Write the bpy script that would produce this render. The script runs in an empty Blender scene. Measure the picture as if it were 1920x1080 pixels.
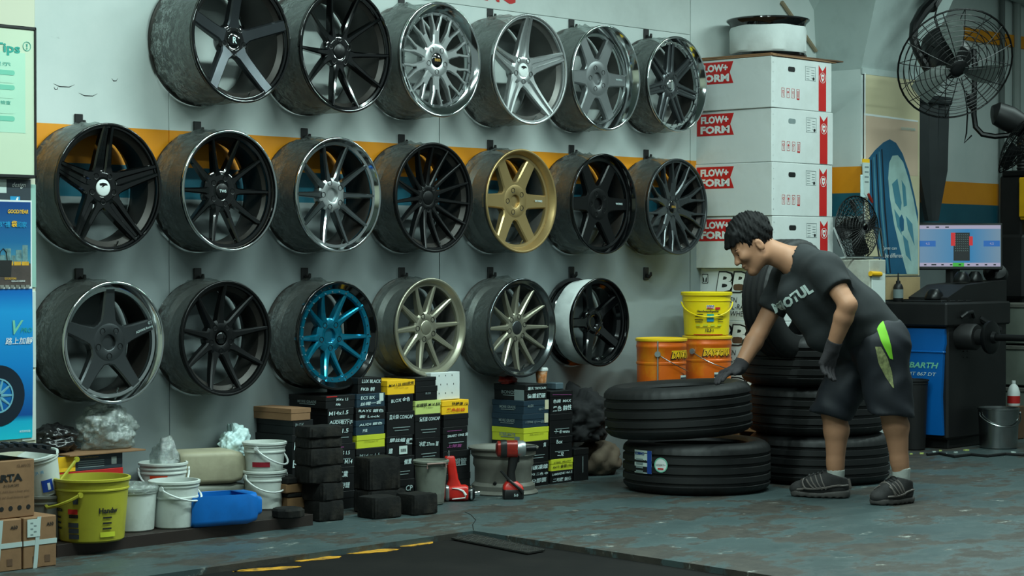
import bpy, bmesh, math, random
import numpy as np
from mathutils import Vector, Matrix, noise as mnoise

R = math.radians
PI = math.pi
random.seed(7)
scene = bpy.context.scene
COL = scene.collection

# ------------------------------------------------------------------ camera
# world: wall of wheels is the plane y = 0, x runs along it, z is up, metres
FPX = 3850.0
YAW = math.atan(FPX / 3574.0)
PITCH = math.atan((540 - 489) / FPX)
cam_d = bpy.data.cameras.new('camera')
cam = bpy.data.objects.new('camera', cam_d)
COL.objects.link(cam)
cam_d.sensor_width = 36.0
cam_d.lens = FPX / 1920 * 36.0
cam_d.clip_end = 200
cam.location = (-4.796, -6.798, 1.07)
cam.rotation_euler = (PI / 2 - PITCH, 0, -YAW)
scene.camera = cam

# ------------------------------------------------------------------ look
scene.view_settings.view_transform = 'Standard'
scene.view_settings.look = 'None'
scene.view_settings.gamma = 1.0
scene.view_settings.use_curve_mapping = False
scene.view_settings.exposure = 0.0
scene.cycles.max_bounces = 8
scene.cycles.transparent_max_bounces = 16
scene.cycles.use_denoising = True
scene.cycles.sample_clamp_indirect = 4.0
scene.cycles.caustics_reflective = False
scene.cycles.caustics_refractive = False

world = bpy.data.worlds.new('world')
scene.world = world
world.use_nodes = True
wb = world.node_tree.nodes['Background']
wb.inputs[0].default_value = (0.46, 0.62, 0.60, 1)      # overcast street light at the open shop front
wb.inputs[1].default_value = 0.36

LAMP_COL = (0.76, 1.0, 0.95)
LAMPS = []        # ceiling fluorescent fixtures, housings are built with the ceiling below
for lx, ly, lz, pw in ((-0.75, -1.95, 3.02, 62), (0.95, -1.95, 3.02, 60), (2.65, -1.95, 3.02, 56), (4.6, -1.9, 3.02, 40),
                       (6.6, -1.2, 3.02, 16), (0.2, -3.5, 3.02, 30), (3.2, -3.5, 3.02, 26)):
    ld = bpy.data.lights.new('fluorescent_tube_light', 'AREA')
    ld.shape = 'RECTANGLE'
    ld.size = 1.2
    ld.size_y = 0.07
    ld.energy = pw
    ld.color = LAMP_COL
    lo = bpy.data.objects.new('fluorescent_tube_light', ld)
    COL.objects.link(lo)
    lo.location = (lx, ly, lz)
    LAMPS.append((lx, ly, lz))

# ------------------------------------------------------------------ picture <-> place helpers
C0 = np.array([-4.796, -6.798, 1.07])
_fh = np.array([math.sin(YAW), math.cos(YAW), 0.0])
RV = np.array([math.cos(YAW), -math.sin(YAW), 0.0])
FV = _fh * math.cos(PITCH) - np.array([0, 0, 1.0]) * math.sin(PITCH)
UV = np.cross(RV, FV)
def _ray(px, py): return FV + (px - 960) / FPX * RV - (py - 540) / FPX * UV
def at_z(px, py, z=0.0):
    v = _ray(px, py); return C0 + v * (z - C0[2]) / v[2]
def at_y(px, py, y=0.0):
    v = _ray(px, py); return C0 + v * (y - C0[1]) / v[1]
def at_x(px, py, x):
    v = _ray(px, py); return C0 + v * (x - C0[0]) / v[0]
def at_d(px, py, d): return C0 + _ray(px, py) * d
def xz(px, py, y):
    p = at_y(px, py, y); return p[0], p[2]

# ------------------------------------------------------------------ objects
def thing(name, label, cat, loc=(0, 0, 0), rotz=0.0, group=None, rot=None):
    o = bpy.data.objects.new(name, None)
    o.empty_display_size = 0.05
    COL.objects.link(o)
    o.location = Vector(loc)
    o.rotation_euler = rot if rot is not None else (0, 0, rotz)
    o['label'] = label
    o['category'] = cat
    if group: o['group'] = group
    return o

def tag(o, label, cat, group=None):
    o['label'] = label; o['category'] = cat
    if group: o['group'] = group
    return o

def link(name, me, mat, parent=None, loc=(0, 0, 0), rot=(0, 0, 0)):
    o = bpy.data.objects.new(name, me)
    COL.objects.link(o)
    if mat is not None and len(me.materials) == 0: me.materials.append(mat)
    o.parent = parent
    o.location = Vector(loc)
    o.rotation_euler = rot
    return o

def struct(o):
    o['kind'] = 'structure'; return o

def rr_ring(w, h, r, n=3):
    """rounded rectangle outline, counter-clockwise"""
    pts = []
    r = min(r, w / 2 - 1e-4, h / 2 - 1e-4)
    for cx, cy, a0 in ((w/2-r, h/2-r, 0), (-w/2+r, h/2-r, 90), (-w/2+r, -h/2+r, 180), (w/2-r, -h/2+r, 270)):
        for k in range(n + 1):
            a = R(a0 + 90 * k / n)
            pts.append((cx + r * math.cos(a), cy + r * math.sin(a)))
    return pts

class MB:
    def __init__(s): s.v = []; s.f = []
    def add(s, vs, fs):
        b = len(s.v); s.v += [tuple(map(float, p)) for p in vs]; s.f += [tuple(i + b for i in f) for f in fs]; return s
    def box(s, c, size, ch=0.0, rz=0.0):
        x, y, z = (q / 2 for q in size)
        ch = min(ch, x * .9, y * .9, z * .9)
        if ch <= 0:
            vs = [(i * x, j * y, k * z) for i in (-1, 1) for j in (-1, 1) for k in (-1, 1)]
            fs = [(0, 1, 3, 2), (4, 6, 7, 5), (0, 4, 5, 1), (2, 3, 7, 6), (0, 2, 6, 4), (1, 5, 7, 3)]
        else:
            vs = []; fs = []
            for i in (-1, 1):
                for j in (-1, 1):
                    for k in (-1, 1):
                        vs += [(i * x, j * (y - ch), k * (z - ch)), (i * (x - ch), j * y, k * (z - ch)), (i * (x - ch), j * (y - ch), k * z)]
            def I(i, j, k, a): return ((i > 0) * 4 + (j > 0) * 2 + (k > 0)) * 3 + a
            fs = []
            for q in (-1, 1):
                fs.append([I(q, -1, -1, 0), I(q, 1, -1, 0), I(q, 1, 1, 0), I(q, -1, 1, 0)][::q])
                fs.append([I(-1, q, -1, 1), I(1, q, -1, 1), I(1, q, 1, 1), I(-1, q, 1, 1)][::-q])
                fs.append([I(-1, -1, q, 2), I(1, -1, q, 2), I(1, 1, q, 2), I(-1, 1, q, 2)][::q])
            for p in (-1, 1):
                for q in (-1, 1):
                    fs.append([I(p, q, -1, 0), I(p, q, -1, 1), I(p, q, 1, 1), I(p, q, 1, 0)][::p * q])
                    fs.append([I(p, -1, q, 2), I(p, -1, q, 0), I(p, 1, q, 0), I(p, 1, q, 2)][::-p * q * -1])
                    fs.append([I(-1, p, q, 1), I(-1, p, q, 2), I(1, p, q, 2), I(1, p, q, 1)][::p * q])
            for i in (-1, 1):
                for j in (-1, 1):
                    for k in (-1, 1):
                        fs.append([I(i, j, k, 0), I(i, j, k, 1), I(i, j, k, 2)][::i * j * k])
        ca, sa = math.cos(rz), math.sin(rz)
        vs = [(c[0] + ca * p[0] - sa * p[1], c[1] + sa * p[0] + ca * p[1], c[2] + p[2]) for p in vs]
        return s.add(vs, fs)
    def lathe(s, prof, seg=32, axis='Z', close=False, off=(0, 0, 0), a0=0.0, a1=2 * PI, wob=None):
        full = abs(a1 - a0 - 2 * PI) < 1e-6
        n = seg if full else seg + 1
        vs = []
        for i in range(n):
            a = a0 + (a1 - a0) * i / seg
            ca, sa = math.cos(a), math.sin(a)
            for j, (r, h) in enumerate(prof):
                if wob: r = r + wob(a, j)
                if axis == 'Z': p = (r * ca, r * sa, h)
                elif axis == 'Y': p = (r * ca, h, r * sa)
                else: p = (h, r * ca, r * sa)
                vs.append((p[0] + off[0], p[1] + off[1], p[2] + off[2]))
        m = len(prof); fs = []
        for i in range(seg):
            i2 = (i + 1) % n if full else i + 1
            for j in range(m if close else m - 1):
                j2 = (j + 1) % m
                q = (i * m + j, i2 * m + j, i2 * m + j2, i * m + j2)
                fs.append(q if axis != 'Y' else q[::-1])
        return s.add(vs, fs)
    def tube(s, path, rad, seg=8, closed=False, cap=True):
        P = [Vector(p) for p in path]; n = len(P)
        rads = rad if isinstance(rad, (list, tuple)) else [rad] * n
        vs = []; prev = None
        for i in range(n):
            if closed: t = P[(i + 1) % n] - P[i - 1]
            else: t = P[min(i + 1, n - 1)] - P[max(i - 1, 0)]
            t.normalize()
            if prev is None:
                up = Vector((0, 0, 1)) if abs(t.z) < .9 else Vector((1, 0, 0))
                nrm = (up - t * up.dot(t)).normalized()
            else:
                nrm = (prev - t * prev.dot(t)).normalized()
            prev = nrm; b = t.cross(nrm)
            for k in range(seg):
                a = 2 * PI * k / seg
                vs.append(P[i] + nrm * (rads[i] * math.cos(a)) + b * (rads[i] * math.sin(a)))
        fs = []
        for i in range(n if closed else n - 1):
            i2 = (i + 1) % n
            for k in range(seg):
                k2 = (k + 1) % seg
                fs.append((i * seg + k, i * seg + k2, i2 * seg + k2, i2 * seg + k))
        if cap and not closed:
            fs.append(tuple(range(seg))[::-1]); fs.append(tuple((n - 1) * seg + k for k in range(seg)))
        return s.add(vs, fs)
    def loft(s, rings, cap=True):
        m = len(rings[0]); vs = [p for r in rings for p in r]; fs = []
        for i in range(len(rings) - 1):
            for k in range(m):
                k2 = (k + 1) % m
                fs.append((i * m + k, i * m + k2, (i + 1) * m + k2, (i + 1) * m + k))
        if cap:
            fs.append(tuple(range(m))[::-1]); fs.append(tuple((len(rings) - 1) * m + k for k in range(m)))
        return s.add(vs, fs)
    def prism(s, poly, d, axis='Y', o=0.0):
        """outline (u, v) extruded from o by d; axis Y: u=x v=z, axis X: u=y v=z, axis Z: u=x v=y"""
        def P(u, v, w):
            return (u, w, v) if axis == 'Y' else ((w, u, v) if axis == 'X' else (u, v, w))
        n = len(poly)
        vs = [P(u, v, o) for u, v in poly] + [P(u, v, o + d) for u, v in poly]
        fs = [tuple(range(n)), tuple(range(2 * n - 1, n - 1, -1))]
        fs += [(i, n + i, n + (i + 1) % n, (i + 1) % n) for i in range(n)]
        return s.add(vs, fs)
    def mesh(s, name, smooth=35, fix=True):
        me = bpy.data.meshes.new(name)
        me.from_pydata(s.v, [], s.f)
        if fix:
            bm = bmesh.new(); bm.from_mesh(me)
            bmesh.ops.recalc_face_normals(bm, faces=bm.faces)
            bm.to_mesh(me); bm.free()
        if smooth:
            me.shade_smooth(); me.set_sharp_from_angle(angle=R(smooth))
        return me
    def build(s, name, mat, parent=None, loc=(0, 0, 0), rot=(0, 0, 0), smooth=35):
        return link(name, s.mesh(name, smooth), mat, parent, loc, rot)

# ------------------------------------------------------------------ materials
def lin(c):
    out = []
    for v in c[:3]:
        v = v / 255.0
        out.append(v / 12.92 if v <= .04045 else ((v + .055) / 1.055) ** 2.4)
    return (*out, 1.0)

class NT:
    def __init__(s, name):
        s.m = bpy.data.materials.new(name); s.m.use_nodes = True
        s.t = s.m.node_tree; s.b = s.t.nodes['Principled BSDF']; s.out = s.t.nodes['Material Output']
    def n(s, ty, **kw):
        nd = s.t.nodes.new(ty)
        for k, v in kw.items():
            if k in nd.inputs: nd.inputs[k].default_value = v
            else: setattr(nd, k, v)
        return nd
    def l(s, a, b): s.t.links.new(a, b)
    def coord(s, kind='Object'):
        return s.n('ShaderNodeTexCoord').outputs[kind]
    def noise(s, scale, detail=4, rough=.55, co=None, kind='Object'):
        nd = s.n('ShaderNodeTexNoise', Scale=scale, Detail=detail, Roughness=rough)
        s.l(co if co is not None else s.coord(kind), nd.inputs['Vector'])
        return nd.outputs['Fac']
    def ramp(s, fac, stops):
        nd = s.n('ShaderNodeValToRGB'); e = nd.color_ramp.elements
        while len(e) < len(stops): e.new(.5)
        for i, (p, c) in enumerate(stops):
            e[i].position = p; e[i].color = c if len(c) == 4 else (*c, 1)
        s.l(fac, nd.inputs['Fac']); return nd.outputs['Color']
    def mix(s, fac, a, b, mode='MIX'):
        nd = s.n('ShaderNodeMix', data_type='RGBA', blend_type=mode)
        for sock, val in ((nd.inputs[0], fac), (nd.inputs[6], a), (nd.inputs[7], b)):
            if hasattr(val, 'node'): s.l(val, sock)
            else: sock.default_value = val
        return nd.outputs[2]
    def bump(s, h, strength=.3, dist=.01):
        nd = s.n('ShaderNodeBump', Strength=strength, Distance=dist)
        s.l(h, nd.inputs['Height']); s.l(nd.outputs['Normal'], s.b.inputs['Normal'])

def M(name, col, rough=.5, metal=0.0, var=.12, vs=6.0, bump=0.0, bs=60.0, coat=0.0, spec=.5, dirt=None, ds=5.0, damt=.5, linear=False):
    """plain procedural material: base colour with noise variation, optional grime of its own colour, fine relief"""
    k = NT(name)
    c = col if linear else lin(col)
    b = k.b
    b.inputs['Roughness'].default_value = rough; b.inputs['Metallic'].default_value = metal
    b.inputs['Coat Weight'].default_value = coat; b.inputs['Coat Roughness'].default_value = .05
    b.inputs['Specular IOR Level'].default_value = spec
    nz = k.noise(vs)
    dark = tuple(x * (1 - var) for x in c[:3]) + (1,); lite = tuple(min(1, x * (1 + var)) for x in c[:3]) + (1,)
    cc = k.ramp(nz, [(.3, dark), (.7, lite)])
    if dirt is not None:
        dn = k.noise(ds, 6, .65)
        dm = k.ramp(dn, [(.48, (0, 0, 0, 1)), (.68, (damt, damt, damt, 1))])
        cc = k.mix(dm, cc, lin(dirt))
    k.l(cc, b.inputs['Base Color'])
    if bump > 0: k.bump(k.noise(bs, 3), bump, .004)
    return k.m

def film(name, tint=(200, 215, 212), base=.25, rough=.18, sc=14.0, crease=.3, along=False):
    """thin clear plastic: mostly see-through, creases catch the light"""
    k = NT(name)
    tr = k.n('ShaderNodeBsdfTransparent'); tr.inputs[0].default_value = (.86, .90, .89, 1)
    gl = k.n('ShaderNodeBsdfGlossy', Roughness=rough); gl.inputs[0].default_value = (.85, .9, .9, 1)
    df = k.n('ShaderNodeBsdfDiffuse'); df.inputs[0].default_value = lin(tint)
    co = k.coord()
    mp = k.n('ShaderNodeMapping'); mp.inputs['Scale'].default_value = (1.0, .45, 1.0); k.l(co, mp.inputs[0])
    n1 = k.noise(sc, 6, .7, mp.outputs[0])
    bp = k.n('ShaderNodeBump', Strength=.9, Distance=.02); k.l(n1, bp.inputs['Height'])
    for s_ in (gl, df): k.l(bp.outputs[0], s_.inputs['Normal'])
    m1 = k.n('ShaderNodeMixShader'); m1.inputs[0].default_value = .3
    k.l(gl.outputs[0], m1.inputs[1]); k.l(df.outputs[0], m1.inputs[2])
    lw = k.n('ShaderNodeLayerWeight', Blend=.35); k.l(bp.outputs[0], lw.inputs['Normal'])
    ma = k.n('ShaderNodeMath', operation='MULTIPLY_ADD'); ma.inputs[1].default_value = .55; ma.inputs[2].default_value = base
    k.l(lw.outputs['Facing'], ma.inputs[0]); ma.use_clamp = True
    mq = k.n('ShaderNodeMapping'); mq.inputs['Scale'].default_value = (1.0, 2.2, 1.0); mq.inputs['Rotation'].default_value = (.5, .3, .4); k.l(co, mq.inputs[0])
    rd = k.n('ShaderNodeMath', operation='SUBTRACT'); rd.inputs[1].default_value = .5; k.l(k.noise(sc * .55, 5, .75, mq.outputs[0]), rd.inputs[0])
    ab = k.n('ShaderNodeMath', operation='ABSOLUTE'); k.l(rd.outputs[0], ab.inputs[0])
    cr = k.ramp(ab.outputs[0], [(.0, (crease, crease, crease, 1)), (.035, (0, 0, 0, 1))])
    if along:      # stretch film bunches up towards the back flange
        sy = k.n('ShaderNodeSeparateXYZ'); k.l(co, sy.inputs[0])
        mr = k.n('ShaderNodeMapRange'); mr.inputs[1].default_value = .07; mr.inputs[2].default_value = .21; mr.inputs[3].default_value = .12; mr.inputs[4].default_value = 1.0
        k.l(sy.outputs['Y'], mr.inputs[0])
        mu = k.n('ShaderNodeMath', operation='MULTIPLY'); k.l(cr, mu.inputs[0]); k.l(mr.outputs[0], mu.inputs[1]); cr = mu.outputs[0]
    ad = k.n('ShaderNodeMath', operation='ADD'); ad.use_clamp = True; k.l(ma.outputs[0], ad.inputs[0]); k.l(cr, ad.inputs[1]); ma = ad
    m2 = k.n('ShaderNodeMixShader'); k.l(ma.outputs[0], m2.inputs[0]); k.l(tr.outputs[0], m2.inputs[1]); k.l(m1.outputs[0], m2.inputs[2])
    k.l(m2.outputs[0], k.out.inputs['Surface'])
    return k.m

MT = {}
MT['black_gloss'] = M('black_gloss_paint', (5, 6, 7), .10, 0, .1, coat=.6)
MT['black_satin'] = M('black_satin_paint', (9, 10, 11), .34, .1, .15, spec=.4)
MT['black_plastic'] = M('black_plastic', (13, 14, 15), .5, 0, .2)
MT['dark_metal'] = M('dark_metal', (24, 25, 26), .42, .6, .2)
MT['gunmetal'] = M('gunmetal_paint', (78, 82, 84), .28, .75, .1)
MT['grey_metal'] = M('grey_wheel_paint', (128, 132, 133), .36, .7, .08)
MT['silver'] = M('silver_wheel_paint', (196, 200, 200), .26, .85, .06)
MT['hyper'] = M('hyper_silver', (120, 126, 128), .16, .95, .08)
MT['chrome'] = M('polished_alloy', (215, 220, 220), .10, 1.0, .05)
MT['gold'] = M('gold_wheel_paint', (178, 152, 104), .34, .75, .06)
MT['champagne'] = M('champagne_wheel_paint', (168, 165, 146), .32, .75, .06)
MT['brushed'] = M('brushed_dark_alloy', (70, 74, 78), .30, .85, .08, bump=.06, bs=400)
MT['blue_paint'] = M('candy_blue_paint', (8, 120, 150), .2, .7, .1, coat=.5)
MT['barrel'] = M('dark_barrel', (44, 41, 38), .42, .5, .25, 9)
MT['barrel_light'] = M('grey_barrel', (92, 91, 88), .4, .6, .2, 9)
MT['white_wrap'] = M('white_foam_wrap', (205, 212, 210), .7, 0, .08, 10, bump=.25, bs=40)
MT['film'] = film('clear_stretch_film', (150, 154, 150), base=.03, rough=.10, sc=26.0, crease=.5, along=True)
MT['bag_film'] = film('clear_bag_film', (170, 178, 172), .26, .2, 22.0, crease=.35)
MT['white_ink'] = M('white_marker_ink', (195, 215, 215), .6, 0, .1)
MT['dim_ink'] = M('faded_print', (120, 135, 135), .6, 0, .1)
MT['pink_ink'] = M('pink_marker_ink', (150, 70, 130), .6, 0, .1)
MT['black_ink'] = M('black_print', (14, 16, 16), .6, 0, .1)
MT['red_ink'] = M('red_print', (190, 28, 26), .55, 0, .08)
MT['gold_ink'] = M('gold_print', (190, 150, 70), .4, .4, .1)
MT['yellow_ink'] = M('yellow_print', (235, 180, 30), .5, 0, .06)
MT['white_card'] = M('white_carton', (206, 212, 210), .62, 0, .05, 4, dirt=(150, 150, 142), ds=3.5, damt=.22)
MT['white_print'] = M('white_print', (220, 226, 224), .6, 0, .04)
MT['white_label'] = M('white_paper_label', (190, 205, 200), .65, 0, .06)
MT['card'] = M('brown_cardboard', (140, 104, 72), .8, 0, .1, 7, dirt=(92, 66, 44), ds=4, damt=.4, bump=.1)
MT['card_dark'] = M('dark_cardboard', (92, 66, 46), .82, 0, .15, 7, bump=.1)
MT['rubber'] = M('tyre_rubber', (14, 15, 16), .6, 0, .18, 12, bump=.08, bs=160)
MT['rubber_block'] = M('worn_rubber_block', (13, 13, 12), .85, 0, .3, 14, bump=.7, bs=45, dirt=(52, 46, 38), ds=11, damt=.45, spec=.3)
MT['wood'] = M('dirty_wood', (120, 88, 55), .75, 0, .2, 12, dirt=(50, 38, 26), ds=5, damt=.6, bump=.2)
MT['steel_dark'] = M('dark_steel_beam', (52, 42, 38), .55, .4, .2, 8, dirt=(30, 26, 25), ds=4, damt=.6)
MT['steel_grey'] = M('dull_grey_steel', (120, 120, 112), .6, .35, .15, 6, dirt=(70, 68, 60), ds=5, damt=.4)
MT['stainless'] = M('stainless_steel', (150, 155, 155), .25, 1, .2, 6)
MT['bucket_white'] = M('white_bucket_plastic', (205, 212, 206), .5, 0, .06, 5, dirt=(110, 108, 96), ds=7, damt=.35)
MT['bucket_yellow'] = M('yellow_bucket_plastic', (172, 166, 46), .48, 0, .06, 5, dirt=(120, 112, 40), ds=7, damt=.35)
MT['bucket_yellow2'] = M('bright_yellow_plastic', (236, 208, 10), .45, 0, .05, 5)
MT['drum_orange'] = M('orange_drum_print', (226, 104, 22), .38, .1, .2, 4, dirt=(238, 180, 30), ds=3.5, damt=.7)
MT['drum_yellow'] = M('yellow_drum_band', (232, 190, 30), .4, .1, .1, 5)
MT['blue_plastic'] = M('blue_jerrycan_plastic', (0, 104, 190), .45, 0, .08, 5, dirt=(10, 60, 110), ds=5, damt=.4)
MT['beige_plastic'] = M('beige_jerrycan_plastic', (168, 162, 136), .55, 0, .1, 5, dirt=(96, 92, 76), ds=4, damt=.45)
MT['grime_plastic'] = M('grimy_clear_plastic', (118, 122, 112), .5, 0, .2, 8, dirt=(62, 64, 56), ds=6, damt=.6)
MT['box_black'] = M('black_printed_carton', (8, 10, 12), .5, 0, .15, 5)
MT['box_blue'] = M('slate_blue_carton', (26, 48, 62), .55, 0, .1, 5)
MT['box_lime'] = M('lime_yellow_carton', (190, 196, 44), .6, 0, .08, 5)
MT['box_yellow'] = M('yellow_carton', (240, 186, 22), .6, 0, .06, 5)
MT['box_pale'] = M('pale_lime_carton', (186, 200, 112), .6, 0, .08, 5)
MT['red_plastic'] = M('red_tool_body', (200, 34, 24), .35, 0, .1, 8, dirt=(70, 14, 12), ds=9, damt=.4)
MT['dark_red'] = M('dark_red_tool_body', (150, 40, 30), .3, .2, .15, 8, dirt=(40, 14, 12), ds=9, damt=.6)
MT['alloy'] = M('cast_alloy', (170, 176, 176), .35, .8, .1)
MT['skin'] = M('skin', (168, 122, 94), .55, 0, .06, 9, spec=.35)
MT['skin_lip'] = M('lips', (150, 92, 78), .5, 0, .05)
MT['hair'] = M('black_hair', (9, 9, 10), .75, 0, .3, 40, bump=.4, bs=130, spec=.25)
MT['tee'] = M('charcoal_cotton', (31, 35, 37), .85, 0, .12, 9, bump=.25, bs=22)
MT['shorts'] = M('navy_polyester', (13, 18, 27), .7, 0, .15, 8, bump=.25, bs=18)
MT['green_panel'] = M('lime_fabric_panel', (120, 190, 40), .7, 0, .08)
MT['olive_panel'] = M('olive_print_panel', (120, 125, 80), .7, 0, .5, 60)
MT['glove'] = M('dark_knit_glove', (44, 41, 44), .9, 0, .2, 30, bump=.4, bs=120)
MT['sock'] = M('grey_sock', (168, 172, 166), .85, 0, .06, 20, bump=.3, bs=150)
MT['shoe_upper'] = M('dark_shoe_mesh', (40, 38, 38), .8, 0, .2, 40, bump=.3, bs=200)
MT['shoe_trim'] = M('grey_shoe_overlay', (104, 96, 92), .6, 0, .1, 20)
MT['shoe_sole'] = M('shoe_sole_rubber', (74, 70, 68), .7, 0, .15, 14)
MT['machine_blue'] = M('blue_machine_panel', (0, 92, 168), .4, 0, .06, 4, coat=.2)
MT['machine_black'] = M('black_machine_body', (15, 15, 16), .55, .1, .2, 5, dirt=(30, 28, 27), ds=4, damt=.4)
MT['yellow_machine'] = M('yellow_machine_paint', (232, 176, 8), .45, 0, .1, 6)
MT['dark_cloth'] = M('black_cloth', (18, 19, 21), .9, 0, .3, 10, bump=.5, bs=14)
MT['sack'] = M('brown_sack', (86, 74, 60), .85, 0, .2, 9, bump=.6, bs=18)
MT['white_bag'] = M('white_bag_plastic', (200, 226, 226), .4, 0, .05, 12, bump=.5, bs=18)
MT['black_bag'] = M('black_bag_plastic', (26, 26, 27), .22, 0, .2, 8, bump=.6, bs=16)
MT['paint_white'] = M('white_wall_paint', (205, 214, 210), .6, 0, .04, 2.0, dirt=(160, 168, 164), ds=1.6, damt=.35)
MT['cream'] = M('cream_wall_paint', (206, 206, 184), .6, 0, .04, 2.0)
MT['tarp'] = M('dark_tarpaulin', (46, 52, 54), .5, 0, .2, 5, bump=.3, bs=10)
MT['conduit'] = M('grey_conduit', (150, 158, 154), .5, .1, .08)
MT['tan'] = M('tan_wood_strip', (150, 134, 108), .7, 0, .12)
# ------------------------------------------------------------------ lettering (queued, turned into meshes at the end)
TEXTS = []
FACE_FRONT = Matrix(((1, 0, 0), (0, 0, -1), (0, 1, 0)))          # reads on a face that looks to -y
FACE_SIDE = Matrix(((0, 0, -1), (-1, 0, 0), (0, 1, 0)))          # reads on a face that looks to -x
def text(parent, s, loc, h, mat, face=FACE_FRONT, width=None, name='lettering', bold=0.0, shear=0.0, rot=0.0, bend=None, align='CENTER', lab=None):
    TEXTS.append(dict(parent=parent, s=s, loc=loc, h=h, mat=mat, face=face, width=width, name=name, bold=bold, shear=shear, rot=rot, bend=bend, align=align, lab=lab))

def flush_texts():
    tmp = []
    for t in TEXTS:
        cu = bpy.data.curves.new('t', 'FONT')
        cu.body = t['s']; cu.size = 1.0; cu.resolution_u = 2
        cu.align_x = t['align']; cu.align_y = 'CENTER'
        cu.offset = t['bold']; cu.shear = t['shear']; cu.space_line = .95
        ob = bpy.data.objects.new('t', cu); COL.objects.link(ob); tmp.append(ob)
    dg = bpy.context.evaluated_depsgraph_get(); dg.update()
    for t, ob in zip(TEXTS, tmp):
        me = bpy.data.meshes.new_from_object(ob.evaluated_get(dg))
        n = len(me.vertices)
        if n == 0: continue
        co = np.empty(n * 3); me.vertices.foreach_get('co', co); co = co.reshape(-1, 3)
        lo = co.min(0); hi = co.max(0)
        k = t['h'] / max(hi[1] - lo[1], 1e-6)
        kx = k if t['width'] is None else t['width'] / max(hi[0] - lo[0], 1e-6)
        x = (co[:, 0] - (lo[0] + hi[0]) / 2 * (t['align'] == 'CENTER')) * kx
        y = (co[:, 1] - (lo[1] + hi[1]) / 2) * k
        ca, sa = math.cos(t['rot']), math.sin(t['rot'])
        x, y = x * ca - y * sa, x * sa + y * ca
        z = np.full_like(x, .0012)
        if t['bend']:
            Rb = t['bend']; a = x / Rb
            x, z = np.sin(a) * (Rb + .0012), (Rb + .0012) * np.cos(a) - Rb
        F = np.array(t['face'])
        co = np.stack([x, y, z], 1) @ F.T + np.array(t['loc'])
        me.vertices.foreach_set('co', co.ravel())
        me.materials.clear()
        o = link(t['name'], me, t['mat'], t['parent'])
        if t['lab']: o['label'] = t['lab']
    for ob in tmp:
        cu = ob.data; bpy.data.objects.remove(ob); bpy.data.curves.remove(cu)

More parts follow.
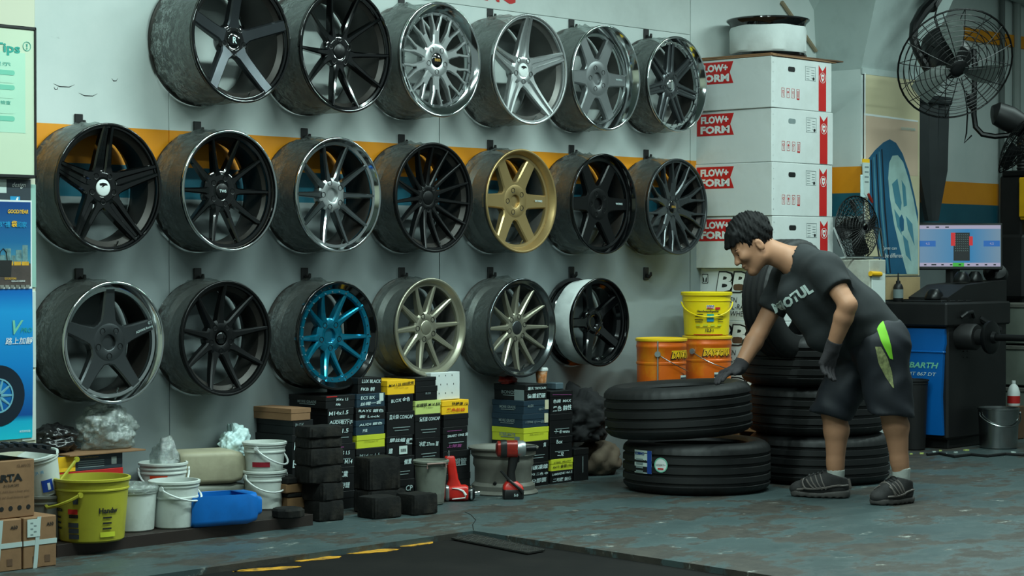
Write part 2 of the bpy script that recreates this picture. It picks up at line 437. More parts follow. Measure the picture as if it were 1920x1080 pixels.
# ------------------------------------------------------------------ implicit shapes -> one continuous skin
class SDF:
    def __init__(s, lo, hi, h):
        s.lo = np.array(lo, float); s.h = h
        s.n = np.maximum(np.ceil((np.array(hi) - s.lo) / h).astype(int) + 1, 4)
        s.f = np.full(s.n, .08, np.float32)
    def blk(s, lo, hi, m=.06):
        a = np.clip(np.floor((np.array(lo) - m - s.lo) / s.h).astype(int), 0, s.n)
        b = np.clip(np.ceil((np.array(hi) + m - s.lo) / s.h).astype(int) + 1, 0, s.n)
        sl = tuple(slice(i, j) for i, j in zip(a, b))
        ax = [s.lo[i] + s.h * np.arange(a[i], b[i]) for i in range(3)]
        g = np.stack(np.meshgrid(*ax, indexing='ij'), -1) if all(b > a) else np.zeros((0, 0, 0, 3))
        return sl, g
    def join(s, sl, d, k):
        f = s.f[sl]
        if k > 0:
            t = np.clip(.5 + .5 * (f - d) / k, 0, 1)
            s.f[sl] = f * (1 - t) + d * t - k * t * (1 - t)
        else: s.f[sl] = np.minimum(f, d)
    def cut(s, sl, d, k=0.0):
        f = s.f[sl]
        if k > 0:
            t = np.clip(.5 - .5 * (f + d) / k, 0, 1)
            s.f[sl] = f * (1 - t) - d * t + k * t * (1 - t)
        else: s.f[sl] = np.maximum(f, -d)
    def cap_d(s, g, a, b, ra, rb):
        a = np.array(a, float); b = np.array(b, float); ab = b - a
        t = np.clip(((g - a) @ ab) / max(ab @ ab, 1e-9), 0, 1)
        return np.linalg.norm(g - a - t[..., None] * ab, axis=-1) - (ra + (rb - ra) * t)
    def cap(s, a, b, ra, rb=None, k=.02, clip=None):
        rb = ra if rb is None else rb
        a = np.array(a, float); b = np.array(b, float); m = max(ra, rb)
        sl, g = s.blk(np.minimum(a, b) - m, np.maximum(a, b) + m)
        if g.size == 0: return
        d = s.cap_d(g, a, b, ra, rb)
        if clip is not None: d = np.maximum(d, (g - np.array(clip[0])) @ np.array(clip[1]))
        s.join(sl, d, k)
    def ell(s, c, rad, F=None, k=.02, sub=False):
        c = np.array(c, float); rad = np.array(rad, float); m = rad.max()
        sl, g = s.blk(c - m, c + m)
        if g.size == 0: return
        q = g - c
        if F is not None: q = q @ np.array(F).T
        k0 = np.linalg.norm(q / rad, axis=-1); k1 = np.linalg.norm(q / rad ** 2, axis=-1)
        d = k0 * (k0 - 1) / np.maximum(k1, 1e-6)
        (s.cut if sub else s.join)(sl, d, k)
    def half(s, p, nrm):
        """keep only the side opposite to nrm"""
        sl, g = s.blk(s.lo, s.lo + s.h * s.n, 0)
        s.f[sl] = np.maximum(s.f[sl], (g - np.array(p)) @ np.array(nrm))
    def mesh(s, name, origin=(0, 0, 0), smooth=2):
        f = s.f; S = f < 0; nx, ny, nz = f.shape
        c = [(i, j, k) for i in (0, 1) for j in (0, 1) for k in (0, 1)]
        cnt = sum(S[i:nx - 1 + i, j:ny - 1 + j, k:nz - 1 + k].astype(np.int8) for i, j, k in c)
        act = (cnt > 0) & (cnt < 8)
        ii = np.argwhere(act); idx = -np.ones(act.shape, int); idx[act] = np.arange(len(ii))
        pos = np.zeros((len(ii), 3)); num = np.zeros(len(ii))
        for a in c:
            for ax in range(3):
                if a[ax] == 1: continue
                b = list(a); b[ax] = 1
                fa = f[tuple((ii + a).T)]; fb = f[tuple((ii + b).T)]
                m = (fa < 0) != (fb < 0)
                t = fa[m] / (fa[m] - fb[m])
                pos[m] += np.array(a) + t[:, None] * (np.array(b) - np.array(a)); num[m] += 1
        v = s.lo + s.h * (ii + pos / num[:, None])
        quads = []
        for ax in range(3):
            u, w = (ax + 1) % 3, (ax + 2) % 3
            sl0 = [slice(None)] * 3; sl1 = [slice(None)] * 3
            sl0[ax] = slice(0, -1); sl1[ax] = slice(1, None)
            ch = S[tuple(sl0)] != S[tuple(sl1)]
            e = np.argwhere(ch)
            e = e[(e[:, u] > 0) & (e[:, w] > 0) & (e[:, u] < f.shape[u] - 1) & (e[:, w] < f.shape[w] - 1)]
            flip = S[tuple(e.T)]
            q = []
            for du, dw in ((-1, -1), (0, -1), (0, 0), (-1, 0)):
                p = e.copy(); p[:, u] += du; p[:, w] += dw; q.append(idx[tuple(p.T)])
            q = np.stack(q, 1); q[~flip] = q[~flip][:, ::-1]
            quads.append(q)
        q = np.concatenate(quads)
        ed = np.concatenate([q[:, [0, 1]], q[:, [1, 2]], q[:, [2, 3]], q[:, [3, 0]]])
        for _ in range(smooth):
            acc = np.zeros_like(v); cn = np.zeros(len(v))
            for a, b in ((0, 1), (1, 0)):
                np.add.at(acc, ed[:, a], v[ed[:, b]]); np.add.at(cn, ed[:, a], 1)
            v = v * .5 + acc / np.maximum(cn, 1)[:, None] * .5
        me = bpy.data.meshes.new(name)
        me.from_pydata((v - np.array(origin)).tolist(), [], q.tolist())
        me.shade_smooth()
        return me

# ------------------------------------------------------------------ the setting
def wall_paint(name, bands=True):
    """painted wall: white above, orange and teal bands, grey below; scuffs in the white"""
    k = NT(name)
    g = k.n('ShaderNodeNewGeometry'); sp = k.n('ShaderNodeSeparateXYZ'); k.l(g.outputs['Position'], sp.inputs[0])
    z = sp.outputs['Z']
    def above(h):
        m = k.n('ShaderNodeMath', operation='GREATER_THAN'); m.inputs[1].default_value = h; k.l(z, m.inputs[0]); return m.outputs[0]
    nz = k.noise(2.2, 6, .6, g.outputs['Position'])
    white = k.ramp(nz, [(.3, lin((196, 208, 205))), (.7, lin((214, 222, 219)))])
    grey = k.ramp(nz, [(.3, lin((128, 138, 139))), (.7, lin((142, 152, 152)))])
    teal = k.ramp(nz, [(.3, lin((14, 84, 104))), (.7, lin((22, 98, 116)))])
    orange = k.ramp(nz, [(.3, lin((222, 138, 12))), (.7, lin((240, 156, 20)))])
    c = k.mix(above(1.325), grey, teal)
    c = k.mix(above(1.457), c, orange)
    c = k.mix(above(1.608), c, white)
    mp = k.n('ShaderNodeMapping'); mp.inputs['Scale'].default_value = (3, 3, 11); k.l(g.outputs['Position'], mp.inputs[0])
    sc = k.noise(1.7, 8, .72, mp.outputs[0])
    sm = k.ramp(sc, [(.655, (0, 0, 0, 1)), (.74, (.5, .5, .5, 1))])
    c = k.mix(sm, c, lin((74, 82, 82)))
    k.l(c, k.b.inputs['Base Color']); k.b.inputs['Roughness'].default_value = .55
    k.bump(k.noise(30, 3, .5, g.outputs['Position']), .05, .01)
    return k.m
MT['wall'] = wall_paint('banded_wall_paint')

def floor_mat():
    k = NT('worn_painted_floor')
    g = k.n('ShaderNodeNewGeometry'); P = g.outputs['Position']
    base = k.ramp(k.noise(1.3, 5, .6, P), [(.3, lin((54, 66, 67))), (.7, lin((70, 86, 87)))])
    mp = k.n('ShaderNodeMapping'); mp.inputs['Rotation'].default_value = (0, 0, -YAW); mp.inputs['Scale'].default_value = (1, 1.6, 1); k.l(P, mp.inputs[0])
    w1 = k.noise(1.9, 10, .72, mp.outputs[0])
    worn = k.ramp(w1, [(.495, (0, 0, 0, 1)), (.53, (1, 1, 1, 1))])
    brown = k.ramp(k.noise(9, 5, .7, P), [(.3, lin((40, 38, 34))), (.7, lin((66, 62, 55)))])
    c = k.mix(worn, base, brown)
    w2 = k.noise(5.5, 10, .74, mp.outputs[0])
    scuff = k.ramp(w2, [(.61, (0, 0, 0, 1)), (.68, (.8, .8, .8, 1))])
    c = k.mix(scuff, c, lin((165, 168, 160)))
    w3 = k.noise(7.5, 9, .7, P)
    dark = k.ramp(w3, [(.30, (.7, .7, .7, 1)), (.37, (0, 0, 0, 1))])
    c = k.mix(dark, c, lin((34, 36, 36)))
    k.l(c, k.b.inputs['Base Color'])
    k.l(k.ramp(w1, [(.45, (.42, .42, .42, 1)), (.6, (.75, .75, .75, 1))]), k.b.inputs['Roughness'])
    k.bump(k.noise(40, 6, .7, P), .25, .006)
    return k.m
MT['floor'] = floor_mat()
MT['pit'] = M('black_oily_plate', (15, 14, 13), .8, 0, .25, 3, spec=.15, dirt=(26, 23, 21), ds=3, damt=.5, bump=.2, bs=20)
MT['ceil'] = M('ceiling_paint', (150, 162, 160), .8, 0, .06, 2)
MT['column'] = M('column_paint', (176, 190, 187), .65, 0, .05, 2.2, dirt=(120, 132, 130), ds=2.5, damt=.35, bump=.15, bs=9)

PX, PY = 1.057, -1.156       # corner of the sunken plate
fl = MB()
fl.prism([(-3.2, PY), (-3.2, .7), (11.0, .7), (11.0, -7.5), (.45, -7.5), (PX, PY)], -.25, 'Z', 0.0)
FLOOR = struct(fl.build('floor', MT['floor'], smooth=0))
FLOOR['label'] = 'worn teal painted concrete floor with brown patches'
pl = MB(); pl.prism([(-3.2, PY + .004), (PX + .0, PY + .004), (.45, -7.5), (-6.5, -7.5), (-6.5, PY)], -.2, 'Z', -.022)
plate = struct(pl.build('floor_plate', MT['pit'], smooth=0)); plate['label'] = 'black oily sunken floor plate'
# worn yellow hazard marks on the plate
MT['hazard'] = M('worn_yellow_paint', (196, 140, 24), .7, 0, .15, 10, dirt=(40, 38, 34), ds=22, damt=1.0)
for n_, (x0, x1, yy) in enumerate(((285, 372, 1066), (440, 560, 1068), (540, 640, 1049), (645, 748, 1035), (750, 812, 1021))):
    a = at_z(x0, yy + 4, -.022); b = at_z(x1, yy - 5, -.022); d = b - a
    rnd = random.Random(n_)
    pts = []
    for t in np.linspace(0, 1, 7): pts.append((a[0] + d[0] * t + rnd.uniform(-.01, .01), a[1] + d[1] * t - .035 * math.sin(PI * t) ** .5 + rnd.uniform(-.008, .008)))
    for t in np.linspace(1, 0, 7): pts.append((a[0] + d[0] * t + rnd.uniform(-.01, .01), a[1] + d[1] * t + .035 * math.sin(PI * t) ** .5 + rnd.uniform(-.008, .008)))
    mk = MB().prism(pts, .0015, 'Z', -.0215).build('paint_mark', MT['hazard'], plate, smooth=0)
# checker plate cover lying in the corner of the sunken floor
cp = thing('checker_plate', 'dark steel checker plate strip lying in the corner of the sunken floor', 'plate', (PX - .13, PY - .07, -.018))
poly = [tuple((at_z(px, py, -.014) - np.array((PX - .13, PY - .07, 0)))[:2]) for px, py in ((846, 1009), (888, 1001), (1022, 1031), (990, 1037))]
MT['checker'] = M('worn_checker_steel', (58, 58, 56), .5, .5, .2, 10)
MB().prism(poly, .006, 'Z', 0).build('plate', MT['checker'], cp, smooth=0)
st = MB()
A_, B_, C_, D_ = [Vector((*p, 0)) for p in poly]
for i in range(24):
    for j in range(5):
        u, v = (i + .5) / 24, (j + .5) / 5
        q = A_.lerp(B_, v).lerp(D_.lerp(C_, v), u)
        st.box((q.x, q.y, .0068), (.016, .006, .0022), 0, R(45 if (i + j) % 2 else -45))
so = st.build('stud', MT['checker'], cp, smooth=0); so['kind'] = 'stuff'
# crack in the floor paint
ck = MB().tube([at_z(px, py, .0006) for px, py in ((888, 994), (886, 984), (892, 975), (884, 966), (872, 960))], .0018, 4)
cko = struct(ck.build('floor_crack', MT['black_plastic'], FLOOR, smooth=0))

# wall of panels with the wheels
WALL = bpy.data.objects.new('wall_back', None); COL.objects.link(WALL); struct(WALL)
WALL['label'] = 'white panel wall with orange and teal bands above grey'
for x0, x1 in ((-.7, .448), (.452, 2.026), (2.030, 3.930)):
    MB().box(((x0 + x1) / 2, .012, 1.14), (x1 - x0, .024, 2.28), .0015).build('wall_panel', MT['wall'], WALL, smooth=0)
for x0, x1 in ((-.7, 1.6), (1.604, 3.930)):
    MB().box(((x0 + x1) / 2, .012, 2.7985), (x1 - x0, .024, 1.033), .0015).build('sign_panel', MT['paint_white'], WALL, smooth=0)
MB().box((2.2, .07, 1.65), (6.0, .09, 3.3)).build('backing', MT['black_plastic'], WALL, smooth=0)
MB().box((4.575, .012, 1.65), (1.28, .024, 3.3)).build('wall_panel', MT['wall'], WALL, smooth=0)
lx, lz = xz(938, -16, -.002)
text(WALL, 'NG', (lx, -.0005, lz + .004), .115, MT['red_ink'], bold=.03, name='red_sign_lettering')
for px, py, ln in ((120, 163, .10), (165, 180, .09), (105, 168, .02), (215, 152, .03)):
    p = at_y(px, py, 0)
    MB().tube([(p[0] - ln / 2, -.0005, p[2] + .01), (p[0] - ln / 5, -.0005, p[2]), (p[0] + ln / 4, -.0005, p[2] + .001), (p[0] + ln / 2, -.0005, p[2] + .012)],
              [.0004, .002, .0015, .0004], 4).build('scuff_mark', MT['black_ink'], WALL)

# recessed wall beyond the column
MB2 = MB().box((7.6, .55, 1.65), (4.2, .1, 3.3))
WR = struct(MB2.build('wall_recess', MT['wall'], smooth=0)); WR['label'] = 'recessed white wall with orange and teal bands behind the machines'
MB().box((7.4, .49, 2.62), (3.4, .02, .085)).build('painted_band', M('orange_band', (226, 146, 18), .6), WR, smooth=0)
we = struct(MB().box((9.75, -3.2, 1.65), (.1, 7.6, 3.3)).build('wall_end', MT['paint_white'], smooth=0)); we['label'] = 'pale end wall of the workshop'
we2 = struct(MB().box((-3.25, -1.7, 1.65), (.1, 3.6, 3.3)).build('wall_left', MT['cream'], smooth=0)); we2['label'] = 'cream side wall'

# column with flared head
cx0, cx1, cy0, cy1 = 5.12, 5.74, -.30, .5
CO = bpy.data.objects.new('column', None); COL.objects.link(CO); struct(CO); CO['label'] = 'square concrete column with flared head and painted bands'
MB().box(((cx0 + cx1) / 2, (cy0 + cy1) / 2, 1.08), (cx1 - cx0, cy1 - cy0, 2.16)).build('shaft', MT['wall'], CO, smooth=0)
tl = at_y(1463, 0, 0); tc = at_y(1642, 0, -.42)
zt = 3.3; f_ = (zt - 2.16) / (tl[2] - 2.16)
lx2 = cx0 + (tl[0] - cx0) * f_
fc = (zt - 2.16) / (tc[2] - 2.16)
kx, ky = cx0 + (tc[0] - cx0) * fc, cy0 + (tc[1] - cy0) * fc
rings = [[(cx0, .3, 2.16), (cx0, cy0, 2.16), (cx1, cy0, 2.16), (cx1, .3, 2.16)],
         [(lx2, .3, zt), (kx, ky, zt), (cx1 + .35, ky, zt), (cx1 + .35, .3, zt)]]
MB().loft(rings).build('flared_head', MT['column'], CO, smooth=0)
MB().box(((cx0 + cx1) / 2, cy0 - .004, 2.15), (cx1 - cx0, .012, .035)).build('ledge', MT['column'], CO, smooth=0)
st_ = MB().tube([at_y(1466, 4, -.012), at_y(1530, 96, -.012)], .012, 6).build('wooden_batten', MT['tan']); tag(st_, 'thin tan wooden batten running down the wall behind the carton stack', 'batten')

# pillar on the left with boards
pxr = at_y(67, 300, -.30)[0]
PIL = struct(MB().box((pxr - .6, -.16, 1.65), (1.2, .28, 3.3), .004).build('pillar', MT['cream'], smooth=0)); PIL['label'] = 'cream pillar carrying the boards and posters'

cl = MB().box((3.2, -1.5, 3.36), (13.2, 4.6, .1))
CE = struct(cl.build('ceiling', MT['ceil'], smooth=0)); CE['label'] = 'grey white workshop ceiling'
MT['tube'] = NT('fluorescent_tube').m
_b = MT['tube'].node_tree.nodes['Principled BSDF']; _b.inputs['Base Color'].default_value = (.8, .85, .85, 1)
for k_, (lx, ly, lz) in enumerate(LAMPS):
    t = thing('ceiling_light', 'white fluorescent ceiling fixture hanging over the workshop', 'light', (lx, ly, lz), group='fluorescent fixtures')
    MB().box((0, 0, .05), (1.26, .12, .05), .01).build('housing', MT['paint_white'], t)
    for q in (-.45, .45): MB().tube([(q, 0, .07), (q, 0, .295)], .006, 6).build('hanger', MT['conduit'], t)
# ------------------------------------------------------------------ wheels on the wall
def bar(mb, ang, st, ch=.25):
    """one spoke arm: stations (r, s, y, w, d): radius, sideways offset, front depth, width, thickness"""
    ca, sa = math.cos(ang), math.sin(ang)
    rings = []
    for r, s_, y, w, d in st:
        c = min(w * ch, .006)
        sec = ((-w / 2, y + d), (-w / 2, y + c), (-w / 2 + c, y), (w / 2 - c, y), (w / 2, y + c), (w / 2, y + d))
        rings.append([(r * ca - (s_ + u) * sa, v, r * sa + (s_ + u) * ca) for u, v in sec])
    mb.loft(rings)

def stations(r0, r1, yh, ys, w0, w1, d0, d1, s0=0.0, s1=0.0, p=1.6, n=7, flare=0.0, waist=0.0):
    out = []
    for i in range(n):
        t = i / (n - 1)
        w = w0 + (w1 - w0) * t - waist * math.sin(PI * t) + flare * max(0, (t - .8) / .2) ** 2
        w += .5 * w0 * max(0, (.2 - t) / .2) ** 2
        out.append((r0 + (r1 - r0) * t, s0 + (s1 - s0) * t, yh + (ys - yh) * t ** p, w, d0 + (d1 - d0) * t))
    return out

def make_film(t, Rr, W, seed, y0=.02):
    rnd = random.Random(seed); NA, NY = 80, 9
    vs = []
    for i in range(NA):
        a = 2 * PI * i / NA
        for j in range(NY):
            v = j / (NY - 1); y = y0 + (W - .004 - y0) * v
            q = Vector((math.cos(a) * 3.2 + seed, v * 3.0, math.sin(a) * 3.2))
            amp = .003 + .010 * v ** 1.5
            r = Rr - .004 + amp * mnoise.noise(q * 2.2) + amp * .8 * mnoise.noise(q * 6.0)
            if .6 < v < .95: r += max(0, math.sin(a)) ** 6 * .016 * abs(mnoise.noise(q * 7 + Vector((9, 0, 0)))) * 2
            vs.append((r * math.cos(a), y, r * math.sin(a)))
    fs = [(i * NY + j, ((i + 1) % NA) * NY + j, ((i + 1) % NA) * NY + j + 1, i * NY + j + 1) for i in range(NA) for j in range(NY - 1)]
    return MB().add(vs, fs).build('plastic_wrap', MT['film'], t, smooth=80)

WROWS = {1: 2.249, 2: 1.620, 3: 1.009}
def wheel(row, i, y, z, D, label, kind, n, a0, yh, ys, lip, ldep, w0, w1, sm, lm, bm='barrel', em=None, d=.03, rh=.075, cap=None, capr=.034, wrap=True, **kw):
    x = .592 * i
    Rr = D / 2; W = -y - .014
    t = thing('alloy_wheel', label, 'wheel', (x, y, z), group='wheels hung on the wall')
    Ri = Rr - lip
    # barrel: outside and inside of the rim drum
    prof = [(Rr - .001, .008), (Rr - .016, .014), (Rr - .018, .034), (Rr - .036, .055), (Rr - .036, W - .06), (Rr - .018, W - .04), (Rr - .016, W - .014), (Rr, W - .010), (Rr, W),
            (Rr - .010, W), (Rr - .022, W - .03), (Rr - .042, W - .062), (Rr - .042, ldep + .03), (Ri - .006, ldep + .012)]
    MB().lathe(prof, 72, 'Y').build('barrel', MT[bm], t)
    # front flange and lip
    MB().lathe([(Rr - .001, .009), (Rr, .005), (Rr - .002, .0008), (Rr - .006, 0), (Rr - .011, .002)], 72, 'Y').build('rim_edge', MT[em or lm], t, smooth=60)
    MB().lathe([(Rr - .011, .002), (Rr - .013, .006), (Ri + .005, ldep * .55 + .004), (Ri + .002, ldep), (Ri - .010, ldep + .002), (Ri - .012, ldep + .012), (Ri - .006, ldep + .03)], 72, 'Y').build('lip', MT[lm], t, smooth=40)
    r1 = Ri - .004 if not kw.get('over') else Rr - .010
    r0 = kw.get('r0', rh * .7)
    ysr = ys
    for k in range(n):
        a = R(a0) + 2 * PI * k / n
        if kind == 'bar':
            mb = MB(); bar(mb, a, stations(r0, r1, yh, ysr, w0, w1, d * 1.2, d * .8, p=kw.get('p', 1.6), waist=kw.get('waist', 0), flare=kw.get('flare', 0), s1=kw.get('s1', 0)))
            mb.build('spoke', MT[sm], t)
        elif kind == 'pair':
            for sg in (-1, 1):
                da = R(kw['da']); mb = MB()
                aa = a + sg * da * .35
                bar(mb, aa, stations(r0, r1 * math.cos(da * .65), yh, ysr, w0, w1, d * 1.2, d * .9, s0=0, s1=sg * r1 * math.sin(da * .65), p=kw.get('p', 1.5)))
                mb.build('spoke', MT[sm], t)
        elif kind == 'y':
            mb = MB(); da = R(kw['da']); rs = r0 + (r1 - r0) * kw.get('split', .38)
            ym = yh + (ysr - yh) * kw.get('split', .38)
            bar(mb, a, [(r0, 0, yh, w0 * 1.3, d), (r0 + (rs - r0) * .5, 0, (yh + ym) / 2, w0 * .95, d), (rs, 0, ym, w0, d), (rs + .012, 0, ym, w0 * .9, d)])
            for sg in (-1, 1):
                bar(mb, a, [(rs - .01, sg * w0 * .22, ym + .001, w0 * .55, d), (rs + .3 * (r1 - rs), sg * r1 * math.sin(da) * .42, ym + (ysr - ym) * .3, w1 * 1.15, d * .95),
                            (rs + .7 * (r1 - rs), sg * r1 * math.sin(da) * .8, ym + (ysr - ym) * .7, w1, d * .85), (r1 * math.cos(da), sg * r1 * math.sin(da), ysr, w1, d * .7)])
            mb.build('spoke', MT[sm], t)
        elif kind == 'twin':
            mb = MB()
            for sg in (-1, 1):
                bar(mb, a, stations(r0, r1, yh, ysr, w0 * .40, w1 * .36, d, d * .8, s0=sg * w0 * .33, s1=sg * w1 * .32, p=kw.get('p', 1.5)))
            bar(mb, a, [(r, s_, y_ + .010, w, d_ * .6) for r, s_, y_, w, d_ in stations(r0, r1, yh, ysr, w0 * .5, w1 * .5, d, d * .8, p=kw.get('p', 1.5))])
            mb.build('spoke', MT[sm], t)
    # hub pad
    hm = kw.get('hub', sm)
    MB().lathe([(.001, yh + .012), (.030, yh + .012), (.031, yh + .001), (.034, yh - .001), (rh * .86, yh - .0005), (rh, yh + .006), (rh * .98, yh + .028), (rh * .8, yh + .06), (.05, yh + .065), (.001, yh + .065)], 40, 'Y').build('hub', MT[hm], t, smooth=40)
    if cap:
        MB().lathe([(.001, yh - .0045), (capr * .86, yh - .004), (capr * .96, yh - .002), (capr, yh + .001), (capr, yh + .006)], 28, 'Y').build('center_cap', MT[cap], t, smooth=50)
    for k in range(kw.get('bolts', 5)):
        a = R(a0 + kw.get('boff', 36)) + 2 * PI * k / kw.get('bolts', 5); pr = kw.get('pcd', .054)
        MB().lathe([(.001, yh + .0015), (.0085, yh + .0015), (.010, yh - .0015), (.0125, yh - .0022)], 12, 'Y', off=(pr * math.cos(a), 0, pr * math.sin(a))).build('bolt_hole', MT['black_satin'], t)
    for k in range(kw.get('rivets', 0)):
        a = 2 * PI * k / kw['rivets']; rr = kw.get('rr', Ri - .006); yy = kw.get('ry', ldep)
        MB().lathe([(.001, yy - .004), (.003, yy - .004), (.0042, yy + .001)], 8, 'Y', off=(rr * math.cos(a), 0, rr * math.sin(a))).build('rim_bolt', MT['chrome'], t)
    a = R(-78); vr = Ri - .012
    MB().tube([(vr * math.cos(a), ldep + .02, vr * math.sin(a)), ((vr - .016) * math.cos(a), ldep + .004, (vr - .016) * math.sin(a))], .0035, 7).build('valve_stem', MT['chrome'], t)
    if wrap: make_film(t, Rr, W, row * 10 + i)
    return t, x, W, Rr

def hook(x, z):
    p = thing('wall_hook', HOOKLAB.pop(0), 'hook', (x, 0, z), group='black wheel hooks')
    MB().box((0, -.005, -.006), (.038, .009, .066), .002).build('plate', MT['black_plastic'], p)
    MB().tube([(.004, -.006, -.014), (.006, -.022, -.022), (.008, -.030, -.012), (.008, -.032, .002)], [.011, .010, .009, .006], 6).build('hook_arm', MT['black_plastic'], p)
    return p

W_ = {}
W_[1, 1] = wheel(1, 1, -.30, 1.972, .520, 'gloss black wheel with five flat wide straight brushed spokes', 'bar', 5, 18, .055, .006, .012, .008, .052, .050, 'brushed', 'black_gloss', hub='black_gloss', cap='black_gloss', r0=.045, p=1.3)
W_[1, 2] = wheel(1, 2, -.284, 1.972, .535, 'dark gloss wheel with ten slim paired spokes beside the flat-spoked black wheel', 'pair', 5, 54, .05, .006, .014, .010, .030, .014, 'black_gloss', 'black_gloss', da=17, cap='black_satin')
W_[1, 3] = wheel(1, 3, -.264, 1.976, .519, 'silver mesh wheel with ten Y spokes, riveted ring and deep polished lip', 'y', 10, 90, .030, .028, .048, .028, .040, .013, 'silver', 'chrome', bm='barrel_light', da=9.2, split=.42, rivets=30, cap='black_gloss', d=.026, rh=.085, rr=.519/2-.053)
W_[1, 4] = wheel(1, 4, -.271, 1.972, .523, 'silver wheel with five long double-ridged spokes and white centre cap', 'twin', 5, 90, .050, .004, .010, .008, .080, .046, 'silver', 'silver', bm='barrel_light', cap='white_print')
W_[1, 5] = wheel(1, 5, -.240, 1.973, .521, 'matte grey six spoke wheel with deep bare polished lip', 'bar', 6, 0, .064, .066, .040, .068, .078, .060, 'grey_metal', 'chrome', bm='barrel_light', rh=.098, waist=.004, bolts=5, p=1.0)
W_[1, 6] = wheel(1, 6, -.218, 1.980, .495, 'smoky dark seven spoke wheel with chromed lip, next to the white cartons', 'twin', 7, 90, .050, .040, .032, .040, .056, .046, 'gunmetal', 'chrome', rivets=28, cap='chrome', capr=.03)
W_[2, 0] = wheel(2, 0, -.213, 1.355, .504, 'gloss black wheel with five double-ridged spokes and white centre cap', 'twin', 5, 90, .048, .004, .010, .008, .086, .052, 'black_gloss', 'black_gloss', cap='white_print')
W_[2, 1] = wheel(2, 1, -.227, 1.357, .501, 'gloss black ten spoke wheel with thin polished outer ring', 'bar', 10, 108, .060, .028, .020, .024, .030, .015, 'black_gloss', 'black_gloss', em='chrome', cap='black_satin', rh=.088, p=1.2)
W_[2, 2] = wheel(2, 2, -.234, 1.354, .498, 'hyper silver ten spoke wheel with chrome lip and open machined hub', 'bar', 10, 0, .045, .020, .024, .020, .030, .017, 'hyper', 'chrome', hub='silver', p=1.5)
W_[2, 3] = wheel(2, 3, -.223, 1.356, .499, 'matte black wheel with fifteen fine turbine spokes', 'bar', 15, 90, .045, .006, .012, .008, .022, .010, 'black_satin', 'black_satin', cap='dark_metal', rh=.066)
W_[2, 4] = wheel(2, 4, -.215, 1.353, .495, 'gold six spoke wheel with stepped gold lip', 'bar', 6, 0, .046, .036, .030, .034, .078, .062, 'gold', 'gold', bm='barrel_light', rh=.090, waist=.003)
W_[2, 5] = wheel(2, 5, -.227, 1.351, .498, 'black six spoke wheel beside the gold wheel', 'bar', 6, 0, .046, .040, .026, .036, .078, .062, 'black_satin', 'black_gloss', rh=.090, waist=.003)
W_[2, 6] = wheel(2, 6, -.219, 1.349, .498, 'gunmetal mesh wheel with ten flush Y spokes next to the white cartons', 'y', 10, 90, .036, .005, .012, .008, .040, .013, 'gunmetal', 'gunmetal', da=9, split=.45, cap='black_gloss', rh=.072)
W_[3, 0] = wheel(3, 0, -.243, .752, .479, 'gunmetal five spoke wheel with lettered spoke and polished lip', 'bar', 5, 90, .040, .030, .028, .030, .080, .050, 'gunmetal', 'chrome', rh=.085, waist=.006)
W_[3, 1] = wheel(3, 1, -.201, .751, .477, 'satin black nine spoke wheel with flush spokes', 'bar', 9, 90, .042, .006, .012, .008, .034, .016, 'dark_metal', 'black_satin', rh=.076, cap='black_gloss', capr=.026)
W_[3, 2] = wheel(3, 2, -.228, .747, .472, 'bright candy blue wheel with ten slim spokes, bolts and black lip', 'pair', 5, 54, .055, .008, .036, .022, .032, .013, 'blue_paint', 'black_gloss', da=16, over=True, rivets=30, rr=.472/2-.046, ry=.022, bolts=5, boff=0)
W_[3, 3] = wheel(3, 3, -.200, .767, .452, 'champagne ten spoke wheel with thick stepped lip of the same colour', 'bar', 10, 4, .036, .020, .026, .020, .030, .017, 'champagne', 'champagne', bm='barrel_light', cap='champagne', rh=.070)
W_[3, 4] = wheel(3, 4, -.220, .752, .471, 'champagne twelve spoke wheel with dark chrome lip', 'bar', 12, 0, .040, .022, .028, .022, .028, .013, 'champagne', 'hyper', bm='barrel_light', cap='gunmetal', rh=.070, bolts=6, boff=15)
W_[3, 5] = wheel(3, 5, -.202, .765, .441, 'gloss black five spoke wheel with its barrel wrapped in white foam', 'bar', 5, 180, .046, .026, .018, .020, .050, .046, 'black_gloss', 'black_gloss', bm='black_gloss', rh=.070, wrap=False)
# blue step ring of the blue wheel, foam wrap of the last one
t, x, W, Rr = W_[3, 2]
MB().lathe([(Rr - .034, .020), (Rr - .052, .022), (Rr - .056, .034), (Rr - .036, .034)], 72, 'Y', close=True).build('bolt_ring', MT['blue_paint'], t)
t, x, W, Rr = W_[3, 5]
MB().lathe([(Rr - .014, .030), (Rr - .010, .036), (Rr - .008, .09), (Rr - .012, W - .055), (Rr - .016, W - .05)], 64, 'Y', wob=lambda a, j: .0015 * math.sin(7 * a + j * 2)).build('foam_wrap', MT['white_wrap'], t)
for key, yh_ in (((1, 4), .050), ((2, 0), .048)):
    MB().prism([(-.020, .016), (-.004, .020), (.012, .018), (.020, .010), (.008, .010), (-.002, .004), (-.012, .002), (-.004, .009), (-.016, .008)], -.0008, 'Y', yh_ - .0047).build('cap_mark', MT['black_satin'], W_[key][0], smooth=0)
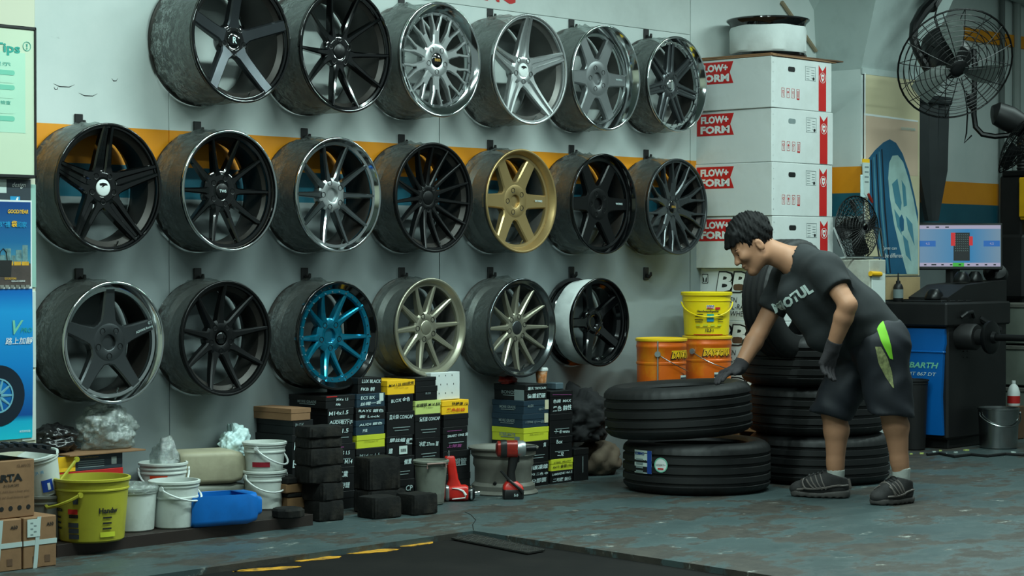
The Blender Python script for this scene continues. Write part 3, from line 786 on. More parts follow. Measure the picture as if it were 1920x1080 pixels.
# small lettering on hubs and spokes
text(W_[1, 3][0], 'BBS', (0, .030 - .0048, 0), .013, MT['gold_ink'], width=.036, bold=.02)
text(W_[2, 6][0], 'BBS', (0, .036 - .0048, 0), .012, MT['gold_ink'], width=.034, bold=.02)
text(W_[2, 1][0], 'TWS', (0, .060 - .0048, 0), .012, MT['white_ink'], width=.036, bold=.02)
text(W_[1, 1][0], 'R', (0, .055 - .0048, 0), .026, MT['white_ink'], bold=.02)
text(W_[3, 0][0], 'ADVAN Racing', (.160, .028, .047), .012, MT['white_ink'], width=.085, rot=R(18))
text(W_[3, 0][0], 'GT', (.186, .027, .074), .011, MT['white_ink'], rot=R(18))
text(W_[2, 4][0], 'WORKS', (.155, .0385, .004), .010, MT['white_ink'], width=.052, bold=.02)
text(W_[2, 5][0], 'WORKS', (.155, .041, .004), .010, MT['white_ink'], width=.052, bold=.02)
text(W_[1, 5][0], 'WORKS', (.165, .0640, .004), .009, MT['white_ink'], width=.050, bold=.01)

_short = {(1, 1): 'the flat five spoke wheel', (1, 2): 'the dark paired spoke wheel', (1, 3): 'the silver mesh wheel', (1, 4): 'the silver double-ridged wheel', (1, 5): 'the grey six spoke wheel', (1, 6): 'the smoky seven spoke wheel',
          (2, 0): 'the gloss black double-ridged wheel', (2, 1): 'the black wheel with polished ring', (2, 2): 'the hyper silver wheel', (2, 3): 'the fifteen spoke turbine wheel', (2, 4): 'the gold wheel', (2, 5): 'the black six spoke wheel', (2, 6): 'the gunmetal mesh wheel',
          (3, 0): 'the lettered gunmetal wheel', (3, 1): 'the satin black nine spoke wheel', (3, 2): 'the candy blue wheel', (3, 3): 'the champagne ten spoke wheel', (3, 4): 'the champagne twelve spoke wheel', (3, 5): 'the foam wrapped wheel'}
HOOKLAB = []
for key in _short:
    HOOKLAB.append('black steel wall hook holding ' + _short[key])
    hook(.592 * key[1], WROWS[key[0]] + .004)
HOOKLAB.append('empty black wall hook beside the foam wrapped wheel')
hook(.592 * 6, WROWS[3])
# ------------------------------------------------------------------ boards and posters on the pillar
YP = -.30
def panel_rect(px0, px1, py0, py1, y):
    """x0, x1, z0, z1 of an upright rectangle on the plane y that spans these picture columns and rows at its right edge"""
    x0 = at_y(px0, (py0 + py1) / 2, y)[0]; x1, z1 = xz(px1, py0, y); z0 = at_y(px1, py1, y)[2]
    return x0, x1, z0, z1
# framed tips board
x0, x1, z0, z1 = panel_rect(-170, 68, 52, 334, YP - .04)
t = thing('tips_board', 'framed pale board with teal printed tips and grey green bars', 'sign', ((x0 + x1) / 2, YP - .02, z0))
bw, bh = x1 - x0, z1 - z0
MT['board'] = M('pale_cream_board', (200, 214, 188), .5, 0, .04, 3)
MT['board_mint'] = M('mint_print', (176, 216, 192), .55, 0, .03)
MT['board_teal'] = M('teal_print', (38, 156, 140), .55, 0, .05)
MT['board_mid'] = M('soft_teal_print', (112, 190, 164), .55, 0, .05)
MB().box((0, 0, bh / 2), (bw - .01, .034, bh - .01)).build('face', MT['board'], t, smooth=0)
for c, s in (((0, 0, bh - .005), (bw, .044, .012)), ((0, 0, .005), (bw, .044, .012)), ((-bw / 2 + .005, 0, bh / 2), (.012, .044, bh)), ((bw / 2 - .004, 0, bh / 2), (.009, .044, bh))):
    MB().box(c, s, .002).build('frame_bar', MT['black_plastic'], t)
def on(px, py, dy=0.0):          # picture point -> local point on the board face
    p = at_y(px, py, YP - .037); return (p[0] - (x0 + x1) / 2, -.0172 + dy, p[2] - z0)
a = on(-100, 100); b = on(47, 100); c = on(47, 250)
MB().box(((a[0] + b[0]) / 2, -.0175, (b[2] + c[2]) / 2), (b[0] - a[0], .001, b[2] - c[2]), 0).build('print_panel', MT['board_mint'], t, smooth=0)
p = on(12, 92, -.001); text(t, 'Tips', p, .045, MT['board_teal'], width=.115, bold=.03)
p = on(50, 87, -.001)
MB().lathe([(.0155, -.001), (.0155, 0), (.0175, 0), (.0175, -.001)], 24, 'Y', True, off=p).build('print_ring', MT['board_teal'], t)
text(t, '!', p, .022, MT['board_teal'], bold=.03)
for k, py in enumerate((117, 133, 148, 161, 177, 190, 206, 220)):
    p = on(-25, py, -.001)
    if k in (0, 5): text(t, '安全小提示輪胎檢查'[:5 + k], p, .014, MT['board_teal'], width=.2)
    else:
        r = rr_ring(.235, .018, .0085, 3)
        MB().prism([(p[0] + u, p[2] + v) for u, v in r], .001, 'Y', p[1] - .001).build('print_bar', MT['board_mid' if k % 2 else 'board_mint'], t, smooth=0)
# small dark sticker board
x0, x1, z0, z1 = panel_rect(-80, 56, 337, 382, YP)
t = thing('dark_notice', 'dark slate notice with white script and blue letter square', 'notice', ((x0 + x1) / 2, YP, z0))
MT['slate'] = M('slate_print', (44, 54, 62), .5, 0, .05); MT['cyan'] = M('cyan_print', (20, 140, 190), .5, 0, .05)
MB().box((0, -.003, (z1 - z0) / 2), (x1 - x0, .005, z1 - z0)).build('sheet', MT['slate'], t, smooth=0)
hx = (x1 - x0) / 2
text(t, 'design', (hx - .052, -.0055, .066), .022, MT['white_print'], shear=.3)
MB().box((hx - .068, -.006, .013), (.042, .001, .026)).build('print_square', MT['cyan'], t, smooth=0)
text(t, 'f', (hx - .060, -.0065, .012), .022, MT['white_print'], bold=.05)
MB().box((hx - .13, -.006, .062), (.05, .001, .05)).build('print_square', MT['white_label'], t, smooth=0)
# city poster
x0, x1, z0, z1 = panel_rect(-110, 56.5, 376, 541, YP)
t = thing('city_poster', 'white bordered blue poster with skyline, road and dark handbag', 'poster', ((x0 + x1) / 2, YP, z0))
bw, bh = x1 - x0, z1 - z0; hx = bw / 2
MB().box((0, -.009, bh / 2), (bw, .004, bh)).build('sheet', MT['white_print'], t, smooth=0)
k = NT('dusk_sky_print'); sp = k.n('ShaderNodeSeparateXYZ'); k.l(k.coord('Generated'), sp.inputs[0])
k.l(k.ramp(sp.outputs['Z'], [(0, lin((70, 140, 160))), (.35, lin((20, 100, 150))), (1, lin((6, 62, 128)))]), k.b.inputs['Base Color']); k.b.inputs['Roughness'].default_value = .4
MB().box((0, -.0115, bh * .63), (bw - .012, .001, bh * .70)).build('printed_sky', k.m, t, smooth=0)
MB().box((0, -.0115, bh * .155), (bw - .012, .001, bh * .26)).build('printed_road', M('road_print', (72, 62, 58), .5, 0, .2, 20), t, smooth=0)
rnd = random.Random(3); xx = -hx + .01
MT['bldg'] = M('skyline_print', (96, 128, 130), .5, 0, .5, 60); MT['ochre'] = M('ochre_print', (200, 150, 40), .5, 0, .3, 40)
while xx < hx - .02:
    w = rnd.uniform(.014, .03); h = rnd.uniform(.03, .075)
    MB().box((xx + w / 2, -.0122, bh * .28 + h / 2), (w * .9, .0006, h)).build('printed_building', MT['bldg'], t, smooth=0); xx += w
for q in range(3): MB().box((hx - .03 - q * .034, -.0124, bh * .285), (.03, .0006, .014)).build('printed_car', MT['ochre'], t, smooth=0)
MB().prism([(hx - .155, .045), (hx - .092, .045), (hx - .088, .105), (hx - .16, .105)], -.0008, 'Y', -.0122).build('printed_bag', MT['black_ink'], t, smooth=0)
MB().tube([(hx - .142, -.013, .105), (hx - .138, -.013, .135), (hx - .125, -.013, .148), (hx - .112, -.013, .135), (hx - .108, -.013, .105)], .002, 4).build('printed_strap', MT['black_ink'], t)
text(t, 'GOOD/YEAR', (hx - .062, -.0135, bh - .042), .015, MT['yellow_ink'], width=.088, bold=.03, shear=.2)
text(t, '好禮', (hx - .118, -.0135, bh - .09), .022, MT['cyan'], bold=.02); text(t, '袋', (hx - .078, -.0135, bh - .088), .024, MT['yellow_ink'], bold=.02); text(t, '回家', (hx - .046, -.0135, bh - .09), .022, MT['cyan'], bold=.02)
text(t, 'GOOD/YEAR', (hx - .095, -.0135, .038), .008, MT['yellow_ink'], width=.05); text(t, '島嶼24北京國際展', (hx - .062, -.0135, .028), .007, MT['white_print'])
# torn coupon fringe
MT['fringe'] = M('torn_paper_edge', (120, 122, 116), .8, 0, .3, 40)
for q in range(12): MB().prism([(hx - .012 - q * .022, .014), (hx - .03 - q * .022, .014), (hx - .028 - q * .022, .001), (hx - .014 - q * .022, .002)], -.002, 'Y', -.0125).build('torn_tab', MT['fringe'], t, smooth=0)
# blue tyre poster
x0, x1, z0, z1 = panel_rect(-110, 59, 541, 822, YP)
t = thing('blue_tyre_poster', 'glossy cyan poster with printed tyre and slanted letters', 'poster', ((x0 + x1) / 2, YP, z0))
bw, bh = x1 - x0, z1 - z0; hx = bw / 2
k = NT('cyan_gradient_print'); sp = k.n('ShaderNodeSeparateXYZ'); k.l(k.coord('Generated'), sp.inputs[0])
k.l(k.ramp(sp.outputs['Z'], [(0, lin((30, 190, 210))), (.12, lin((24, 170, 205))), (.16, lin((14, 78, 150))), (.5, lin((16, 128, 200))), (.85, lin((30, 150, 215))), (1, lin((10, 96, 180)))]), k.b.inputs['Base Color']); k.b.inputs['Roughness'].default_value = .3
ring = lambda y: [(-hx, y, 0), (hx - .004, y, .004), (hx, y, bh * .5), (hx - .002, y, bh), (-hx, y, bh)]
MB().loft([ring(-.006), ring(-.009)]).build('sheet', k.m, t, smooth=0)
text(t, 'V', (hx - .066, -.0105, bh * .745), .052, MT['board_mid'], bold=.02, shear=.35); text(t, 'PRO', (hx - .030, -.0105, bh * .725), .018, MT['board_teal'], shear=.3)
text(t, '路上加靜', (hx - .062, -.0105, bh * .655), .026, MT['white_print'], width=.118, shear=.15, bold=.01)
text(t, '米其林轮胎', (hx - .038, -.0105, .03), .009, MT['white_print'])
tp = on
wc = at_y(-6, 742, YP); wl = (wc[0] - (x0 + x1) / 2, -.0105, wc[2] - z0)
MT['print_dark'] = M('printed_tyre_black', (14, 30, 44), .4); MT['print_light'] = M('printed_alloy', (110, 170, 190), .4)
MB().lathe([(.062, 0), (.112, 0), (.112, -.001), (.062, -.001)], 40, 'Y', True, off=wl).build('printed_tyre', MT['print_dark'], t)
MB().lathe([(.058, -.0004), (.064, -.0004), (.064, -.0014), (.058, -.0014)], 40, 'Y', True, off=wl).build('printed_rim', MT['print_light'], t)
for q in range(10):
    mb = MB(); bar(mb, 2 * PI * q / 10, [(.01, 0, -.001, .012, .0008), (.06, 0, -.001, .007, .0008)]); mb.build('printed_spoke', MT['print_light'], t, loc=wl)
# strip of pale tiles showing at the pillar edge
for q, (pa, pb) in enumerate(((345, 540), (545, 690), (693, 826))):
    X0, X1, Z0, Z1 = panel_rect(40, 66, pa, pb, YP)
    MB().box(((X0 + X1) / 2, YP - .002, (Z0 + Z1) / 2), (X1 - X0, .006, Z1 - Z0 - .004), .001).build('tile', M('pale_tile', ((150, 190, 178), (200, 214, 210), (206, 214, 208))[q], .3, 0, .05), PIL, smooth=0)

# ------------------------------------------------------------------ cartons at the left edge
def carton(name, label, x0, x1, y0, y1, z0, z1, mat='card', cat='carton', group=None):
    t = thing(name, label, cat, ((x0 + x1) / 2, (y0 + y1) / 2, z0), group=group)
    MB().box((0, 0, (z1 - z0) / 2), (x1 - x0, y1 - y0, z1 - z0), .003).build('body', MT[mat], t)
    return t, x1 - x0, y1 - y0, z1 - z0
MT['strap'] = M('white_plastic_strap', (180, 195, 192), .45, 0, .05)
for nm, xa, xb, lab in (('r', 44, 106, 'strapped brown carton with white shipping label on the floor by the yellow bucket'), ('l', -34, 41, 'strapped brown carton without label on the floor beside the labelled one')):
    pa = at_z(xa, 1068, 0); pb = at_z(xb, 1062 if nm == 'r' else 1071, 0)
    X0, X1 = at_y(xa, 1068, -.725)[0], at_y(xb, 1062, -.725)[0]
    t, w, d_, h = carton('battery_carton', lab, X0, X1, -.725, -.50, 0, .178, group='strapped cartons')
    yf = -d_ / 2
    MB().box((0, yf - .001, h * .50), (w + .001, .002, .017)).build('strap', MT['strap'], t, smooth=0)
    MB().prism([(-.012, h), (.004, h), (-.014, 0), (-.03, 0)], .002, 'Y', yf - .0025).build('strap', MT['strap'], t, smooth=0)
    text(t, 'A50', (w * .30, yf - .0005, h * .84), .013, MT['black_ink'], bold=.03)
    if nm == 'r':
        MB().box((-.028, yf - .0032, h * .79), (.052, .001, .062)).build('label', MT['white_label'], t, smooth=0)
        for q in range(5): MB().box((-.036 + (q % 2) * .014, yf - .0038, h * .66 + q * .010), (.011, .0004, .005)).build('label_print', MT['dim_ink'], t, smooth=0)
    for q in range(2): MB().box((.03 - q * .05, yf - .0008, .03), (.022, .0006, .024)).build('printed_block', MT['card_dark'], t, smooth=0)
X1 = at_y(65, 960, -.70)[0]
t, w, d_, h = carton('battery_carton', 'large brown carton with black letters and printed circles, on top of strapped cartons', X1 - .36, X1, -.70, -.42, .179, .379)
yf = -d_ / 2
text(t, 'VARTA', (.055, yf - .0005, h * .70), .026, MT['black_ink'], bold=.05, width=.15)
text(t, 'IN EUROPE', (.085, yf - .0005, h * .565), .009, MT['black_ink']); text(t, 'CLARIOS', (w / 2 - .045, yf - .0005, h * .90), .010, MT['card_dark'], width=.055)
for q, s in enumerate(('□ A50 Start Stop plus', '□ A7 Dual battery agm')): text(t, s, (w / 2 - .085, yf - .0005, h * (.46 - .10 * q)), .009, MT['card_dark'], width=.125)
for q in range(4): MB().lathe([(.0005, -.001), (.0085, -.001), (.0085, 0)], 14, 'Y', off=(w / 2 - .026 - q * .036, yf, h * .17)).build('printed_disc', MT['black_ink'], t)
# tread strip lying on it
t = thing('tread_strip', 'curved black rubber tread strip lying on the large brown carton', 'rubber', (X1 - .14, -.60, .380))
rg = []
for i in range(12):
    u = -.2 + .43 * i / 11; zz = .030 * math.cos(u * 5.5 - .2) ** 2
    rg.append([(u, -.10, zz), (u, -.10, zz + .014), (u, -.03, zz + .022), (u, .05, zz + .022), (u, .10, zz + .014), (u, .10, zz)])
MB().loft(rg).build('strip', MT['rubber'], t)
for i in range(11):
    u = -.19 + .038 * i; zz = .030 * math.cos(u * 5.5 - .2) ** 2 + .022
    MB().prism([(u, -.099), (u + .02, -.099), (u + .05, 0.0), (u + .03, 0.0)], .010, 'Z', zz - .006).build('tread_block', MT['rubber'], t, smooth=0)

# ------------------------------------------------------------------ buckets
def bucket(name, label, base, rb, rt, h, mat, handle=None, hm='white_print', rim=.012, rot=None, cat='bucket', wall=.003, group=None, bands=(.80,), lid=None, n=40):
    t = thing(name, label, cat, base, rot=rot, group=group)
    def rad(z): return rb + (rt - rb) * z / h
    prof = [(.001, 0), (rb - .006, 0), (rb, .006)]
    for bz in bands:
        z = bz * h; prof += [(rad(z), z), (rad(z) + .004, z + .003), (rad(z) + .004, z + .008), (rad(z) + .001, z + .010)]
    prof += [(rt + .001, h - rim), (rt + .006, h - rim + .002), (rt + .006, h - .002), (rt + .003, h), (rt - wall, h), (rad(h * .9) - wall - .001, h * .9), (rb - wall, .010), (.001, .010)]
    MB().lathe(prof, n).build('body', MT[mat], t)
    if lid: MB().lathe([(rt + .008, h - .012), (rt + .009, h + .002), (rt + .005, h + .006), (rt - .008, h + .006), (rt - .012, h + .001), (.001, h + .001)], n).build('lid', MT[lid], t)
    if handle is not None:
        drop, az = handle            # az: direction (world angle) the handle hangs towards
        hz = h * .86; r = rt + .006
        path = []
        for i in range(15):
            a = PI * i / 14
            u = r * 1.02 * math.cos(a); v = math.sin(a)
            out = r * 1.04 * v * math.cos(drop); zz = hz + r * 1.04 * v * math.sin(drop)
            if drop < 0: out = r * math.sqrt(max(0, 1 - (u / (r * 1.03)) ** 2)) * 1.04
            path.append((u * math.cos(az + PI / 2) + out * math.cos(az), u * math.sin(az + PI / 2) + out * math.sin(az), zz))
        MB().tube(path, .0042, 6).build('handle', MT[hm], t)
        for p in (path[0], path[-1]): MB().tube([(p[0] * .97, p[1] * .97, p[2]), (p[0] * 1.03, p[1] * 1.03, p[2])], .009, 10).build('handle_boss', MT[hm if hm != 'stainless' else mat], t)
    return t
def base_of(px, py, r, z=0.0):
    """centre of a round base of radius r whose front touches the picture point"""
    p = at_z(px, py, z); d = p - C0; d[2] = 0; d /= np.linalg.norm(d)
    return (p[0] + d[0] * r, p[1] + d[1] * r, z)
CAMAZ = math.atan2(-_fh[1], -_fh[0])        # azimuth towards the camera
def wrap_text(t, s, r, z, h, mat, az=0.0, **kw):
    """lettering bent round a bucket; az measured from the direction of the camera, positive = to the right"""
    a = CAMAZ + az
    F = Matrix(((-math.sin(a), 0, math.cos(a)), (math.cos(a), 0, math.sin(a)), (0, 1, 0)))
    text(t, s, (r * math.cos(a), r * math.sin(a), z), h, mat, face=F, bend=r, **kw)
def wrap_patch(t, r, z, w, h, mat, az=0.0, name='label', lift=.0012, n=6):
    a = CAMAZ + az; mb = MB(); v = []
    for i in range(n + 1):
        b = a + (i / n - .5) * w / r
        for zz in (z - h / 2, z + h / 2): v.append(((r + lift) * math.cos(b), (r + lift) * math.sin(b), zz))
    mb.add(v, [(2 * i, 2 * i + 2, 2 * i + 3, 2 * i + 1) for i in range(n)])
    return mb.build(name, mat if not isinstance(mat, str) else MT[mat], t)

ZT = .045
t = thing('steel_channel', 'long dark brown steel channel on the floor under the white buckets', 'beam', (.12, -.36, 0))
MB().box((0, 0, .0405), (1.225, .40, .009), .001).build('web', MT['steel_dark'], t)
MB().box((0, -.2005, .0215), (1.23, .010, .047), .001).build('flange', MT['steel_dark'], t)
MB().box((0, .2005, .0215), (1.23, .010, .043), .001).build('flange', MT['steel_dark'], t)

yb = bucket('yellow_bucket', 'large open yellow plastic bucket with its handle up, on the steel channel', base_of(172, 1019, .118, ZT), .118, .137, .232, 'bucket_yellow', None, bands=(.80,))
# its broad handle, half hanging half raised
hp = []
for i in range(13):
    a = PI * i / 12
    hp.append((.15 * math.cos(a + .2) * 1.0 + .0, -.06 * math.sin(a) - .10 * math.cos(a) ** 2 * 0 - .11 * math.sin(a), .19 - .05 * math.sin(a)))
ca = CAMAZ
def camloc(u, out, z):   # u to the picture right, out towards the camera
    return (RV[0] * u - _fh[0] * out, RV[1] * u - _fh[1] * out, z)
MB().tube([camloc(-.012, .146, .178), camloc(-.045, .155, .160), camloc(-.09, .150, .142), camloc(-.135, .115, .130), camloc(-.155, .07, .135), camloc(-.152, .03, .165), camloc(-.13, -.02, .20), camloc(-.075, -.095, .285)], .0062, 6).build('handle', MT['bucket_yellow'], yb)
for p in (camloc(-.012, .143, .178), camloc(-.075, -.095, .285)):
    MB().lathe([(.001, .006), (.009, .006), (.010, 0), (.010, -.006), (.001, -.006)], 12, 'Y', off=p).build('handle_boss', MT['bucket_yellow'], yb)
def yr_(z): return .118 + .019 * z / .232 + .0012
yr = yr_(.118)
wrap_text(yb, 'Handw', yr, .118, .020, MT['black_ink'], R(40), bold=.04); wrap_text(yb, 'paste', yr, .118, .020, MT['black_ink'], R(-52), bold=.04)
wrap_patch(yb, yr_(.155), .155, .02, .024, 'slate', R(-14)); wrap_patch(yb, yr_(.115), .115, .040, .018, 'red_ink', R(-20)); wrap_patch(yb, yr_(.098), .098, .038, .012, 'box_black', R(-19))
for q in range(3):
    wrap_patch(yb, yr_(.066 - .021 * q), .066 - .021 * q, .042, .017, 'slate', R(-20), 'printed_block'); wrap_patch(yb, yr_(.092 - .02 * q), .092 - .020 * q, .035, .006, 'black_ink', R(38), 'printed_line'); wrap_patch(yb, yr_(.092 - .02 * q), .092 - .02 * q, .03, .007, 'black_ink', R(-55), 'printed_line')
wrap_patch(yb, yr_(.03), .03, .06, .018, 'box_lime', R(40), 'printed_block')
MB().lathe([(.001, -.001), (.010, -.001), (.010, 0)], 14, 'X', off=(0, 0, 0))
wb1 = bucket('white_bucket', 'white bucket covered with crumpled clear film, right behind the yellow bucket', base_of(250, 999, .078, ZT), .078, .090, .165, 'bucket_white', bands=(.86,))
MB().lathe([(.096, .150), (.098, .168), (.085, .178), (.05, .172), (.02, .186), (.001, .176)], 30, wob=lambda a, j: .006 * math.sin(5 * a + j) * (j > 1)).build('film_cover', MT['bag_film'], wb1)
wb2 = bucket('white_bucket', 'clean white bucket beside the blue cut-open can', base_of(327, 993, .080, ZT), .080, .094, .182, 'bucket_white', (-.5, CAMAZ + 1.1), bands=(.62, .86))
b3 = at_z(306, 866, .258); wb3 = bucket('white_bucket', 'white bucket with orange label and a clear bag inside', (b3[0], b3[1], ZT), .082, .094, .214, 'bucket_white', (-.9, CAMAZ + .3), bands=(.78, .86))
wrap_patch(wb3, .094, .150, .072, .030, M('orange_label', (206, 60, 22), .55), R(-2)); wrap_text(wb3, 'Clearance', .0955, .150, .010, MT['black_ink'], R(-2), width=.055)
c4 = at_z(495, 955, ZT)
lo = bucket('white_bucket', 'lower white bucket of the nested pair standing against the black boxes', base_of(496, 957, .074, ZT), .074, .088, .160, 'bucket_white', (-.7, CAMAZ + .6), bands=(.72, .86))
up = bucket('white_bucket', 'upper dirty white bucket with dark red label, nested in another bucket', (lo.location.x, lo.location.y, ZT + .118), .072, .087, .160, 'bucket_white', (-.8, CAMAZ + 1.2), bands=(.72, .86))
wrap_patch(up, .080, .070, .075, .020, M('crimson_label', (150, 20, 40), .55), R(-4))
# leaning bucket behind the cartons
p = at_y(84, 850, -.42)
lb = bucket('white_bucket', 'tilted white bucket with blue printed flag, wedged behind the brown cartons', (p[0], p[1], .215), .060, .072, .155, 'bucket_white', rot=(R(2), R(-14), 0), bands=(.84,))
wrap_patch(lb, .0645, .045, .040, .045, M('blue_flag_print', (16, 60, 150), .5), R(28)); wrap_text(lb, 'JR 洲', .070, .10, .015, MT['cyan'], R(10)); wrap_patch(lb, .0645, .042, .010, .026, 'white_print', R(32), 'printed_mark', .002)
gb = bucket('grey_bucket', 'squat grey bucket holding up the tilted white bucket', (p[0] + .005, p[1] + .005, .045), .062, .074, .168, 'steel_grey')
t = thing('oil_can', 'shiny blue and orange can lying low behind the cartons', 'can', (-.66, -.46, .03), rot=(0, PI / 2, R(20)))
MB().lathe([(.001, 0), (.04, 0), (.042, .004), (.042, .15), (.04, .155), (.001, .155)], 24).build('can', MT['machine_blue'], t); MB().lathe([(.0425, .06), (.0428, .10)], 24).build('band', MT['drum_orange'], t)

# boxes and bags behind the yellow bucket
def simple_box(name, label, px0, px1, py0, py1, y, depth, mat, cat='box', zb=None, group=None, rz=0.0):
    x0, x1, z0, z1 = panel_rect(px0, px1, py0, py1, y)
    if zb is not None: z0 = zb
    t = thing(name, label, cat, ((x0 + x1) / 2, y + depth / 2, z0), rz, group)
    MB().box((0, 0, (z1 - z0) / 2), (x1 - x0, depth, z1 - z0), .0015).build('body', MT[mat], t)
    return t, x1 - x0, depth, z1 - z0
t, w, d_, h = simple_box('product_box', 'flat red box under the dark printed box behind the yellow bucket', 104, 231, 876, 930, -.25, .16, 'red_ink', zb=ZT)
z0r = ZT + h
t, w, d_, h = simple_box('product_box', 'dark slate box with white print and yellow end, on the red box', 106, 230, 847, 876, -.25, .16, 'slate', zb=z0r + .0005)
zt2 = z0r + h
MB().box((-w / 2 + .042, -d_ / 2 - .0008, h / 2), (.084, .0016, h * .96)).build('yellow_end', MT['box_yellow'], t, smooth=0)
text(t, 'Tire Care Wash System', (-.005, -d_ / 2 - .0005, h * .82), .007, MT['gold_ink'], width=.085)
for q in range(4): MB().box((.005, -d_ / 2 - .0006, h * (.60 - .13 * q)), (.12, .0008, .0028)).build('printed_line', MT['dim_ink'], t, smooth=0)
MB().box((w / 2 - .042, -d_ / 2 - .0008, h * .5), (.024, .0012, .028)).build('printed_picture', MT['white_label'], t, smooth=0)
t = tag(MB().box((0, 0, .003), (w + .05, d_ + .06, .006), .001).build('cardboard_sheet', MT['card'], loc=(-.25 + .03 + w * 0 + at_y(168, 840, -.2)[0] + .25, -.17, zt2 + .001)), 'thin brown cardboard sheet lying on the dark printed box', 'cardboard')

def crumple(name, label, cat, c, rad, mat, seed=0, amp=.25, sub=4, flat=True, fq=2.2, shape=None):
    bm = bmesh.new(); bmesh.ops.create_icosphere(bm, subdivisions=sub, radius=1)
    for v in bm.verts:
        p = v.co.copy(); q = p * fq + Vector((seed * 3.1, seed, 0))
        k = 1 + amp * (mnoise.noise(q) + .7 * abs(mnoise.noise(q * 1.9)) - .2 + .16 * abs(mnoise.noise(q * 4.6)))
        if shape: k *= shape(p)
        v.co = Vector((p.x * rad[0] * k, p.y * rad[1] * k, p.z * rad[2] * k))
        if flat and v.co.z < -rad[2] * .72: v.co.z = -rad[2] * .72 + (v.co.z + rad[2] * .72) * .05
    zmin = min(v.co.z for v in bm.verts)
    for v in bm.verts: v.co.z -= zmin
    me = bpy.data.meshes.new(name); bm.to_mesh(me); bm.free()
    me.shade_smooth()
    return tag(link(name, me, MT[mat], None, c), label, cat)
zb = zt2 + .008
p = at_y(205, 845, -.17); crumple('clear_plastic_bag', 'large crumpled clear plastic bag slumped on the cardboard sheet', 'bag', (p[0], -.15, zb), (.125, .085, .088), 'bag_film', 2, .3, 5, shape=lambda p: 1.0 + .25 * max(0, p.z) * (1 if p.x < 0 else .4))
p = at_y(112, 842, -.14); crumple('black_plastic_bag', 'shiny black plastic bag beside the clear bag', 'bag', (p[0] - .02, -.13, zb), (.095, .08, .060), 'black_bag', 5, .3, 5)
p = wb3.location; crumple('clear_plastic_bag', 'small clear plastic bag standing up out of the orange-labelled bucket', 'bag', (p.x + .01, p.y, ZT + .11), (.062, .055, .115), 'bag_film', 8, .3, 4)

# ------------------------------------------------------------------ jerrycans (lying on their sides)
def can_shape(L, H, D, sh=.28, r=.022):
    """long axis x; the shoulder tapers to the neck at +x"""
    rg = []
    for u, k, rr_ in ((-L/2, .90, .8), (-L/2 + .012, 1, 1), (-L/2 + .05, 1, 1), (L*.5 - L*sh, 1, 1), (L*.5 - L*sh*.45, .86, .9), (L*.5 - .02, .60, .7), (L*.5, .52, .6)):
        rg.append([(u, a * 1.0, H / 2 + b) for a, b in rr_ring(D * k, H * k if u < L * .2 else H * (k * .75 + .25 * k), r * rr_, 4)])
    return rg
p = at_d(394, 900, 8.48)
t = thing('jerrycan', 'beige plastic jerrycan lying on top of another grimy can', 'jerrycan', (p[0], p[1], .156), R(-22))
MB().loft(can_shape(.30, .135, .19)).build('body', MT['beige_plastic'], t, smooth=50)
MB().lathe([(.001, .158), (.02, .158), (.022, .150), (.022, .14)], 16, 'X', off=(0, 0, .071)).build('cap', MT['beige_plastic'], t)
t = thing('jerrycan', 'grimy grey jerrycan lying under the beige one', 'jerrycan', (p[0] + .02, p[1] + .005, ZT), R(-16))
MB().loft(can_shape(.31, .110, .19)).build('body', MT['grime_plastic'], t, smooth=50)
p = at_z(425, 986, ZT)
t = thing('jerrycan', 'bright blue plastic jerrycan lying with its top side cut open', 'jerrycan', (p[0] + .028, p[1] + .070, ZT), R(-13))
bl = MB(); L, H, D = .315, .130, .165
rg = can_shape(L, H, D, .24, .024)
rg2 = [[(x * 1.0, y, z if not (x < L * .28 and z > H * .80) else H * .93 - .004 * math.sin(x * 30)) for x, y, z in r] for r in rg]
m = len(rg[0]); top = [i for i in range(m) if rg[2][i][2] > H * .82]
vs = [q for r in rg2 for q in r]; fs = []
for i in range(len(rg) - 1):
    for k_ in range(m):
        k2 = (k_ + 1) % m
        if i in (1, 2) and k_ in top and k2 in top: continue
        fs.append((i * m + k_, i * m + k2, (i + 1) * m + k2, (i + 1) * m + k_))
fs.append(tuple(range(m))[::-1]); fs.append(tuple((len(rg) - 1) * m + k_ for k_ in range(m)))
bo = MB().add(vs, fs).build('body', MT['blue_plastic'], t, smooth=50)
so = bo.modifiers.new('thickness', 'SOLIDIFY'); so.thickness = .003; so.offset = -1
p = at_y(440, 862, -.12); crumple('white_plastic_bag', 'knotted white plastic bag lying on the beige jerrycan', 'bag', (p[0] + .03, -.075, .235), (.066, .05, .075), 'white_bag', 11, .34, 5, shape=lambda p: 1 + .35 * max(0, p.z) * (1 if p.x > 0 else -.3))

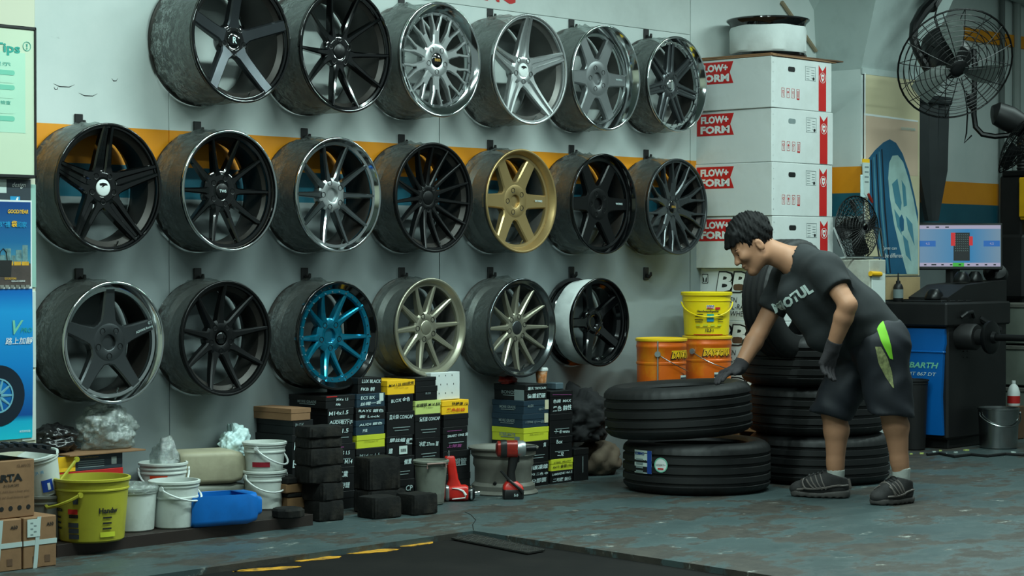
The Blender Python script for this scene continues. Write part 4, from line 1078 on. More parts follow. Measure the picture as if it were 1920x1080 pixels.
# ------------------------------------------------------------------ rubber and wood blocks
def rblock(label, c, sx, sy, sz, rz=0.0, seed=0, group='rubber lift blocks'):
    """worn ribbed rubber block"""
    t = thing('rubber_block', label, 'rubber block', c, rz, group)
    ring = []; nx = max(6, int(sx / .009)); ny = max(5, int(sy / .009)); pts = []
    for i in range(nx): pts.append((-sx/2 + sx * i / nx, -sy/2, (i % 2)))
    for i in range(ny): pts.append((sx/2, -sy/2 + sy * i / ny, (i % 2)))
    for i in range(nx): pts.append((sx/2 - sx * i / nx, sy/2, (i % 2)))
    for i in range(ny): pts.append((-sx/2, sy/2 - sy * i / ny, (i % 2)))
    rg = []
    for zz, k, rib in ((0, .93, 0), (.006, 1, 1), (sz * .5, 1.0, 1), (sz - .008, .99, 1), (sz, .93, 0)):
        row = []
        for j, (x, y, q) in enumerate(pts):
            kk = k - (.030 * q if rib else 0)
            nz_ = mnoise.noise(Vector((x * 30 + seed, y * 30, zz * 40))) * .004
            cr = 1 - .06 * (max(0, abs(x) / (sx / 2) + abs(y) / (sy / 2) - 1.75) * 4)
            row.append((x * kk * cr + nz_, y * kk * cr + nz_, zz + nz_ * .6 * (zz > .01)))
        rg.append(row)
    MB().loft(rg).build('block', MT['rubber_block'], t, smooth=30)
    return t
names = ['bottom', 'second', 'third', 'fourth', 'fifth', 'top']
p = base_of(618, 978, .06, 0)
zz = 0
for k_ in range(6):
    h = (.100, .088, .088, .084, .052, .056)[k_] * .82
    rblock('worn black rubber block, %s of the tall stack before the black boxes' % names[k_], (p[0] + (-.035, -.035, -.05, -.05, -.045, -.048)[k_] + .02, p[1] + .02 + (0, .005, .015, .012, .02, .015)[k_], zz), (.125, .125, .165, .17, .165, .165)[k_], .13, h, R((-10, 4, -12, -8, -14, -12)[k_]), k_)
    zz += h + .001
p = base_of(708, 974, .07, 0); rblock('low black rubber block lying in front of the others on the floor', (p[0] + .01, p[1], 0), .145, .13, .088, R(-6), 11)
p = base_of(778, 967, .07, 0); rblock('black rubber block on the floor beside the cloudy bucket', (p[0] + .01, p[1], 0), .135, .13, .086, R(-4), 12)
xb_ = at_y(717, 930, -.44)[0]; rblock('wide dusty black rubber block under the tallest one', (xb_, -.425, 0), .20, .13, .095, R(-5), 13)
rblock('tall torn black rubber block set on the dusty one', (xb_ - .012, -.42, .096), .165, .13, .138, R(-10), 14)
# wood blocks
p = at_z(565, 978, 0); zz = 0
for k_, (mt, h, sx, lab) in enumerate((('wood', .045, .125, 'bottom dirty wooden block of the low pile beside the rubber stack'), ('wood', .048, .130, 'second wooden block of the low pile beside the rubber stack'), ('rubber_block', .018, .12, 'thin black rubber pad between the wooden blocks'), ('wood', .038, .130, 'upper wooden block of the low pile beside the rubber stack'), ('rubber_block', .026, .11, 'split black rubber pad on top of the wooden blocks'))):
    t = thing('wood_block' if mt == 'wood' else 'rubber_pad', lab, 'block', (p[0] + .068 - .010 * k_, p[1] + .115, zz), R(-14 + 3 * k_))
    MB().box((0, 0, h / 2), (sx, .13, h), .004).build('block', MT[mt], t); zz += h + .0005
p = base_of(540, 973, .055, ZT)
t = tag(MB().lathe([(.001, 0), (.055, 0), (.064, .006), (.064, .030), (.056, .038), (.02, .034), (.001, .038)], 30, wob=lambda a, j: .003 * math.sin(9 * a + j)).build('rubber_disc', MT['rubber_block'], loc=p), 'round black rubber jack pad lying on the steel channel', 'rubber pad')
# ------------------------------------------------------------------ stacks of small boxes
YB = -.255
ORD = ['top', 'second', 'third', 'fourth', 'fifth', 'sixth', 'seventh', 'eighth']
CNAME = {'box_black': 'black', 'box_blue': 'slate blue', 'box_lime': 'lime yellow', 'box_yellow': 'bright yellow', 'box_pale': 'pale lime', 'card': 'brown', 'white_card': 'white'}
def pbox(px0, px1, z0, z1, mat, label, depth=.20, y=YB, dx=0.0, rz=0.0, hand=(), prints=0, ink='white_ink', side=None, edge=None):
    pm = 489 + (C0[2] - (z0 + z1) / 2) * 400
    x0 = at_y(px0, pm, y)[0]; x1 = at_y(px1, pm, y)[0]
    t = thing('parts_box', label, 'box', ((x0 + x1) / 2 + dx, y + depth / 2, z0), rz, 'small boxes stacked by the wall')
    w = x1 - x0; h = z1 - z0 - .0008
    lidh = min(.4 * h, .03)
    MB().box((0, 0, (h - lidh) / 2), (w - .003, depth - .003, h - lidh), .001).build('body', MT[mat], t, smooth=0)
    MB().box((0, 0, h - lidh / 2), (w, depth, lidh), .001).build('lid', MT[mat], t, smooth=0)
    f = -depth / 2 - .0008
    for k_, hh in enumerate(hand):
        s, u, v, hgt = hh[:4]; im = hh[4] if len(hh) > 4 else ink
        text(t, s, (u * w, f, v * h), hgt * h, MT[im], name='handwriting', width=(hh[5] * w if len(hh) > 5 else None), rot=R(random.uniform(-3, 3)), shear=.12, bold=.012)
    for k_ in range(prints):
        MB().box((.02 * w, f - .0003, h * (.34 - .12 * k_)), (w * (.62 - .12 * k_), .0006, .0035)).build('printed_line', MT['dim_ink'], t, smooth=0)
    if side:
        text(t, side, (-w / 2 - .0008, 0, h * .5), h * .22, MT['dim_ink'], face=FACE_SIDE, width=depth * .5, bold=.02)
        MB().box((-w / 2 - .0006, 0, h * .3), (.0006, depth * .42, .003)).build('printed_line', MT['dim_ink'], t, smooth=0)
    if edge: MB().box((-w * .3, f - .0003, h - .003), (w * .35, .0006, .004)).build('printed_edge', MT['red_ink'], t, smooth=0)
    return t, w, h, depth

def column(nm, px0, px1, rows, pys, depth=.20, y=YB, to_floor=True, side=(), jit=True):
    """rows from the top: (material, short note, kwargs); pys: row boundaries in the picture at the column's left front edge"""
    zs = [at_y(px0, py, y)[2] for py in pys]
    if to_floor: zs[-1] = 0.0
    out = []
    rnd = random.Random(nm)
    for k_, (mat, note, kw) in enumerate(rows):
        note = (' ' + note) if note else ''
        lab = '%s box%s, %s of the stack %s' % (CNAME[mat], note, ORD[k_] if k_ < len(rows) - 1 else 'bottom', nm)
        kw = dict(kw); ov = kw.pop('px', (px0, px1))
        out.append(pbox(ov[0], ov[1], zs[k_ + 1], zs[k_], mat, lab, depth, y, dx=rnd.uniform(-.003, .003), rz=R(rnd.uniform(-1.5, 1.5)), **kw))
    return out
B, L_, Y_, U, P_ = 'box_black', 'box_lime', 'box_yellow', 'box_blue', 'box_pale'
colA = column('under the blue wheel', 610, 666, [
    (B, 'with red corner mark', dict(hand=[('M14 x  1.5', .05, .68, .22), ('AMe', -.1, .3, .2)], side='MORE GRADE', edge=True)),
    (B, 'marked M14x1.5', dict(px=(615, 664), hand=[('M14x1.5', -.1, .74, .22, 'white_ink', .75), ('AUDI有介子', 0, .22, .24, 'white_ink', .9)], prints=1)),
    (B, 'marked M15x1.5', dict(px=(613, 662), hand=[('M15x1.5', -.08, .72, .24, 'white_ink', .8)], prints=1)),
    (B, 'with purple strokes', dict(hand=[('1.25 1.5', .1, .6, .16), ('M14', .25, .22, .18), ('——', -.1, .85, .03, 'pink_ink', .4)], prints=1)),
    (B, 'with two written characters', dict(hand=[('工業', .1, .72, .26), ('七分鏈', .1, .25, .24)], prints=1)),
    (B, '', dict())], (743, 767, 801, 834, 879, 925, 950), depth=.235)
colB = column('with two slate blue boxes', 668, 722, [
    (B, 'marked BLACK', dict(px=(671, 716), hand=[('LUX BLACK', .05, .76, .22, 'white_ink', .8), ('FKB 前', -.1, .28, .26, 'white_ink', .6)], prints=0)),
    (U, 'with white tag', dict(hand=[('ECS BX', -.12, .7, .24, 'white_ink', .5), ('丝帽一套', -.02, .28, .26, 'white_ink', .75)])),
    (B, 'marked LOCK', dict(hand=[('RAYS 銀色', 0, .72, .26, 'white_ink', .85), ('套 Lock', -.05, .28, .24, 'white_ink', .7)])),
    (U, 'with thin handwriting', dict(hand=[('AUDI 銀色', 0, .72, .2, 'white_ink', .8), ('齐套', -.2, .3, .22)])),
    (L_, '', dict(hand=[('STEELMATE', 0, .5, .06, 'black_ink', .5)])),
    (B, 'marked M14 x 1.5', dict(hand=[('M14 x 1.5', -.05, .55, .2, 'dim_ink', .7)], prints=1)),
    (B, '', dict())], (709, 739, 765, 789, 817, 842, 872, 930))
MB().box((colB[1][1] * .36, -colB[1][3] / 2 - .001, colB[1][2] * .68), (.024, .001, .034)).build('tag', MT['white_label'], colB[1][0], smooth=0)
colC = column('topped by bright yellow', 725, 777, [
    (Y_, 'marked M14 1.25', dict(hand=[('M14 1.25 BBS歐規', 0, .72, .24, 'black_ink', .9), ('STEEL ALLOY CASE', 0, .46, .05, 'black_ink', .5)])),
    (B, 'marked with gold characters', dict(px=(726, 774), hand=[('BLOX 金色', -.02, .68, .26, 'white_ink', .75)])),
    (B, 'with large white characters', dict(hand=[('普火袋 CONCAP', 0, .78, .2, 'white_ink', .85)], prints=2)),
    (B, 'with barcode label', dict(px=(724, 773), hand=[('鋼丝帽', -.1, .80, .2, 'white_ink', .6), ('網黑', .35, .7, .3, 'white_ink', .24), ('鐵', -.36, .3, .26)])),
    (B, 'marked with one white pair', dict(hand=[('備置', .25, .75, .22)], prints=2)),
    (B, '', dict(hand=[('CP', .3, .6, .25)]))], (714, 741, 773, 819, 858, 902, 930))
t, w, h, d_ = colC[3]
MB().box((.02, -d_ / 2 - .0012, h * .30), (.05, .001, .036)).build('barcode_label', MT['white_label'], t, smooth=0)
for q in range(9): MB().box((.005 + q * .0037, -d_ / 2 - .002, h * .28), (.0012 + .0008 * (q % 3), .0005, .014)).build('barcode_bar', MT['black_ink'], t, smooth=0)
colD = column('with a pale lime box', 779, 826, [
    (B, 'bare', dict(px=(779, 818))),
    (B, 'with tiny print', dict(px=(779, 820), hand=[('BLOX', .05, .5, .14, 'dim_ink', .25)])),
    (P_, 'with black writing', dict(hand=[('丝帽銀 M14 BX', 0, .70, .26, 'black_ink', .95), ('STEEL', 0, .48, .05, 'black_ink', .4)])),
    (B, 'with three white characters', dict(hand=[('賃然首 CONCAP', .05, .80, .2, 'white_ink', .8)], prints=2)),
    (B, 'with fine white writing', dict(hand=[('冰鑽 27mm 首', .02, .74, .2, 'white_ink', .8)], prints=2)),
    (B, '', dict())], (708, 725, 752, 778, 822, 868, 920))
colE = column('under the perforated box', 829, 879, [
    (Y_, 'with red and black writing', dict(hand=[('快鋼彈 12', .15, .74, .22, 'black_ink', .6), ('黑色船袋', .0, .3, .26, 'red_ink', .7)])),
    (B, 'with faded print', dict(px=(831, 878))),
    (B, 'with pink and white writing', dict(px=(831, 877), hand=[('SMART ONE 貨', .08, .64, .14, 'white_ink', .85), ('————', -.05, .84, .02, 'pink_ink', .6), ('上架首', -.05, .2, .14, 'pink_ink', .6)], prints=1)),
    (B, 'with brown writing', dict(px=(831, 882), hand=[('銅管', .1, .5, .3, 'card_dark' if False else 'dim_ink', .5)], prints=1)),
    (B, '', dict(px=(831, 882)))], (752, 778, 802, 847, 890, 925))
zE = at_y(829, 751, YB)[2]
x0, x1 = at_y(817, 720, YB)[0], at_y(871, 720, YB)[0]; z1 = at_y(871, 697, YB)[2]
t = thing('perforated_box', 'white box with small tick marks standing on a yellow box', 'box', ((x0 + x1) / 2, YB + .09, zE))
MB().box((0, 0, (z1 - zE) / 2), (x1 - x0, .12, z1 - zE), .002).build('body', MT['white_card'], t)
for q in range(9):
    MB().box(((q % 3 - 1) * .042 + .01 * (q // 3 % 2), -.0605, .03 + (q // 3) * .04), (.003, .001, .007)).build('printed_tick', MT['black_ink'], t, smooth=0)
colF = column('carrying the orange cup', 981, 1029, [
    (B, 'with grey side label', dict(px=(985, 1026), hand=[('蓮天 TRYCAN', 0, .76, .2, 'white_ink', .85), ('價重鑽碟', -.02, .28, .3, 'white_ink', .85)], side='BONOSS')),
    (U, 'with cream tag', dict(hand=[('AUDI', -.25, .6, .2, 'dim_ink'), ('GD CT', .2, .3, .16, 'dim_ink')], side='MORE GRADE')),
    (U, 'with second cream tag', dict(hand=[('17PM 小一白', -.05, .4, .22, 'dim_ink', .7)], side='MORE GRADE')),
    (L_, 'with black side print', dict(hand=[('STEEL ALLOY NUTS', 0, .5, .07, 'black_ink', .55)], side='STEELMATE')),
    (B, 'with white stripe print', dict(hand=[('7小M', -.1, .76, .16), ('貨', .32, .8, .2)], prints=2)),
    (B, 'crowded with writing', dict(hand=[('鏡碳凍雄', .05, .8, .2, 'white_ink', .8), ('LONG 二色 中', 0, .52, .12, 'white_ink', .9), ('一分即面', 0, .22, .2, 'white_ink', .8)]))], (722, 752, 777, 803, 829, 870, 914), depth=.205)
for q in (1, 2): MB().box((colF[q][1] * .40, -colF[q][3] / 2 - .001, colF[q][2] * .62), (.026, .001, .045)).build('tag', M('cream_tag', (196, 190, 160), .6), colF[q][0], smooth=0)
t, w, h, d_ = colF[0]; MB().box((-w / 2 - .001, -d_ * .30, h * .34), (.001, .062, .05)).build('side_label', MT['dim_ink'], t, smooth=0)
MB().box((colF[3][1] * -.5 - .001, -colF[3][3] * .30, .012), (.001, .032, .022)).build('side_label', MT['dim_ink'], colF[3][0], smooth=0)
colG = column('beside the brown sack', 1033, 1074, [
    (B, 'with pink line', dict(hand=[('——————', 0, .83, .02, 'pink_ink', .85), ('色調  MAX', 0, .56, .16, 'white_ink', .8), ('黑色 鈉性', 0, .24, .24, 'white_ink', .85)], prints=0)),
    (B, 'with two lines', dict(hand=[('十 E mm', 0, .22, .18, 'white_ink', .7)], prints=2)),
    (B, 'marked Box', dict(hand=[('Box', -.1, .78, .18), ('二兒', -.05, .22, .2)], prints=1)),
    (L_, 'with dark writing', dict(hand=[('4x15 套盤(白)', 0, .35, .3, 'black_ink', .9), ('STEEL ALLOY', 0, .75, .12, 'black_ink', .8)])),
    (B, 'with two rows of writing', dict(hand=[('二司匯 鈦佈', 0, .3, .3, 'white_ink', .85), ('LAMBRENE 14x1.5', 0, .78, .18, 'white_ink', .9)]))], (734, 777, 820, 862, 884, 906))
zH = at_y(1076, 842, YB)[2]
t, w, h, d_ = pbox(1077, 1104, 0, zH, B, 'plain black box standing at the end beside the brown sack', .19)
for q in (0, 1): MB().box((.004 + q * .006, -d_ / 2 - .001, h * .5), (.0018, .0006, h * .5)).build('printed_line', MT['dim_ink'], t, smooth=0)
# boxes at the far left of the stacks
zA = at_y(500, 820, -.24)[2]
t, w, h, d_ = pbox(548, 592, 0, zA, B, 'tall black box marked M14 in chalk behind the rubber stack', .30, -.24, hand=[('M.14', -.1, .86, .10), ('BON.', -.1, .64, .10)])
zB = at_y(548, 789, -.24)[2]
pbox(550, 587, zA, zB, B, 'faded black box under the brown carton lid', .30, -.24, hand=[('BLOX', -.2, .7, .22, 'dim_ink'), ('套業', .2, .35, .3, 'dim_ink')])
zC = at_y(548, 766, -.24)[2]
pbox(546, 583, zB, zC, 'card', 'low brown cardboard box on the faded black box', .29, -.245)
# small things on top
zF = at_y(985, 722, YB)[2]
p = at_y(1015, 720, YB + .07)
t = thing('paper_cup', 'orange printed paper cup with white lid on the black boxes', 'cup', (p[0], YB + .07, zF))
MB().lathe([(.001, .001), (.0225, 0), (.0235, .002), (.030, .062), (.029, .062), (.001, .060)], 24).build('cup', M('orange_cup_print', (206, 130, 74), .6, 0, .3, 50, dirt=(225, 205, 180), ds=40, damt=.8), t)
MB().lathe([(.0315, .058), (.0325, .062), (.0315, .070), (.028, .073), (.001, .071)], 24).build('lid', MT['white_print'], t)
zG = at_y(1033, 734, YB)[2]
t = tag(MB().box((0, 0, .0165), (.055, .07, .033), .004).build('small_case', M('grey_case', (74, 92, 100), .45), loc=(at_y(1040, 728, YB + .1)[0], YB + .10, zG)), 'small grey blue case on the stack beside the cup', 'case')
crumple('plastic_scrap', 'orange red scrap in clear film on the black boxes under the wheel', 'scrap', (at_y(955, 716, YB + .12)[0], YB + .13, zF), (.05, .04, .022), 'dark_red', 3, .3, 3)

# ------------------------------------------------------------------ cloudy bucket, tools, old rim
cb = bucket('cloudy_bucket', 'grimy translucent plastic bucket with pinkish handle beside the red air wrench', base_of(808, 948, .052, 0), .056, .074, .196, 'grime_plastic', bands=(.88,))
MB().tube([camloc(-.012, .084, .165), camloc(-.012, .088, .185), camloc(.055, .066, .187), camloc(.066, .045, .185), camloc(.068, .044, .165)], .004, 6).build('handle', M('pinkish_handle', (150, 120, 112), .5), cb)
MB().lathe([(.0575, .012), (.0610, .05)], 40).build('residue', MT['steel_grey'], cb)

def rring(cx, cz, w, h, r, x, n=4):           # section across x
    return [(x, a + cx, b + cz) for a, b in rr_ring(w, h, r, n)]
p = base_of(860, 941, .035, 0)
t = thing('air_wrench', 'red air impact wrench standing nose sideways on the floor', 'impact wrench', p, -YAW + R(4))
MB().loft([rring(0, .034, .040, .040, .018, -.072), rring(0, .036, .062, .062, .02, -.066), rring(0, .037, .068, .070, .02, -.02), rring(0, .037, .068, .070, .02, .03), rring(0, .035, .060, .062, .02, .042)]).build('housing', MT['red_plastic'], t, smooth=50)
MB().lathe([(.001, .040), (.030, .040), (.032, .048), (.032, .062), (.024, .072), (.001, .072)], 22, 'X', off=(0, 0, .035)).build('nose', MT['black_satin'], t)
MB().lathe([(.033, .052), (.0335, .060)], 22, 'X', off=(0, 0, .035)).build('nose_ring', MT['chrome'], t)
MB().lathe([(.001, .072), (.011, .072), (.011, .092), (.009, .095), (.001, .095)], 12, 'X', off=(0, 0, .035)).build('anvil', MT['chrome'], t)
MB().loft([[(a - .020 + u, b, z) for a, b in rr_ring(w, d_, .012, 4)] for z, u, w, d_ in ((.055, .0, .085, .050), (.078, -.002, .060, .044), (.10, -.004, .044, .042), (.16, -.012, .040, .040), (.195, -.020, .046, .042), (.20, -.020, .040, .036))]).build('grip', MT['red_plastic'], t, smooth=50)
MB().tube([(-.045, 0, .20), (-.046, 0, .226)], [.006, .0045], 8).build('air_plug', MT['chrome'], t)
MB().tube([(-.045, 0, .212), (-.0455, 0, .216)], .0075, 8).build('plug_collar', MT['stainless'], t)
def curve_plate(name, pts, mat, parent, rad): return MB().tube(pts, rad, 6).build(name, MT[mat], parent)
MB().loft([rring(0, .036, .066, .066, .02, -.060), rring(0, .037, .0705, .073, .02, -.056), rring(0, .037, .0705, .073, .02, -.046), rring(0, .037, .066, .068, .02, -.043)], False).build('white_band', MT['alloy'], t)
curve_plate('white_stripe', [(-.030, -.035, .060), (-.005, -.0355, .058), (.018, -.0355, .048), (.030, -.035, .030), (.028, -.0345, .018), (-.03, -.0345, .012)], 'white_print', t, [.002, .003, .005, .006, .003, .002])

p = base_of(962, 937, .04, 0)
t = thing('cordless_wrench', 'dark red cordless impact wrench standing upright on its battery', 'impact wrench', p, -YAW + R(6))
MB().loft([[(a, b, z) for a, b in rr_ring(w, d_, .012, 4)] for z, w, d_ in ((0, .085, .066), (.004, .092, .072), (.040, .092, .072), (.044, .088, .068))]).build('battery', MT['black_plastic'], t, smooth=40)
MB().loft([[(a + u, b, z) for a, b in rr_ring(w, d_, .012, 4)] for z, u, w, d_ in ((.044, 0, .092, .066), (.060, -.002, .086, .060), (.074, -.006, .060, .044), (.078, -.006, .050, .040))]).build('foot', MT['red_plastic'], t, smooth=40)
MB().loft([[(a + u, b, z) for a, b in rr_ring(w, d_, .015, 4)] for z, u, w, d_ in ((.075, -.008, .042, .036), (.12, -.010, .036, .034), (.155, -.002, .042, .036), (.20, .004, .050, .040))]).build('grip', MT['black_plastic'], t, smooth=50)
MB().loft([rring(0, .225, .036, .040, .016, -.078), rring(0, .225, .062, .070, .022, -.070), rring(0, .225, .068, .076, .022, -.04), rring(0, .225, .068, .076, .022, .018)]).build('housing', MT['dark_red'], t, smooth=50)
MB().loft([rring(0, .225, .070, .078, .022, -.058), rring(0, .225, .074, .080, .022, -.050), rring(0, .225, .074, .080, .022, -.036), rring(0, .225, .070, .078, .022, -.03)], False).build('rear_band', MT['black_plastic'], t)
MB().lathe([(.034, .016), (.036, .022), (.036, .045), (.030, .055), (.016, .058), (.001, .058)], 24, 'X', off=(0, 0, .226)).build('gear_case', MT['alloy'], t)
MB().lathe([(.001, .055), (.0135, .055), (.0135, .102), (.012, .105), (.001, .105)], 14, 'X', off=(0, 0, .226)).build('socket', MT['black_satin'], t)
MB().box((.022, 0, .180), (.012, .018, .034), .004).build('trigger', MT['black_plastic'], t)
MB().tube([(-.02, -.036, .085), (.005, -.042, .065), (.030, -.042, .045), (.040, -.040, .028)], .007, 6).build('strap', MT['black_plastic'], t)
MB().tube([(-.02, -.03, .085), (-.045, -.03, .115), (-.058, -.028, .130)], .006, 6).build('strap', MT['black_plastic'], t)
text(t, '5.0', (.010, -.0365, .020), .012, MT['white_ink'], bold=.03)
# steel rim lying on the floor
p = base_of(945, 931, .16, 0)
t = thing('old_steel_wheel', 'old grey steel wheel lying flat on the floor behind the wrenches', 'wheel', (p[0] - .005, p[1], 0))
Rr, hh = .158, .215
prof = [(Rr, 0), (Rr + .004, .006), (Rr - .002, .014), (Rr - .012, .020), (Rr - .012, .040), (Rr - .026, .055), (Rr - .026, .12), (Rr - .018, .135), (Rr - .020, .165), (Rr - .008, .180), (Rr - .008, .198), (Rr + .004, .206), (Rr + .006, .213), (Rr, .216),
        (Rr - .012, .212), (Rr - .022, .195), (Rr - .034, .16), (Rr - .036, .05), (Rr - .02, .02), (Rr - .008, 0)]
MB().lathe(prof, 64, close=True).build('drum', MT['steel_grey'], t)
MB().lathe([(Rr - .034, .10), (.09, .115), (.07, .10), (.035, .10), (.033, .085), (.07, .085), (.09, .10), (Rr - .034, .085)], 48).build('disc', MT['steel_grey'], t)
a = CAMAZ - R(16); MB().lathe([(.001, -.003), (.008, -.003), (.009, 0)], 10, 'Z').v
MB().tube([((Rr - .026) * math.cos(a), (Rr - .026) * math.sin(a), .058), ((Rr - .016) * math.cos(a), (Rr - .016) * math.sin(a), .055)], .008, 10).build('valve_hole', MT['black_ink'], t)

# dark cloth heap and sack
p = at_z(1135, 893, 0); crumple('brown_sack', 'crumpled brown sack on the floor beside the tyres', 'sack', (p[0] + .05, p[1] + .10, 0), (.125, .12, .10), 'sack', 4, .22, 4)
p = at_z(1112, 838, .16); crumple('black_cloth_heap', 'heap of black cloth lying on the black boxes and sack beside the tyres', 'cloth', (p[0] + .06, p[1] + .14, .178), (.16, .13, .125), 'dark_cloth', 6, .3, 5, shape=lambda p: 1 + .3 * max(0, p.z) * (1 if p.x > -.2 else .2))

# ------------------------------------------------------------------ tyres
def tyre_mesh(D, Wd, seed=0, hole=.30, seg=144):
    Ro = D / 2; hw = Wd / 2; ri = hole
    pr = [(ri, -hw * .80, 0), (ri + .004, -hw * .92, 0), (ri + .035, -hw * 1.02, 0), ((ri + Ro) / 2 + .01, -hw * 1.06, 0), (Ro - .022, -hw * .97, 0), (Ro - .008, -hw * .86, 1)]
    gx = [-.62, -.24, .16, .54]
    z = -hw * .80
    pr.append((Ro - .002, -hw * .78, 1))
    for g in gx:
        pr += [(Ro - .001 + .002 * (1 - abs(g)), hw * g - .009, 2 if abs(g) > .5 else 0), (Ro - .009, hw * g - .004, 0), (Ro - .009, hw * g + .004, 0), (Ro + .001, hw * g + .009, 0)]
    pr += [(Ro - .002, hw * .78, 1), (Ro - .008, hw * .86, 1), (Ro - .022, hw * .97, 0), ((ri + Ro) / 2 + .01, hw * 1.06, 0), (ri + .035, hw * 1.02, 0), (ri + .004, hw * .92, 0), (ri, hw * .80, 0)]
    pr += [(ri + .03, hw * .78, 0), (Ro - .03, hw * .80, 0), (Ro - .022, 0, 0), (Ro - .03, -hw * .80, 0), (ri + .03, -hw * .78, 0)]
    flag = [q[2] for q in pr]
    i_seg = [0]
    vs = []; m = len(pr)
    for i in range(seg):
        a = 2 * PI * i / seg
        for j, (r, h, fl_) in enumerate(pr):
            rr_ = r - (.0035 if fl_ == 1 and i % 3 == 0 else 0)
            vs.append((rr_ * math.cos(a), rr_ * math.sin(a), h))
    fs = [(i * m + j, ((i + 1) % seg) * m + j, ((i + 1) % seg) * m + (j + 1) % m, i * m + (j + 1) % m) for i in range(seg) for j in range(m)]
    return MB().add(vs, fs).mesh('tyre', 40)
def tyre(label, c, D, Wd, rot=(0, 0, 0), group='tyres on the floor'):
    t = link('tyre', tyre_mesh(D, Wd, hole=D / 2 - .115), MT['rubber'], None, c, rot)
    return tag(t, label, 'tyre', group)
TW = .222
pL = base_of(1306, 932, .345, 0)
lowL = tyre('black tyre with white label and round sticker, bottom of the left stack', (pL[0], pL[1], TW / 2 * 1.06), .690, TW)
upL = tyre('black tyre being lifted by the mechanic, on the labelled tyre', (pL[0] - .062, pL[1] + .062, TW * 1.06 + .142), .690, .225, (R(-2.3), R(-2.1), 0))
pR = base_of(1536, 913, .340, 0)
zz = TW / 2 * 1.06
for k_, nm in enumerate(('bottom', 'middle', 'top')):
    tyre('black tyre, %s of three stacked behind the mechanic' % nm, (pR[0] + (0, -.015, -.035)[k_], pR[1] + (0, .010, .02)[k_], zz), (.680, .675, .685)[k_], TW); zz += TW * 1.063
pu = at_d(1479, 560, 9.80); tu = tyre('upright black tyre standing in the opening of the stacked tyres', (pu[0], pu[1], .888), .570, .17, (PI / 2, 0, 0))
# stickers on the lower left tyre
def tyre_patch(t, R0, z, w, h, mat, az, name, rnd=False):
    o = wrap_patch(t, R0, z, w, h, mat, az, name, .0025, 8); return o
tyre_patch(lowL, .343, .030, .115, .105, 'white_label', R(-51), 'label'); tyre_patch(lowL, .3445, .030, .026, .105, M('blue_label_print', (24, 62, 140), .5), R(-43.5), 'label_band')
a_ = R(-54); wrap_text(lowL, 'KUMHO', .3465, .068, .014, M('blue_letter', (20, 60, 130), .5), R(-54), bold=.04)
for q in range(4): tyre_patch(lowL, .3455, .040 - .018 * q, .05, .008, 'dim_ink', R(-54), 'label_print')
av = CAMAZ + R(-34); Fp = Matrix(((-math.sin(av), 0, math.cos(av)), (math.cos(av), 0, math.sin(av)), (0, 1, 0)))
def disc(t, r0, r1, z, az, Rb, mat, name, lift, sq=1.0):
    a = CAMAZ + az; mb = MB(); v = []; n = 28
    for rr_ in (r0, r1):
        for i in range(n):
            b = 2 * PI * i / n; aa = a + rr_ * math.cos(b) / Rb
            v.append(((Rb + lift) * math.cos(aa), (Rb + lift) * math.sin(aa), z + rr_ * math.sin(b) * sq))
    f = [(i, (i + 1) % n, n + (i + 1) % n, n + i) for i in range(n)]
    return mb.add(v, f).build(name, MT[mat] if isinstance(mat, str) else mat, t)
disc(lowL, .001, .034, .022, R(-33), .344, 'white_print', 'round_sticker', .003); disc(lowL, .029, .034, .022, R(-33), .344, 'board_mid', 'sticker_ring', .004)
wrap_text(lowL, 'DESERT+', .3485, .022, .008, MT['black_ink'], R(-33), width=.05)
tyre_patch(lowL, .348, .005, .03, .006, 'red_ink', R(-33), 'sticker_print')

# ------------------------------------------------------------------ drums and hand-wash bucket by the wall
def drum(label, px, py_top, y, r, h, z0):
    p = at_y(px, py_top, y)
    t = thing('metal_pail', label, 'pail', (p[0], y, z0), group='orange oil pails')
    MB().lathe([(.001, 0), (r * .96, 0), (r * .965, .006), (r * .97, h * .62), (r * .995, h * .625), (r * .995, h * .65), (r * .975, h * .66), (r * .985, h * .86), (r * 1.0, h * .87), (r, h * .90), (r * .985, h * .91), (r * .985, h - .012)], 44).build('body', MT['drum_orange'], t)
    MB().lathe([(r * .985, h - .016), (r * 1.03, h - .012), (r * 1.035, h - .002), (r * 1.0, h + .002), (r * .95, h - .004), (.001, h - .006)], 44).build('lid', MT['drum_yellow'], t)
    return t
ztop_ = at_y(1240, 634, -.26)[2]; ztop = .345; zlow = ztop_ - ztop
d1 = drum('orange and yellow metal pail standing apart from the hand-wash bucket', 1240, 640, -.26, .128, ztop, zlow)
d2 = drum('orange and yellow metal pail under the yellow hand-wash bucket', 1326, 640, -.24, .128, ztop, zlow)
for q, d in enumerate((d1, d2)):
    lw = drum('lower orange pail carrying the %s' % ('lone orange pail' if q == 0 else 'pail with the hand-wash bucket'), 1240, 640, d.location.y, .126, zlow - .003, 0); lw.location.x = d.location.x
for d, az in ((d1, R(46)), (d2, R(12))):
    wrap_patch(d, .1275, ztop * .78, .16, ztop * .10, 'drum_yellow', az + R(10), 'printed_band')
    wrap_text(d, 'DAYTONA', .1290, ztop * .755, .040, MT['black_ink'], az + R(8), width=.17, bold=.06, shear=.35, name='lettering_shadow'); wrap_text(d, 'DAYTONA', .1300, ztop * .76, .034, MT['yellow_ink'], az + R(8), width=.16, bold=.025, shear=.35)
    wrap_patch(d, .1265, ztop * .40, .065, .045, 'white_label', az + R(14)); wrap_patch(d, .1275, ztop * .415, .065, .014, 'slate', az + R(14), 'label_print')
a = CAMAZ + R(-12)
MB().tube([(.131 * math.cos(a), .131 * math.sin(a), ztop * .05), (.131 * math.cos(a), .131 * math.sin(a), ztop * .97)], .004, 6).build('seam_strip', MT['alloy'], d1)
